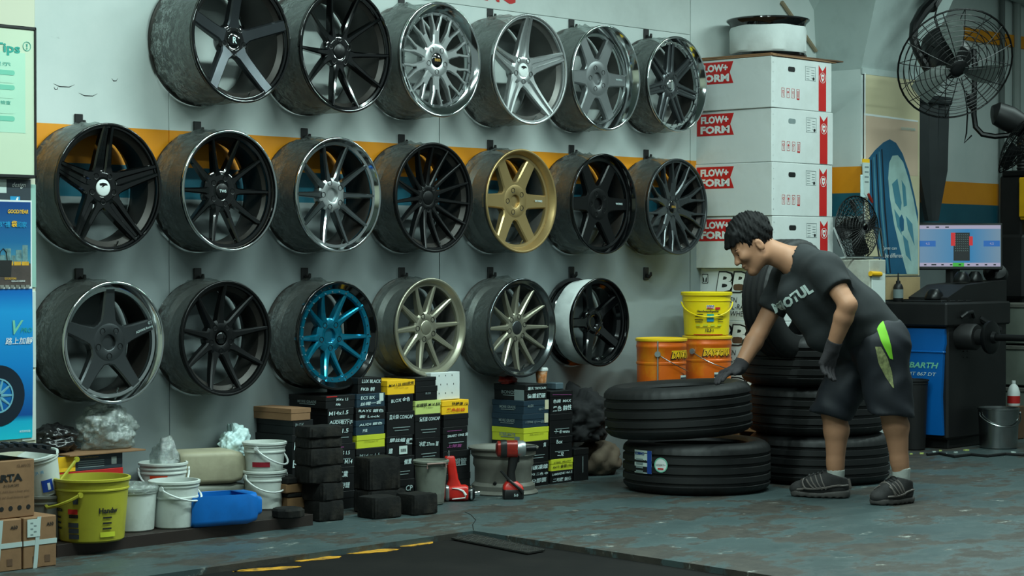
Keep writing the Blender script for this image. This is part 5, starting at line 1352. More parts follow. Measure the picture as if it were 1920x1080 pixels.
for d, az in ((d1, R(-12)), (d2, R(-40))):
    a = CAMAZ + az
    MB().tube([(.128 * math.cos(a), .128 * math.sin(a), ztop * .78), (.140 * math.cos(a), .140 * math.sin(a), ztop * .78)], .015, 12).build('handle_boss', MT['alloy'], d)
    MB().tube([((.138) * math.cos(a + R(q)), .138 * math.sin(a + R(q)), ztop * (.78 - .0048 * q + .00002 * q * q)) for q in range(0, 100, 8)], .0024, 5).build('wire_handle', MT['stainless'], d)
p = d2.location
hb = bucket('handwash_bucket', 'bright yellow hand-wash paste bucket with lid and printed panel, on an orange pail', (p.x - .012, p.y - .004, ztop_ + .003), .116, .126, .222, 'bucket_yellow2', bands=(.80,), lid='bucket_yellow2')
hr = .126
wrap_patch(hb, hr, .152, .040, .018, 'white_print', R(4)); wrap_text(hb, 'LIQUI', hr + .003, .1565, .009, M('blue_print', (20, 50, 140), .5), R(4), width=.036, bold=.04); wrap_text(hb, 'MOLY', hr + .003, .1465, .009, MT['red_ink'], R(4), width=.034, bold=.04)
wrap_patch(hb, hr, .144, .028, .012, 'red_ink', R(22)); wrap_text(hb, 'Handwaschpaste', hr - .001, .128, .014, MT['black_ink'], R(-2), width=.115, bold=.04)
wrap_patch(hb, hr - .001, .105, .036, .020, 'board_teal', R(4), 'printed_picture'); wrap_patch(hb, hr - .002, .085, .036, .018, 'cyan', R(4), 'printed_picture')
for q in range(4): wrap_patch(hb, hr - .002, .113 - .011 * q - .006 * (q > 1), .045 - .006 * (q % 2), .0035, 'black_ink', R(-24), 'printed_line'); wrap_patch(hb, hr - .002, .113 - .011 * q - .006 * (q > 1), .034, .003, 'black_ink', R(30), 'printed_line')
for q in range(4): wrap_patch(hb, hr - .004, .057, .022, .009, 'box_lime', R(-26 + 18 * q), 'printed_block')
wrap_text(hb, '12,5 l', hr - .004, .030, .018, MT['black_ink'], R(2), bold=.03); wrap_patch(hb, hr - .0045, .044, .13, .002, 'black_ink', R(0), 'printed_line')
wrap_patch(hb, hr - .007, .008, .16, .004, 'red_ink', R(0), 'printed_line')
path = []
for i in range(15):
    q = i / 14; az = CAMAZ + R(-78 + 156 * q); rr_ = .137
    path.append((rr_ * math.cos(az), rr_ * math.sin(az), .175 - .075 * math.sin(PI * q) ** .8))
MB().tube(path, .004, 6).build('handle', MT['bucket_yellow2'], hb)

# ------------------------------------------------------------------ tall stack of wheel cartons
XC, YC, BW, BD = 3.983, -.50, .56, .515
levels = [at_y(1448, py, YC)[2] for py in (104, 201, 303, 404, 503)]
below = [levels[-1], levels[-1] - .281, levels[-1] - .562, levels[-1] - .843]
palz = below[-1]
for k_ in range(4):
    h = levels[k_] - levels[k_ + 1] - .0015
    ox = (-.012, .0, -.004, .004)[k_]
    t = thing('wheel_carton', 'white wheel carton with red pennant print, %s of four' % ('topmost', 'second from top', 'third from top', 'lowest')[k_], 'carton', (XC + BW / 2 + ox, YC + BD / 2, levels[k_ + 1]), R((.6, -.4, .3, 0)[k_]), 'white wheel cartons')
    MB().box((0, 0, h / 2), (BW, BD, h), .003).build('body', MT['white_card'], t)
    # pennant on the long side
    hz = h * .74; sx = -BW / 2 - .0012
    MB().prism([(.235, hz - .058), (-.012, hz - .058), (.012, hz), (-.012, hz + .058), (.235, hz + .058)], -.001, 'X', sx + .001).build('pennant', MT['red_ink'], t, smooth=0)
    text(t, 'FLOW+', (sx - .0004, .115, hz + .026), .040, MT['white_print'], face=FACE_SIDE, width=.185, bold=.05); text(t, 'FORM', (sx - .0004, .112, hz - .027), .042, MT['white_print'], face=FACE_SIDE, width=.195, bold=.05)
    f = -BD / 2 - .0008
    r = rr_ring(.064, .026, .011, 4)
    MB().prism([(u - .10, v + h * .78) for u, v in r], -.001, 'Y', f + .0005).build('hand_hole', MT['black_ink'] if k_ != 1 else MT['dim_ink'], t, smooth=0)
    MB().prism([(.155, h - .02), (.190, h - .052), (.225, h - .02), (.225, .004), (.155, .004)], -.001, 'Y', f + .0005).build('ribbon', MT['red_ink'], t, smooth=0)
    MB().lathe([(.0265, 0), (.0285, 0), (.0285, -.001), (.0265, -.001)], 28, 'Y', True, off=(.190, f - .001, h * .68)).build('emblem_ring', MT['white_print'], t)
    MB().prism([(.190 + u, h * .68 + v) for u, v in ((-.014, .018), (.014, .018), (.014, -.006), (0, -.022), (-.014, -.006))], -.001, 'Y', f - .001).build('emblem', MT['white_print'], t, smooth=0)
    text(t, '+', (.190, f - .0022, h * .685), .014, MT['red_ink'], bold=.08)
    for u, v, su, sv in ((.075, h * .87, .092, .0015), (.075, h * .60, .092, .0015), (.029, h * .735, .0015, .078), (.121, h * .735, .0015, .078)):
        MB().box((u, f - .0004, v), (su, .0006, sv)).build('label_line', MT['dim_ink'], t, smooth=0)
    for q in range(9): MB().box((.052 + .046 * (q % 2), f - .0004, h * (.83 - .025 * q)), (.028, .0006, .002)).build('label_line', MT['dim_ink'], t, smooth=0)
    MB().lathe([(.001, -.001), (.0085, -.001), (.0085, 0)], 14, 'Y', off=(.105, f, h * .64)).build('label_mark', MT['black_ink'], t)
    for q, s in enumerate(('¥', '☂', '♻', '↑')):
        u = -.178 + .046 * q; v = h * .30
        mb = MB()
        for c, s_ in (((u, f - .0004, v + .026), (.026, .0006, .0016)), ((u, f - .0004, v - .022), (.026, .0006, .0016)), ((u - .0125, f - .0004, v + .002), (.0016, .0006, .048)), ((u + .0125, f - .0004, v + .002), (.0016, .0006, .048))): mb.box(c, s_)
        if q == 3: mb.box((u - .004, f - .0004, v), (.003, .0006, .036)).box((u + .005, f - .0004, v), (.003, .0006, .036)).box((u, f - .0004, v - .026), (.024, .0006, .006))
        elif q == 1: mb.prism([(u - .009, v + .004), (u + .009, v + .004), (u, v + .014)], -.0006, 'Y', f).box((u, f - .0004, v - .004), (.0016, .0006, .016))
        else: mb.lathe([(.005, 0), (.007, 0), (.007, -.0006), (.005, -.0006)], 12, 'Y', True, off=(u, f, v + .008)).box((u, f - .0004, v - .008), (.002, .0006, .018))
        mb.build('printed_symbol', MT['red_ink'], t, smooth=0)
    for q in range(5): MB().box((-BW / 2 + .012, f - .0003, h * (.12 + .19 * q)), (.004, .0006, .0035)).build('staple', MT['alloy'], t, smooth=0)
for k_ in range(3):
    h = below[k_] - below[k_ + 1] - .0015
    t = thing('wheel_carton', 'pale wheel carton with outlined black letters, %s of three under the white cartons' % ('top', 'middle', 'bottom')[k_], 'carton', (XC + BW / 2 + .03 - .01 * k_, YC + BD / 2 + .005, below[k_ + 1]), group='lettered wheel cartons')
    MB().box((0, 0, h / 2), (BW - .02, BD - .02, h), .003).build('body', MT['white_card'], t)
    sx = -BW / 2 + .010 - .0012
    text(t, 'BBS', (sx - .0002, -.02, h * .74), .120, MT['black_ink'], face=FACE_SIDE, width=.31, bold=.10, shear=.15, name='lettering_outline'); text(t, 'BBS', (sx - .0012, -.02, h * .74), .104, MT['white_print'], face=FACE_SIDE, width=.295, bold=.035, shear=.15)
    for q, s in enumerate(('FELGEN', 'METALL-RACE', 'ROADWHEELS')): text(t, s, (sx - .0002, (.035, .0, .0)[q] + .02, h * (.40 - .13 * q)), .028, MT['black_ink'], face=FACE_SIDE, width=(.13, .25, .25)[q], shear=.2)
    r = rr_ring(.070, .034, .014, 4); MB().prism([(-.02 + u * 1.0, h * .64 + v) for u, v in r], -.001, 'X', sx - .0018).build('hand_hole', MT['card_dark'], t, smooth=0)
    MB().prism([(.205 + u, h * .80 + v) for u, v in rr_ring(.040, .05, .003, 1)], -.001, 'X', sx + .0002).build('printed_symbol', MT['black_ink'], t, smooth=0)
    MB().prism([(.205 + u, h * .80 + v) for u, v in rr_ring(.033, .043, .003, 1)], -.001, 'X', sx - .0009).build('printed_symbol', MT['white_print'], t, smooth=0)
    for sg in (-1, 1): MB().prism([(.205 + sg * .003, h * .80 - .018), (.205 + sg * .012, h * .80 - .018), (.205 + sg * .014, h * .80 + .01), (.205 + sg * .006, h * .80 + .002)], -.001, 'X', sx - .0020).build('printed_symbol', MT['black_ink'], t, smooth=0)
    f = -(BD - .02) / 2 - .0008
    text(t, 'BBS', (-.04, f, h * .72), .105, MT['black_ink'], width=.29, bold=.10, shear=.15, name='lettering_outline'); text(t, 'BBS', (-.04, f - .001, h * .72), .09, MT['white_print'], width=.275, bold=.035, shear=.15)
    for q, s in enumerate(('LEICHT', 'ALLOY-FACE-RACE', 'Z1 x 8.5')): text(t, s, (-.05, f, h * (.40 - .13 * q)), .026, MT['black_ink'], width=(.12, .26, .14)[q], shear=.2)
    MB().box((.16, f - .0004, h * .70), (.12, .0008, .07)).build('label', MT['white_label'], t, smooth=0)
t = thing('wooden_pallet', 'low wooden pallet under the carton stack', 'pallet', (XC + BW / 2 + .02, YC + BD / 2, 0))
for q in range(5): MB().box((-.24 + .12 * q, 0, palz - .011), (.09, BD, .02), .002).build('plank', MT['wood'], t)
for q in (-1, 0, 1): MB().box((0, q * .2, (palz - .022) / 2), (BW, .06, palz - .022), .002).build('bearer', MT['wood'], t)
# cardboard lid and wheel on top
zc = levels[0]
t = thing('cardboard_sheets', 'flattened brown cardboard on top of the white cartons', 'cardboard', (XC + BW / 2 + .02, YC + BD / 2, zc))
for q, (dx, dy, dz, w, d_, rz) in enumerate(((-.015, .01, 0, .60, .55, 1), (.06, -.01, .008, .58, .50, -2), (.0, .03, .016, .50, .46, 2))):
    MB().box((dx, dy, dz + .0038), (w, d_, .0075), .001, R(rz)).build('sheet', MT['card_dark' if q == 1 else 'card'], t, smooth=0)
zw = zc + .0245
pw = at_y(1437, 60, YC + BD / 2)
t = thing('wrapped_wheel', 'black rimmed wheel lying flat in white foam wrap on top of the cartons', 'wheel', (pw[0], YC + BD / 2 - .01, zw))
r = .220
MB().lathe([(.05, .004), (r * .80, 0), (r * .93, 0), (r * .95, .006), (r * .93, .018), (r * .90, .022)], 56).build('back_flange', MT['black_gloss'], t)
MB().lathe([(r * .90, .018), (r * .935, .03), (r * .945, .09), (r * .94, .145), (r * .90, .165)], 56, wob=lambda a, j: .002 * math.sin(6 * a + j * 2)).build('foam_wrap', MT['white_wrap'], t)
MB().lathe([(r * .90, .158), (r * .93, .178), (r * .985, .190), (r * 1.02, .197), (r * 1.02, .203), (r * .985, .207), (r * .93, .195), (r * .6, .14), (.03, .13), (.001, .13)], 56).build('front_flange', MT['black_gloss'], t)
# ------------------------------------------------------------------ poster on the column
YQ = cy0 - .001
x0, x1 = at_y(1618, 330, YQ)[0], at_y(1722, 330, YQ)[0]; z1 = at_y(1618, 137, YQ)[2]; z0 = at_y(1722, 516, YQ)[2]
t = thing('tyre_poster', 'tall cream poster with a teal printed tyre, on the column', 'poster', ((x0 + x1) / 2, YQ, z0))
bw, bh = x1 - x0, z1 - z0
MT['poster_cream'] = M('cream_poster', (206, 196, 160), .45, 0, .04, 3); MT['poster_teal'] = M('teal_poster_print', (30, 88, 120), .45, 0, .1, 8)
MT['poster_pale'] = M('pale_poster_print', (160, 190, 184), .45, 0, .15, 8); MT['poster_mid'] = M('mid_poster_print', (70, 128, 146), .45, 0, .1, 8)
MT['poster_rose'] = M('rose_poster_print', (206, 180, 156), .45, 0, .05, 3)
MB().box((0, -.004, bh / 2), (bw, .007, bh)).build('sheet', MT['poster_cream'], t, smooth=0)
MB().box((-bw / 2 + .004, -.006, bh / 2), (.008, .012, bh)).build('white_edge', MT['white_print'], t, smooth=0)
def pp(lst): return [((q := at_y(px, py, YQ - .008))[0] - (x0 + x1) / 2, q[2] - z0) for px, py in lst]
def pprint_(name, lst, mat, k_): return MB().prism(pp(lst), -.0006, 'Y', -.0078 - .0007 * k_).build(name, MT[mat], t, smooth=0)
pprint_('printed_band', ((1620, 212), (1721, 226), (1721, 330), (1620, 325)), 'poster_rose', 0); pprint_('printed_line', ((1620, 212), (1721, 226), (1721, 229), (1620, 216)), 'white_print', 1)
pprint_('printed_tyre', ((1624, 330), (1626, 300), (1640, 282), (1656, 267), (1668, 261), (1680, 268), (1692, 288), (1704, 322), (1714, 365), (1721, 400), (1721, 514), (1659, 514), (1652, 480), (1640, 440), (1630, 400), (1625, 360)), 'poster_teal', 1)
pprint_('printed_wheel', ((1667, 305), (1673, 292), (1683, 291), (1693, 304), (1703, 335), (1712, 372), (1721, 420), (1721, 514), (1700, 514), (1688, 470), (1676, 420), (1668, 370), (1665, 335)), 'poster_pale', 2)
for lst in (((1672, 345), (1682, 335), (1690, 380), (1688, 395), (1678, 380)), ((1690, 338), (1697, 350), (1700, 385), (1694, 388)), ((1676, 392), (1688, 410), (1690, 440), (1682, 425)), ((1698, 405), (1710, 420), (1714, 460), (1702, 430)), ((1692, 440), (1702, 452), (1708, 490), (1698, 478))):
    pprint_('printed_spoke_gap', lst, 'poster_mid', 3)
pprint_('printed_hub', ((1686, 408), (1690, 402), (1694, 412), (1694, 432), (1690, 434), (1686, 424)), 'poster_teal', 4)
for k_ in range(5):
    pprint_('printed_groove', ((1632 + 5 * k_, 300 - 5 * k_), (1634 + 5 * k_, 299 - 5 * k_), (1640 + 5 * k_, 420 - 8 * k_), (1654 + 4 * k_, 512), (1652 + 4 * k_, 512), (1637 + 5 * k_, 420 - 8 * k_)), 'poster_mid' if k_ % 2 else 'print_dark', 2)
p = pp([(1668, 466)])[0]; text(t, 'Tyres can', (p[0] - .01, -.0115, p[1]), .024, MT['white_print'], width=.155, shear=.15); p = pp([(1672, 479)])[0]; text(t, 'be different', (p[0] + .02, -.0115, p[1]), .026, MT['white_print'], width=.20, shear=.15)
p = pp([(1702, 242)])[0]; text(t, 'GOODYEAR', (p[0], -.0115, p[1]), .016, MT['poster_pale'], width=.16, bold=.02)
xa, xb = at_y(1659, 535, YQ)[0], at_y(1722, 535, YQ)[0]
tb = tag(MB().box(((xa + xb) / 2, YQ - .006, 0), (xb - xa, .012, .13), .001).build('tan_board', M('tan_board', (186, 160, 118), .6), loc=(0, 0, z0 - .075)), 'tan board edge under the tyre poster', 'board')

# packet hanging at the column edge
p = at_y(1622, 300, -.33)
t = thing('hanging_packet', 'clear hanging packet with yellow header and red nozzle at the column corner', 'packet', (p[0], -.335, p[2] - .22))
MB().box((0, 0, .215), (.072, .004, .022), 0, R(0)).build('header_card', MT['box_yellow'], t, smooth=0)
MB().prism([(-.036, .205), (.036, .205), (.030, .02), (.016, 0), (-.020, .03)], .006, 'Y', -.003).build('sleeve', MT['white_label'], t, smooth=0)
for q in range(4): MB().box((.004, -.0036, .18 - .028 * q), (.04, .0008, .008)).build('printed_line', MT['dim_ink'], t, smooth=0)
MB().tube([(.015, -.005, .03), (.03, -.012, .0), (.044, -.016, -.022)], [.008, .010, .006], 8).build('nozzle', MT['dark_red'], t)
MB().box((-.002, .004, .07), (.09, .008, .13), .003).build('backing_bag', MT['white_bag'], t)

# cabinet with small wire fan
yc = -.70; xb = at_y(1661, 520, yc)[0]; zc2 = at_y(1640, 487, yc)[2]
t = thing('white_cabinet', 'grimy white metal cabinet behind the mechanic, carrying the wire fan', 'cabinet', (xb - .08, yc + .18, 0))
MB().box((0, 0, zc2 / 2), (.16, .36, zc2), .004).build('body', M('grimy_white_metal', (176, 178, 166), .5, 0, .08, 4, dirt=(110, 100, 86), ds=6, damt=.5), t)
MB().box((.0, -.183, zc2 * .5), (.13, .006, zc2 * .86), .002).build('door', MT['paint_white'], t)
p = at_y(1632, 513, yc - .01); q = at_y(1651, 514, yc - .01)
MB().tube([(p[0] - xb + .08, -.19, p[2]), (q[0] - xb + .08, -.19, q[2])], .014, 10).build('handle', MT['yellow_machine'], t)

def fan_cage(t, D, bulge, nr, nw, wire, mat, name, inner=.12, sgn=1, thick=None):
    """domed grille, axis +z local, rings and radial wires"""
    mb = MB(); Rr = D / 2
    def hgt(r): return sgn * bulge * (1 - (r / Rr) ** 2.2)
    for k_ in range(nr):
        r = Rr * (inner + (1 - inner) * k_ / (nr - 1))
        mb.tube([(r * math.cos(a), r * math.sin(a), hgt(r)) for a in np.linspace(0, 2 * PI, 41)[:-1]], wire * (2.4 if k_ == nr - 1 else 1), 4, True)
    for k_ in range(nw):
        a = 2 * PI * k_ / nw
        mb.tube([(r * math.cos(a), r * math.sin(a), hgt(r)) for r in np.linspace(Rr * inner, Rr, 7)], wire * 1.15, 4)
    return mb.build(name, mat, t)
def fan_blade(t, r0, r1, a, mat, pitch=.35):
    rg = []
    for i in range(6):
        u = i / 5; r = r0 + (r1 - r0) * u; w = (.30 + .42 * math.sin(PI * (.25 + .6 * u)))
        row = []
        for j in range(5):
            b = a + (j / 4 - .5) * w + .25 * u; row.append((r * math.cos(b), r * math.sin(b), (j / 4 - .5) * r1 * pitch * (1 - .4 * u)))
        rg.append([(x, y, z + .002) for x, y, z in row] + [(x, y, z - .002) for x, y, z in row[::-1]])
    return MB().loft(rg).build('blade', mat, t)
def orient(o, axis, up=Vector((0, 0, 1))):
    z = Vector(axis).normalized(); x = up.cross(z)
    if x.length < .01: x = Vector((1, 0, 0))
    x.normalize(); y = z.cross(x)
    o.rotation_euler = Matrix((x, y, z)).transposed().to_euler()
p = at_y(1607, 427, -.56)
t = thing('desk_fan', 'black wire cage fan with chrome stand on the white cabinet', 'fan', (p[0], p[1], p[2])); orient(t, (-.15, -1, .05))
MT['wire_black'] = M('black_wire', (26, 27, 27), .4, .5, .1)
fan_cage(t, .345, .06, 10, 40, .0018, MT['wire_black'], 'front_grille'); fan_cage(t, .345, .07, 9, 36, .0018, MT['wire_black'], 'rear_grille', sgn=-1)
MB().lathe([(.001, -.085), (.05, -.085), (.055, -.06), (.055, -.02), (.03, -.01), (.03, .02), (.001, .025)], 20).build('motor', MT['black_plastic'], t)
for k_ in range(4): fan_blade(t, .03, .155, k_ * PI / 2, MT['black_satin'])
zf = p[2] - zc2 - .005
MB().tube([(-.185, 0, 0), (-.175, -.06, .02), (-.15, -zf + .006, .05), (.15, -zf + .006, .05), (.175, -.06, .02), (.185, 0, 0)], .006, 8).build('stand', MT['chrome'], t)
MB().tube([(-.15, -zf + .006, .05), (-.13, -zf + .004, -.08), (.13, -zf + .004, -.08), (.15, -zf + .006, .05)], .006, 8).build('stand_foot', MT['chrome'], t)

# ------------------------------------------------------------------ big wall fan
def hv(px, py, d): return Vector(at_d(px, py, d))
fc = hv(1791, 120, 11.40)
ax = Vector(-_fh * .86 + np.array((0, 0, -.47)) + RV * .12)
t = thing('wall_fan', 'large black industrial wall fan with open wire guard above the poster', 'fan', fc); orient(t, ax)
fan_cage(t, .652, .075, 11, 16, .0024, MT['wire_black'], 'front_guard', .16); fan_cage(t, .652, .10, 7, 12, .0024, MT['wire_black'], 'rear_guard', .25, -1)
inv = t.rotation_euler.to_matrix().transposed()
def tl_(v): return inv @ (Vector(v) - fc)
MB().lathe([(.001, .055), (.03, .055), (.045, .045), (.05, -.02), (.10, -.03), (.115, -.06), (.115, -.27), (.09, -.31), (.03, -.32), (.001, -.32)], 24).build('motor', MT['black_plastic'], t)
MT['blade_grey'] = M('grey_fan_blade', (96, 104, 100), .5, 0, .1)
for k_ in range(3): fan_blade(t, .045, .265, k_ * 2 * PI / 3 + 1.62, MT['blade_grey'], .22)
arm = [hv(1750, 2, 11.72), hv(1730, 22, 11.66), hv(1714, 48, 11.60), hv(1712, 72, 11.58), hv(1722, 100, 11.56), hv(1738, 124, 11.54), hv(1752, 134, 11.54), hv(1768, 128, 11.56), hv(1780, 108, 11.60)]
MB().tube([tl_(q) for q in arm], [.036, .034, .026, .025, .026, .032, .034, .030, .026], 10).build('arm', MT['black_satin'], t)
bt = [hv(1752, -24, 12.0), hv(1750, -4, 11.75), hv(1744, 14, 11.70)]
MB().tube([tl_(q) for q in bt], [.06, .055, .04], 8).build('bracket', MT['black_satin'], t)
MB().tube([tl_(q) for q in (hv(1758, 10, 11.72), hv(1752, 34, 11.68), hv(1760, 60, 11.64), hv(1768, 74, 11.62))], .005, 5).build('cable', MT['black_plastic'], t)

# second fan on a bent pipe, seen at the edge
jc = hv(1912, 268, 12.3)
t = thing('pipe_fan', 'black fan with smooth motor shell on a bent pipe at the recessed wall', 'fan', jc); orient(t, Vector(-_fh * .35 + RV * .75 + np.array((0, 0, -.55))))
inv = t.rotation_euler.to_matrix().transposed()
def tl2(v): return inv @ (Vector(v) - jc)
fan_cage(t, .42, .07, 9, 24, .002, MT['wire_black'], 'front_guard'); fan_cage(t, .42, .07, 8, 20, .002, MT['wire_black'], 'rear_guard', .2, -1)
MB().tube([tl2(hv(1860, 212, 12.3)), tl2(hv(1868, 212, 12.3)), tl2(hv(1890, 222, 12.3)), tl2(hv(1915, 236, 12.3)), tl2(hv(1918, 240, 12.3))], [.045, .07, .078, .07, .045], 16).build('motor', MT['black_plastic'], t)
for k_ in range(3): fan_blade(t, .03, .18, k_ * 2.1, MT['black_satin'])
pipe = [hv(1826, 92, 12.35), hv(1827, 150, 12.35), hv(1826, 215, 12.35), hv(1829, 238, 12.35), hv(1842, 252, 12.34), hv(1866, 256, 12.32), hv(1893, 253, 12.3), hv(1902, 240, 12.3)]
MB().tube([tl2(q) for q in pipe], .017, 8).build('pipe', MT['black_satin'], t)
MB().tube([tl2(hv(1820, 176, 12.33)), tl2(hv(1822, 196, 12.33)), tl2(hv(1826, 206, 12.33))], [.03, .032, .018], 8).build('clamp', MT['black_satin'], t)
MB().tube([tl2(q) for q in (hv(1812, 170, 12.4), hv(1814, 215, 12.4), hv(1812, 250, 12.4), hv(1808, 268, 12.4), hv(1822, 254, 12.4))], .005, 5).build('cable', MT['black_plastic'], t)
for px, yy in ((1879, 36), (1907, 30)):
    a = at_y(px, yy, .47); b = at_y(px, 480, .47)
    tag(MB().tube([(a[0], .47, a[2] + .5), (a[0], .47, .9)], .020 if px < 1890 else .028, 10).build('conduit', MT['conduit'] if px > 1890 else M('dark_conduit', (96, 104, 102), .5)), ('dark slim conduit pipe running up the recessed wall' if px < 1890 else 'pale thick conduit pipe running up the recessed wall'), 'pipe')
# sloping beam in the upper corner
q = [at_y(px, py, .40) for px, py in ((1868, 0), (1920, 6), (1920, 40), (1890, 27))]
bm_ = MB().loft([[(7.6, .45, 2.95), (9.6, .45, 2.75), (9.6, .45, 3.2), (7.6, .45, 3.25)], [(7.6, -.5, 2.95), (9.6, -.5, 2.75), (9.6, -.5, 3.2), (7.6, -.5, 3.25)]])
bo = struct(bm_.build('beam', MT['column'], smooth=0)); bo['label'] = 'sloping concrete beam under the ceiling in the corner'
# hanging tarpaulin
top = [at_y(px, 188, .38) for px in (1724, 1734, 1743, 1752, 1762, 1773)]; mid = [at_y(px, 320, .38) for px in (1724, 1733, 1741, 1748, 1757, 1767)]; bot = [at_y(px, 414, .38) for px in (1741, 1744, 1747, 1750, 1753, 1756)]
t = thing('tarpaulin', 'dark folded tarpaulin hanging beside the column', 'tarpaulin', (top[0][0], .38, bot[0][2]))
o_ = np.array((top[0][0], .38, bot[0][2])); rg = []
for row, am in ((top, .03), (mid, .04), (bot, .015)):
    f1 = [tuple(q - o_ + np.array((0, -am * (i % 2), 0))) for i, q in enumerate(row)]; b1 = [tuple(q - o_ + np.array((0, .03 - am * (i % 2) * .3, 0))) for i, q in enumerate(row)]
    rg.append(f1 + b1[::-1])
MB().loft(rg).build('cloth', MT['tarp'], t, smooth=50)
q = [tuple(v - o_) for v in (top[0], top[-1])]
MB().box(((q[0][0] + q[1][0]) / 2, -.02, q[0][2] + .01), (q[1][0] - q[0][0] + .02, .06, .05), .008).build('rolled_top', MT['tarp'], t)
MB().box((.05, .06, q[0][2] + .01), (.02, .13, .02)).build('wall_bracket', MT['black_satin'], t)

# ------------------------------------------------------------------ wheel balancer
mx, my = 5.40, -.70
mx1 = at_y(1888, 700, my)[0]; mzt = .875
t = thing('wheel_balancer', 'blue and black wheel balancing machine with spindle, beside the column', 'machine', (mx, my, 0))
MW = mx1 - mx; MD = .385
MB().box((MW / 2, MD / 2, .40), (MW, MD, .69), .012).build('body', MT['machine_black'], t)
MB().box((MW / 2 + .01, MD / 2, .03), (MW - .06, MD - .04, .06), .004).build('base', MT['machine_black'], t)
MB().prism([(.02, .08), (MD - .02, .08), (MD - .02, .685), (.01, .685), (.006, .60), (.016, .56), (.030, .30)], -.022, 'X', 0.0).build('front_panel', MT['machine_blue'], t)
MB().box((-.014, MD / 2, .552), (.030, MD - .02, .012), .004).build('panel_ledge', MT['machine_blue'], t)
F_ = FACE_SIDE
text(t, 'HESSBARTH', (-.0235, .205, .475), .034, MT['board_mid'], face=F_, width=.32, bold=.03, shear=.25); text(t, 'MT 867 DT', (-.0235, .155, .425), .020, MT['white_ink'], face=F_, width=.19, shear=.2)
MB().box((MW / 2 - .02, MD / 2, .765), (MW + .06, MD + .04, .135), .010).build('weight_tray', MT['machine_black'], t)
for k_ in range(4): MB().box((.06 + .09 * k_, MD * .5, .838), (.06, MD * .7, .012), .003).build('tray_pocket', MT['black_plastic'], t)
MB().prism([(.10, .80), (MW + .10, .80), (MW + .10, .955), (.30, .93), (.10, .86)], .26, 'Y', .06).build('hood', MT['machine_black'], t, smooth=0)
sx, sz = xz(1800, 631, my); sx -= mx
MB().lathe([(.001, .01), (.075, .01), (.075, -.10), (.068, -.112), (.045, -.115), (.045, -.19), (.001, -.19)], 28, 'Y', off=(sx, 0, sz)).build('spindle_housing', MT['machine_black'], t)
MB().lathe([(.001, -.18), (.088, -.18), (.094, -.19), (.094, -.205), (.080, -.212), (.035, -.214), (.030, -.235), (.001, -.235)], 32, 'Y', off=(sx, 0, sz)).build('flange', MT['dark_metal'], t)
MB().tube([(sx, -.23, sz), (sx, -.62, sz)], .019, 14).build('shaft', MT['dark_metal'], t)
for k_ in range(5):
    for j in (0, 1): MB().box((sx + .05 + .040 * j, -.002, sz - .10 + .035 * k_ - .02), (.030, .006, .006)).build('vent_slot', MT['black_ink'], t, smooth=0)
MB().tube([(sx + .20, -.01, sz + .10), (sx + .24, -.06, sz + .06), (sx + .28, -.10, sz + .03)], .020, 8).build('gauge_arm', MT['dark_metal'], t)
MB().tube([(sx - .04, -.03, sz + .11), (sx - .01, -.05, sz + .135), (sx + .05, -.05, sz + .14), (sx + .10, -.03, sz + .11)], .011, 8).build('hand_grip', MT['black_plastic'], t)
mc = at_y(1800, 462, -.47)
MB().box((mc[0] - mx + .045, mc[1] - my + .075, 1.0), (.10, .05, .30), .01).build('monitor_post', MT['black_plastic'], t)
# cones and clamps lying on top
for k_, (px, r, lab) in enumerate(((1752, .055, 'low black rubber cone on the balancer tray by the poster'), (1803, .05, 'black centring cone on the balancer under the monitor'), (1828, .046, 'black clamp nut on the balancer under the monitor'))):
    p = at_y(px, 545, my + .16)
    zz = .849 if k_ == 0 else .948
    tag(MB().lathe([(.001, 0), (r, 0), (r * 1.02, .012), (r * .8, .04), (r * .5, .058), (r * .2, .06), (.001, .052)], 26).build('centring_cone', MT['black_satin'], loc=(p[0], p[1], zz)), lab, 'cone')
p = at_y(1866, 548, my + .15)
t2 = thing('quick_clamp', 'round dark clamp with knob lying on the machine hood', 'clamp', (p[0], p[1], .985), rot=(R(50), 0, R(-50)))
MB().lathe([(.001, 0), (.07, 0), (.075, .015), (.06, .04), (.02, .05), (.001, .05)], 28).build('cup', MT['dark_metal'], t2); MB().tube([(0, 0, .04), (-.02, .02, .12)], [.02, .026], 10).build('knob', MT['black_gloss'], t2)
# monitor
mc = at_y(1800, 462, -.47)
t = thing('monitor', 'flat screen showing a tyre diagram on blue, above the balancer', 'monitor', tuple(mc)); orient(t, Vector(-_fh * .98 + RV * -.16 + np.array((0, 0, .06))))
mw, mh = .492, .275
MB().box((0, 0, -.016), (mw, mh, .03), .005).build('case', MT['black_plastic'], t)
def emis(name, c, s=1.0):
    k = NT(name); k.b.inputs['Base Color'].default_value = (.02, .02, .02, 1); k.b.inputs['Emission Color'].default_value = lin(c); k.b.inputs['Emission Strength'].default_value = s; k.b.inputs['Roughness'].default_value = .3; return k
SE = .62
k = emis('screen_blue', (90, 150, 190), SE); sp = k.n('ShaderNodeSeparateXYZ'); k.l(k.coord('Generated'), sp.inputs[0])
k.l(k.ramp(sp.outputs['X'], [(0, lin((122, 160, 192))), (.35, lin((84, 150, 196))), (.6, lin((36, 140, 200))), (1, lin((128, 160, 184)))]), k.b.inputs['Emission Color'])
sw, sh = mw - .022, mh - .030
MB().box((0, .003, -.0005), (sw, sh, .001)).build('screen', k.m, t, smooth=0)
MT['scr_bar'] = emis('screen_bar', (190, 186, 214), SE).m; MT['scr_btn'] = emis('screen_button', (30, 112, 200), SE).m; MT['scr_red'] = emis('screen_red', (224, 30, 40), SE).m; MT['scr_blk'] = M('screen_black', (18, 20, 24), .4); MT['scr_grn'] = emis('screen_green', (70, 200, 60), SE).m
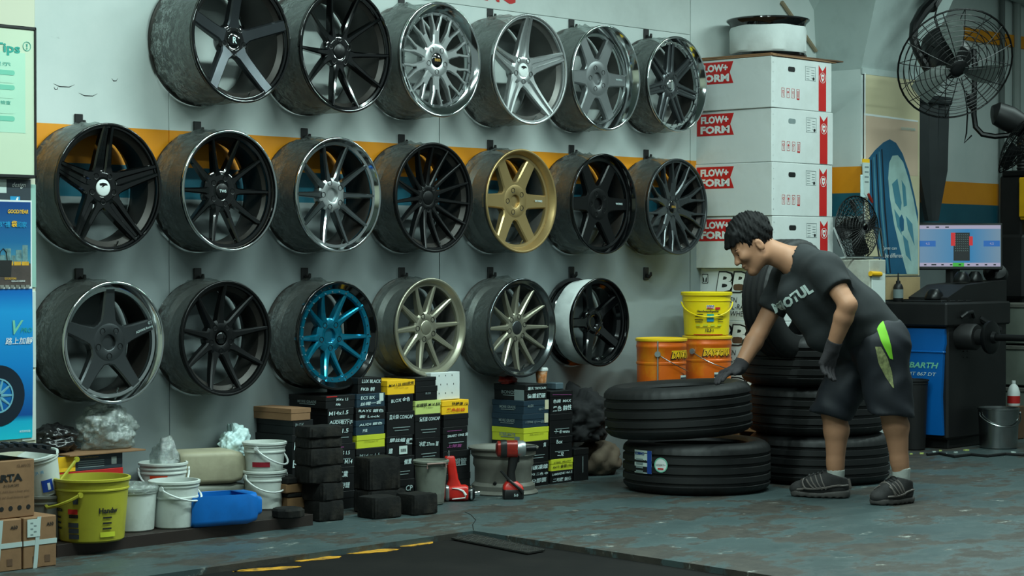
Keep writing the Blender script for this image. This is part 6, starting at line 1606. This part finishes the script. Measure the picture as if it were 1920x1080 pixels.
def scr(name, x, y, w, h, mat, k_=1): return MB().box((x * sw, y * sh + .003, .0006 * k_), (w * sw, h * sh, .0005)).build(name, MT[mat], t, smooth=0)
scr('menu_bar', 0, .455, 1, .09, 'scr_bar'); scr('menu_bar', 0, -.455, .99, .09, 'scr_bar'); scr('menu_highlight', -.02, -.455, .14, .09, 'scr_grn', 2)
scr('screen_button', -.40, .055, .20, .14, 'scr_btn'); scr('screen_button', .39, .055, .20, .14, 'scr_btn')
scr('screen_tyre', .02, -.02, .20, .68, 'scr_blk'); scr('screen_mark', -.085, .16, .055, .32, 'scr_red', 2); scr('screen_mark', .135, .12, .045, .22, 'scr_red', 2)
mb = MB()
for i in range(7):
    for j in range(8): mb.box(((.02 - .075 + .025 * i) * sw, (.28 - .055 * j) * sh, .0018), (.008, .0022, .0004), 0, R(35 if i < 3 else -35))
tr_ = mb.build('screen_tread', MT['dim_ink'], t, smooth=0); tr_['kind'] = 'stuff'
for k_ in range(9): scr('menu_icon', -.43 + .107 * k_, -.455, .030 if k_ != 1 else .06, .035, 'scr_blk', 3)
for k_ in range(3): scr('menu_icon', -.40 + .12 * k_, .455, .030 + .015 * (k_ > 0), .03, 'scr_blk', 2)
for sx_ in (-.40, .39): text(t, '4.5', (sx_ * sw, .055 * sh + .003, .001), .014, MT['scr_bar'], face=Matrix.Identity(3))
# bottle on the tray edge
p = at_y(1677, 556, -.42)
t = thing('oil_bottle', 'small dark bottle with pointed nozzle in front of the tan board', 'bottle', (mx + .02, -.36, .835))
MB().lathe([(.001, 0), (.026, 0), (.029, .006), (.029, .080), (.022, .098), (.014, .104), (.013, .118), (.006, .122), (.003, .165), (.001, .165)], 20).build('bottle', MT['black_plastic'], t); MB().lathe([(.0295, .02), (.0295, .07)], 20).build('label', MT['dim_ink'], t)

# waste bin, steel bucket
bn = bucket('waste_bin', 'tall dark plastic waste bin beside the blue machine panel', (5.275, -.555, 0), .066, .080, .40, 'machine_black', bands=(.93,))
sb = bucket('steel_bucket', 'shiny stainless steel bucket with wire handle in front of the black machine', base_of(1872, 843, .108, 0), .106, .114, .232, 'stainless', (-.6, CAMAZ + .15), 'stainless', bands=())
# tyre changer tower at the edge
px_, pz_ = 1900, 0
p = at_y(1900, 450, -.05); tx = p[0]
t = thing('tyre_changer_tower', 'tyre changer tower with yellow bracket and black bellows at the right edge', 'machine', (tx, -.05, 0))
def zz_(py): return at_y(1900, py, -.05)[2]
MB().box((.04, 0, zz_(330) / 2), (.16, .16, zz_(330)), .01).build('column', MT['machine_black'], t)
mb = MB(); prof = []
n = 16
for i in range(n): prof += [(.036, zz_(322) + i * (zz_(222) - zz_(322)) / n), (.030, zz_(322) + (i + .5) * (zz_(222) - zz_(322)) / n)]
mb.lathe(prof, 20); mb.build('bellows', MT['rubber'], t, loc=(.02, -.05, 0))
MB().box((.03, -.03, zz_(326)), (.16, .18, .04), .008).build('cap_plate', MT['dark_metal'], t)
for u in (-.062, .072): MB().box((u, -.105, (zz_(334) + zz_(408)) / 2), (.030, .05, zz_(334) - zz_(408)), .006).build('yellow_bracket', MT['yellow_machine'], t)
MB().box((.005, -.105, zz_(340)), (.16, .055, .035), .006).build('yellow_bracket', MT['yellow_machine'], t); MB().box((.005, -.105, zz_(400)), (.13, .05, .09), .006).build('yellow_bracket', MT['yellow_machine'], t)
MB().tube([(-.03, -.10, zz_(410)), (-.06, -.13, zz_(430)), (-.05, -.13, zz_(452)), (0, -.11, zz_(462))], .012, 8).build('hose', MT['rubber'], t)
MB().box((.05, -.10, zz_(425)), (.05, .03, .06), .003).build('warning_tag', MT['box_yellow'], t)
MB().box((.02, -.02, zz_(500)), (.26, .24, .42), .02).build('control_box', MT['machine_black'], t)
# crates behind the machine edge
for k_ in range(3):
    zc_ = .10 + .27 * k_
    t = thing('grey_crate', 'grey plastic crate, %s of the stack beside the black machine' % ('bottom', 'middle', 'top')[k_], 'crate', (at_y(1893, 700, -.35)[0] + .17, -.35, .02 + .262 * k_), group='grey crates')
    MB().box((0, 0, .13), (.32, .30, .24), .006).build('body', M('grey_crate_plastic', (112, 120, 110), .6, 0, .15, 6), t); MB().box((0, 0, .246), (.34, .32, .026), .004).build('rim', MT['steel_grey'], t)
    for q in (-1, 0, 1): MB().box((q * .11, -.152, .12), (.012, .008, .22)).build('rib', MT['steel_grey'], t, smooth=0)
p = at_y(1899, 765, -.62)
t = thing('spray_bottle', 'white spray bottle with red label behind the steel bucket', 'bottle', (p[0] + .01, -.62, 0))
MB().box((0, 0, .10), (.10, .09, .20), .006).build('stand_box', MT['card_dark'], t)
MB().lathe([(.001, .20), (.036, .20), (.038, .21), (.038, .28), (.026, .315), (.012, .33), (.012, .35), (.001, .35)], 20).build('bottle', MT['white_print'], t); MB().lathe([(.0385, .215), (.0385, .26)], 20).build('label', MT['red_ink'], t)
# cable and scraps on the floor by the machine
cb_ = MB().tube([at_z(px, py, .008) for px, py in ((1738, 852), (1762, 850), (1790, 856), (1820, 852), (1850, 855), (1885, 851), (1920, 853))], .008, 6).build('floor_cable', MT['rubber'])
tag(cb_, 'black cable lying on the floor in front of the machine', 'cable')
rnd = random.Random(5)
for k_, (px, py) in enumerate(((1728, 851), (1752, 848), (1763, 846), (1771, 852), (1812, 845), (1900, 849), (1708, 852), (1793, 849))):
    p = at_z(px, py, 0); s = rnd.uniform(.010, .022)
    mb = MB().prism([(s * math.cos(a) * rnd.uniform(.6, 1.3), s * math.sin(a) * rnd.uniform(.5, 1)) for a in np.linspace(0, 2 * PI, 7)[:-1]], .006, 'Z', 0)
    tag(mb.build('floor_scrap', MT['white_label'] if k_ % 2 else MT['box_pale'], loc=p, smooth=0), 'small pale scrap of packing lying on the floor by the machine', 'scrap', 'floor scraps')
# ------------------------------------------------------------------ the mechanic
DP = 9.15
def J(px, py, dd=0.0): return at_d(px, py, DP + dd)
UP = np.array((0, 0, 1.0)); FH = _fh
# head frame: forward looks down and to the left of the picture, lateral points to the camera (his left)
_tilt = R(36)
HF = -RV * math.cos(_tilt) - UP * math.sin(_tilt); HU = -RV * math.sin(_tilt) + UP * math.cos(_tilt); HL = -FH
_yw = R(8)     # face turned a touch away from pure profile
HF, HL = HF * math.cos(_yw) + HL * math.sin(_yw), HL * math.cos(_yw) - HF * math.sin(_yw)
HC = J(1415, 462, .0)
def H(f, u, l=0.0): return HC + HF * f + HU * u + HL * l
HM = np.stack([HF, HU, HL])
ORG = at_z(1625, 940, 0)
person = thing('person', 'person in charcoal t-shirt, dark shorts and work gloves bending over to lift a tyre', 'person', tuple(ORG))

# joints
neck0 = H(-.035, -.045); neckB = J(1497, 494, .0)
shL, shR = J(1548, 506, -.175), J(1478, 520, .165)
elL, wrL = J(1590, 572, -.27), J(1561, 652, -.20)
elR, wrR = J(1424, 622, .16), J(1386, 690, .075)
hipL, hipR = J(1652, 648, -.09), J(1620, 650, .10)
knL, knR = J(1668, 758, -.10), J(1562, 768, .12)
anL, anR = J(1690, 886, -.07), J(1567, 889, .13)
chest = J(1548, 540, 0); belly = J(1600, 592, 0); pelv = J(1640, 640, 0)

lo = np.minimum.reduce([J(1340, 740, .3), J(1340, 740, -.4), J(1740, 740, .3), J(1740, 740, -.4)]); hi = np.maximum.reduce([J(1340, 390, .3), J(1340, 390, -.4), J(1740, 390, .3), J(1740, 390, -.4)])
lo[2] = .03; hi[2] = 1.36
body = SDF(lo, hi, .0055)
# skull, face
body.ell(H(-.008, .055), (.097, .088, .074), HM, .0)
body.ell(H(.030, -.008), (.066, .085, .060), HM, .03)
body.cap(H(.010, -.050, .035), H(.066, -.082, .012), .028, .020, .025); body.cap(H(.010, -.050, -.035), H(.066, -.082, -.012), .028, .020, .025)
body.ell(H(.074, -.084), (.020, .018, .022), HM, .015)
body.cap(H(.080, .040), H(.084, .030), .016, .014, .02)
body.cap(H(.088, .022), H(.110, -.014), .0085, .0125, .010)
for s in (-1, 1):
    body.ell(H(.101, -.018, .012 * s), (.009, .007, .007), HM, .006)
    body.ell(H(.072, -.004, .042 * s), (.026, .022, .018), HM, .02)
    body.ell(H(.094, .014, .031 * s), (.012, .010, .015), HM, .008, sub=True)
    body.ell(H(.080, .013, .031 * s), (.013, .009, .015), HM, .004)
    body.ell(H(.082, .030, .030 * s), (.012, .006, .020), HM, .008)
    body.ell(H(-.006, -.002, .076 * s), (.018, .031, .010), HM, .006)
    body.ell(H(.000, .002, .087 * s), (.009, .017, .007), HM, .004, sub=True)
body.ell(H(.094, -.042), (.011, .007, .022), HM, .006); body.ell(H(.090, -.056), (.011, .007, .019), HM, .005)
# neck, trunk under the shirt
body.cap(neck0, neckB, .054, .062, .03)
body.cap(neckB, chest, .07, .10, .03); body.cap(chest, belly, .10, .10, .03); body.cap(belly, pelv, .10, .11, .03)
body.cap(neckB, shL, .055, .052, .03); body.cap(neckB, shR, .055, .052, .03)
# arms
for sh, el, wr, s in ((shL, elL, wrL, 1), (shR, elR, wrR, -1)):
    body.cap(sh, el, .050, .040, .02)
    m = el + (wr - el) * .28
    body.cap(el, m, .038, .042, .015); body.cap(m, wr, .042, .029, .012)
# legs
for hp, kn, an in ((hipL, knL, anL), (hipR, knR, anR)):
    body.cap(hp, kn, .085, .056, .03)
    c = kn + (an - kn) * .32 + (RV * .012 + FH * .004)
    body.cap(kn, c, .054, .056, .02); body.cap(c, kn + (an - kn) * .85, .055, .038, .02); body.cap(kn + (an - kn) * .8, an, .038, .038, .015)
link('body', body.mesh('body', ORG, 2), MT['skin'], person)

# eyes, brows
for s in (-1, 1):
    MB().lathe([(.001, .0045), (.004, .003), (.0062, 0)], 10, 'Z').build('eye', MT['black_gloss'], person, loc=H(.0895, .0125, .031 * s) - ORG, rot=Vector(HF).to_track_quat('Z', 'Y').to_euler())
    MB().tube([H(.089, .033, .012 * s) - ORG, H(.090, .036, .028 * s) - ORG, H(.080, .034, .046 * s) - ORG], [.003, .0035, .002], 6).build('eyebrow', MT['hair'], person)
# hair: a cap of short hair with fringe, cut round the face and ears
hs = SDF(HC - .19, HC + .19, .0042)
hs.ell(H(-.012, .060), (.108, .100, .083), HM, 0)
sl, g = hs.blk(hs.lo, hs.lo + hs.h * hs.n, 0)
q = (g - HC) @ HM.T; f_, u_, l_ = q[..., 0], q[..., 1], q[..., 2]
line = np.where(f_ > .055, .062 + (f_ - .055) * .10, np.where(f_ > .018, .040, np.where(f_ > -.018, .030, -.032 + np.clip(f_ + .09, 0, .07) * .35)))
side = np.where((f_ > .022) & (f_ < .040) & (np.abs(l_) > .045), .004, line)
nz = .004 * np.sin(f_ * 190 + l_ * 90) * np.sin(l_ * 170 + u_ * 60) + .003 * np.sin(f_ * 420 + u_ * 150)
hs.f[sl] = np.maximum(hs.f[sl] + nz.astype(np.float32), (side + nz * 1.2 - u_).astype(np.float32))
hs.cap(H(.062, .100, .02), H(.104, .066, .02), .022, .010, .012); hs.cap(H(.062, .100, -.02), H(.104, .066, -.02), .022, .010, .012); hs.cap(H(.060, .095, .05), H(.088, .062, .045), .018, .009, .01); hs.cap(H(.066, .10, 0), H(.108, .070, 0), .022, .010, .012)
link('hair', hs.mesh('hair', ORG, 1), MT['hair'], person)

# t-shirt
sh_ = SDF(lo, hi, .0075)
sh_.cap(neckB + RV * .01, chest, .085, .125, .04)
for s, d in ((-1, .085), (1, -.085)):
    off = FH * (-d)
    sh_.cap(chest + off - RV * .005, belly + off * .75, .125, .128, .04); sh_.cap(belly + off * .75, pelv + off * .8 + RV * .012, .128, .125, .04)
sh_.cap(neckB + RV * .02, shL, .075, .075, .03); sh_.cap(neckB + RV * .02, shR, .075, .075, .03)
# loose front hanging from the chest to the belly
sh_.cap(J(1492, 552, .0), J(1548, 622, 0), .085, .085, .05); sh_.cap(J(1548, 622, 0), J(1596, 646, 0), .085, .07, .05)
def sleeve(sh, el, k_, r0, r1):
    d = (el - sh); d /= np.linalg.norm(d); e = sh + (el - sh) * k_
    sh_.cap(sh, e + d * .05, r0, r1, .035, clip=(e, d))
sleeve(shL, elL, .56, .072, .070); sleeve(shR, elR, .62, .070, .066)
# shirt hem and collar
hemN = RV * .62 - UP * .78; sh_.half(J(1664, 652, 0) + RV * .01, hemN)
sl, g = sh_.blk(neckB - .14, neckB + .14, 0)
nd = (neck0 - neckB); nd /= np.linalg.norm(nd)
cy_ = np.linalg.norm((g - neckB) - ((g - neckB) @ nd)[..., None] * nd, axis=-1) - .074
sh_.f[sl] = np.maximum(sh_.f[sl], -np.maximum(cy_, -((g - (neckB + nd * .012)) @ nd)).astype(np.float32))
sh_.cap(neckB + nd * .004, neckB - nd * .03, .068, .07, .01, clip=(neckB + nd * .020, nd))
sl, g = sh_.blk(neckB - .14, neckB + .14, 0); dd_ = sh_.cap_d(g, neckB + nd * .06, neckB - nd * .004, .064, .060); sh_.cut(sl, dd_.astype(np.float32))
# cloth folds
sl, g = sh_.blk(lo, hi, 0)
q = g - chest; a_ = q @ (RV * .75 - UP * .65); b_ = q @ UP; c_ = q @ FH
fold = .0035 * np.sin(a_ * 26 + 5 * np.sin(b_ * 11 + c_ * 6) + c_ * 17) * np.sin(b_ * 13 + c_ * 19 + 1.3)
sh_.f[sl] += fold.astype(np.float32)
tee = link('tshirt', sh_.mesh('tshirt', ORG, 2), MT['tee'], person)

# shorts
so_ = SDF(lo, hi, .0075)
so_.cap(hipL - UP * .0, hipR, .125, .125, .03); so_.cap(pelv + FH * -.06, pelv + FH * .06, .13, .13, .03)
def short_leg(hp, kn, hem, nrm, r0, r1):
    d = kn - hp; d /= np.linalg.norm(d); so_.cap(hp, kn + d * .10, r0, r1, .03, clip=(hem, nrm / np.linalg.norm(nrm)))
dL = knL - hipL; dR = knR - hipR
short_leg(hipL, knL, J(1668, 778, -.1), -UP * 1.0 - RV * .10, .120, .098); short_leg(hipR, knR, J(1566, 782, .12), -UP * .95 - RV * .22, .112, .090)
so_.half(J(1640, 600, 0), UP * .8 - RV * .6 * 0)
sl, g = so_.blk(lo, hi, 0); q = g - pelv
fold = .005 * np.sin((q @ RV) * 40 + (q @ UP) * 12 + 3 * np.sin((q @ UP) * 20)) * np.sin((q @ FH) * 30 + (q @ UP) * 8)
so_.f[sl] += fold.astype(np.float32)
sho = link('shorts', so_.mesh('shorts', ORG, 2), MT['shorts'], person)
# coloured side panels follow the shorts surface: picked from its faces
from mathutils.bvhtree import BVHTree
def panel_grid(src, left, right, mat, name, lift=.003, n=28, m=12):
    """cloth panel laid onto the surface between two edge lines given in the picture"""
    bv = BVHTree.FromPolygons([Vector(v.co) for v in src.data.vertices], [tuple(p.vertices) for p in src.data.polygons])
    def line(pts, t):
        u = t * (len(pts) - 1); i = min(int(u), len(pts) - 2); f = u - i
        return np.array(pts[i]) * (1 - f) + np.array(pts[i + 1]) * f
    vs = []
    for i in range(n + 1):
        a, b = line(left, i / n), line(right, i / n)
        for j in range(m + 1):
            c = a + (b - a) * j / m; o = Vector(J(c[0], c[1], -.8) - ORG); d = Vector(_ray(*c)).normalized()
            hit = bv.ray_cast(o, d, 1.6)
            vs.append(hit[0] + hit[1] * lift if hit[0] is not None else None)
    fs = []
    for i in range(n):
        for j in range(m):
            q = (i * (m + 1) + j, i * (m + 1) + j + 1, (i + 1) * (m + 1) + j + 1, (i + 1) * (m + 1) + j)
            if all(vs[k] is not None for k in q) and max((vs[q[0]] - vs[k]).length for k in q) < .06: fs.append(q)
    used = sorted({k for f in fs for k in f}); mp = {k: i for i, k in enumerate(used)}
    me = bpy.data.meshes.new(name); me.from_pydata([vs[k] for k in used], [], [tuple(mp[k] for k in f) for f in fs]); me.shade_smooth()
    return link(name, me, MT[mat], person)
panel_grid(sho, [(1643, 612), (1652, 640), (1662, 660), (1668, 672)], [(1656, 602), (1664, 625), (1671, 650), (1674, 674)], 'green_panel', 'green_side_panel')
panel_grid(sho, [(1641, 650), (1648, 682), (1660, 706), (1674, 727)], [(1652, 650), (1664, 672), (1672, 698), (1676, 727)], 'olive_panel', 'olive_side_panel')
# chest lettering lies on the shirt front
def shirt_letters():
    cu = bpy.data.curves.new('t', 'FONT'); cu.body = 'MOTUL'; cu.size = 1; cu.offset = .05; cu.shear = .15; cu.resolution_u = 2; cu.align_x = 'RIGHT'
    ob = bpy.data.objects.new('t', cu); COL.objects.link(ob); dg = bpy.context.evaluated_depsgraph_get(); dg.update()
    me = bpy.data.meshes.new_from_object(ob.evaluated_get(dg)); bm = bmesh.new(); bm.from_mesh(me)
    bmesh.ops.triangulate(bm, faces=bm.faces); bmesh.ops.subdivide_edges(bm, edges=[e for e in bm.edges if e.calc_length() > .12], cuts=2)
    bm.verts.ensure_lookup_table()
    from mathutils.bvhtree import BVHTree
    m = tee.data; bv = BVHTree.FromPolygons([Vector(v.co) for v in m.vertices], [tuple(p.vertices) for p in m.polygons])
    k_ = .052; xa = Vector(RV * .80 + UP * .60); ya = Vector(-RV * .60 + UP * .80); end = Vector(J(1533, 546, -.3) - ORG); d = Vector(FV)
    kill = []
    for v in bm.verts:
        p = end + xa * (v.co.x * k_ * .92) + ya * (v.co.y * k_ * 1.1); hit = bv.ray_cast(p, d, .6)
        if hit[0] is None: kill.append(v)
        else: v.co = hit[0] + hit[1] * .003
    bmesh.ops.delete(bm, geom=kill, context='VERTS'); bm.to_mesh(me); bm.free(); me.materials.clear()
    bpy.data.objects.remove(ob); bpy.data.curves.remove(cu)
    link('chest_lettering', me, MT['white_label'], person)
shirt_letters()

e1 = np.cross(nd, UP); e1 /= np.linalg.norm(e1); e2 = np.cross(nd, e1)
MB().tube([neckB + nd * (.012 + .006 * math.cos(q)) + (e1 * math.cos(q) + e2 * math.sin(q)) * .0715 - ORG for q in np.linspace(0, 2 * PI, 33)[:-1]], .0085, 8, True).build('collar', MT['tee'], person)
# gloves: palm, four curled fingers and a thumb each
def glove(wr, el, palm_end, side, up, curls, thumb_dir, lens=(.070, .078, .074, .058), nm='glove'):
    ax = palm_end - wr; L = np.linalg.norm(ax); ax = ax / L
    side = side - ax * (side @ ax); side /= np.linalg.norm(side); nrm = np.cross(ax, side); 
    if nrm @ up < 0: nrm = -nrm
    gl_ = SDF(wr - .16, wr + .16, .0034)
    back = (el - wr) / np.linalg.norm(el - wr)
    gl_.cap(wr + back * .035, wr, .035, .033, .008, clip=(wr + back * .034, back))
    for k_ in (-1, -.33, .33, 1): gl_.cap(wr + side * .010 * k_, palm_end + side * .030 * k_, .022, .016, .012)
    for i, k_ in enumerate((-1, -.33, .33, 1)):
        b = palm_end + side * .031 * k_; d = ax; c = curls[i]
        for sg in range(3):
            ln = lens[i] * (.45, .32, .26)[sg]; d = d * math.cos(c) - nrm * math.sin(c); d /= np.linalg.norm(d)
            e = b + d * ln; gl_.cap(b, e, .0108 - .0008 * sg, .0102 - .0008 * sg, .003); b = e
    tb = wr + ax * L * .35 + side * -.030; t1 = tb + (thumb_dir + ax * .55) / np.linalg.norm(thumb_dir + ax * .55) * .038; t2 = t1 + (thumb_dir * .45 + ax) / np.linalg.norm(thumb_dir * .45 + ax) * .030
    gl_.cap(tb, t1, .015, .0125, .010); gl_.cap(t1, t2, .0125, .0105, .004)
    g_ = link(nm, gl_.mesh(nm, ORG, 1), MT['glove'], person)
    return g_
# far hand rests on the tyre with the fingers bent over its edge, near hand hangs half closed
pe = J(1362, 699, .02)
glove(wrR, elR, pe, FH, UP, (.18, .22, .25, .28), -FH * 1.0 - UP * .3)
pe = wrL + (-RV * .022 - UP * .072 + FH * .01)
glove(wrL, elL, pe, -RV * .75 - FH * .45, -RV * .6 + FH * .4, (.45, .55, .60, .62), -RV * .9 - UP * .2)

# socks and shoes
def shoe(heel, toe, an, side_sign, nm):
    heel = np.array(heel); toe = np.array(toe); heel[2] = toe[2] = 0
    d = toe - heel; L = np.linalg.norm(d); d /= L; s = np.array((-d[1], d[0], 0.0))
    sk = SDF(an - .12, an + .10, .005); sk.cap(an + UP * .03, an - UP * .03, .041, .038, .01, clip=(an + UP * .022, UP))
    link('sock', sk.mesh('sock', ORG, 1), MT['sock'], person)
    a = heel + d * .05; b = toe - d * .05; k0 = np.array((an[0], an[1], 0)); a = k0 - d * .012
    root = None
    up_ = SDF(np.minimum(heel, toe) - .09, np.maximum(heel, toe) + np.array((.09, .09, .17)), .0045)
    up_.cap(a + UP * .046, a + d * .10 + UP * .048, .040, .040, .02); up_.cap(a + d * .08 + UP * .050, b + UP * .036, .042, .032, .03)
    up_.ell(b + UP * .034, (.055, .046, .034), np.stack([d, s, UP]), .02)
    up_.cap(a + UP * .05, a + UP * .098 + d * .010, .045, .048, .02); up_.cap(a + d * .02 + UP * .085, a + d * .12 + UP * .066, .042, .036, .025)
    up_.half(heel + UP * .020, -UP); up_.half(a + UP * .100, UP * .96 - d * .28)
    uo = link('shoe', up_.mesh('shoe', ORG, 1), MT['shoe_upper'], person)
    so2 = SDF(np.minimum(heel, toe) - .09, np.maximum(heel, toe) + np.array((.09, .09, .10)), .0045)
    so2.cap(a + UP * .02, b + UP * .02, .046, .050, .02); so2.cap(a + UP * .02 - d * .004, a + d * .1 + UP * .02, .047, .043, .02)
    sl, g = so2.blk(so2.lo, so2.lo + so2.h * so2.n, 0); t_ = (g - heel) @ d
    so2.f[sl] = np.maximum(so2.f[sl], np.maximum(g[..., 2] - (.030 + .006 * np.cos((t_ / L) * 5)), .001 + .004 * (np.sin(t_ * 200) > .2) * (t_ > .0) - g[..., 2]).astype(np.float32))
    link('shoe_sole', so2.mesh('shoe_sole', ORG, 1), MT['shoe_sole'], uo)
    bv = BVHTree.FromPolygons([Vector(v.co) for v in uo.data.vertices], [tuple(p.vertices) for p in uo.data.polygons])
    def snap(p, lift=.0015):
        h_ = bv.find_nearest(Vector(p - ORG)); return h_[0] + h_[1] * lift
    def strip(pts, r, mat='shoe_trim', nm_='shoe_overlay'):
        pts = [np.array(q) for q in pts]; fine = []
        for i in range(len(pts) - 1):
            for f in np.linspace(0, 1, 6)[:-1]: fine.append(pts[i] * (1 - f) + pts[i + 1] * f)
        fine.append(pts[-1])
        MB().tube([snap(q) for q in fine], r, 5).build(nm_, MT[mat], uo)
    for sg in (-1, 1):
        for k_ in range(4): strip([a + d * (.055 + .021 * k_) + s * sg * .07 + UP * .036, a + d * (.075 + .021 * k_) + s * sg * .055 + UP * (.075 - .004 * k_), a + d * (.085 + .021 * k_) + s * sg * .025 + UP * (.11 - .008 * k_)], .0036)
        strip([a - d * .05 + s * sg * .03 + UP * .06, a + s * sg * .08 + UP * .058, a + d * .06 + s * sg * .08 + UP * .045, b - d * .02 + s * sg * .08 + UP * .040, b + d * .03 + s * sg * .06 + UP * .036], .0046)
        strip([b - d * .01 + s * sg * .075 + UP * .036, b + s * sg * .03 + UP * .09, b + UP * .09], .004)
    strip([a - d * .08 + UP * .035, a - d * .08 + UP * .06, a - d * .07 + UP * .09], .010)
    for k_ in range(4):
        c = a + d * (.070 + .022 * k_) + UP * .12
        strip([c - s * .026, c, c + s * .026 + d * .01], .0034, 'black_plastic', 'shoe_lace')
shoe(at_z(1722, 935, 0), at_z(1640, 948, 0), anL - UP * 0, 1, 'l')
shoe(at_z(1590, 931, 0), at_z(1482, 930, 0), anR, -1, 'r')

flush_texts()
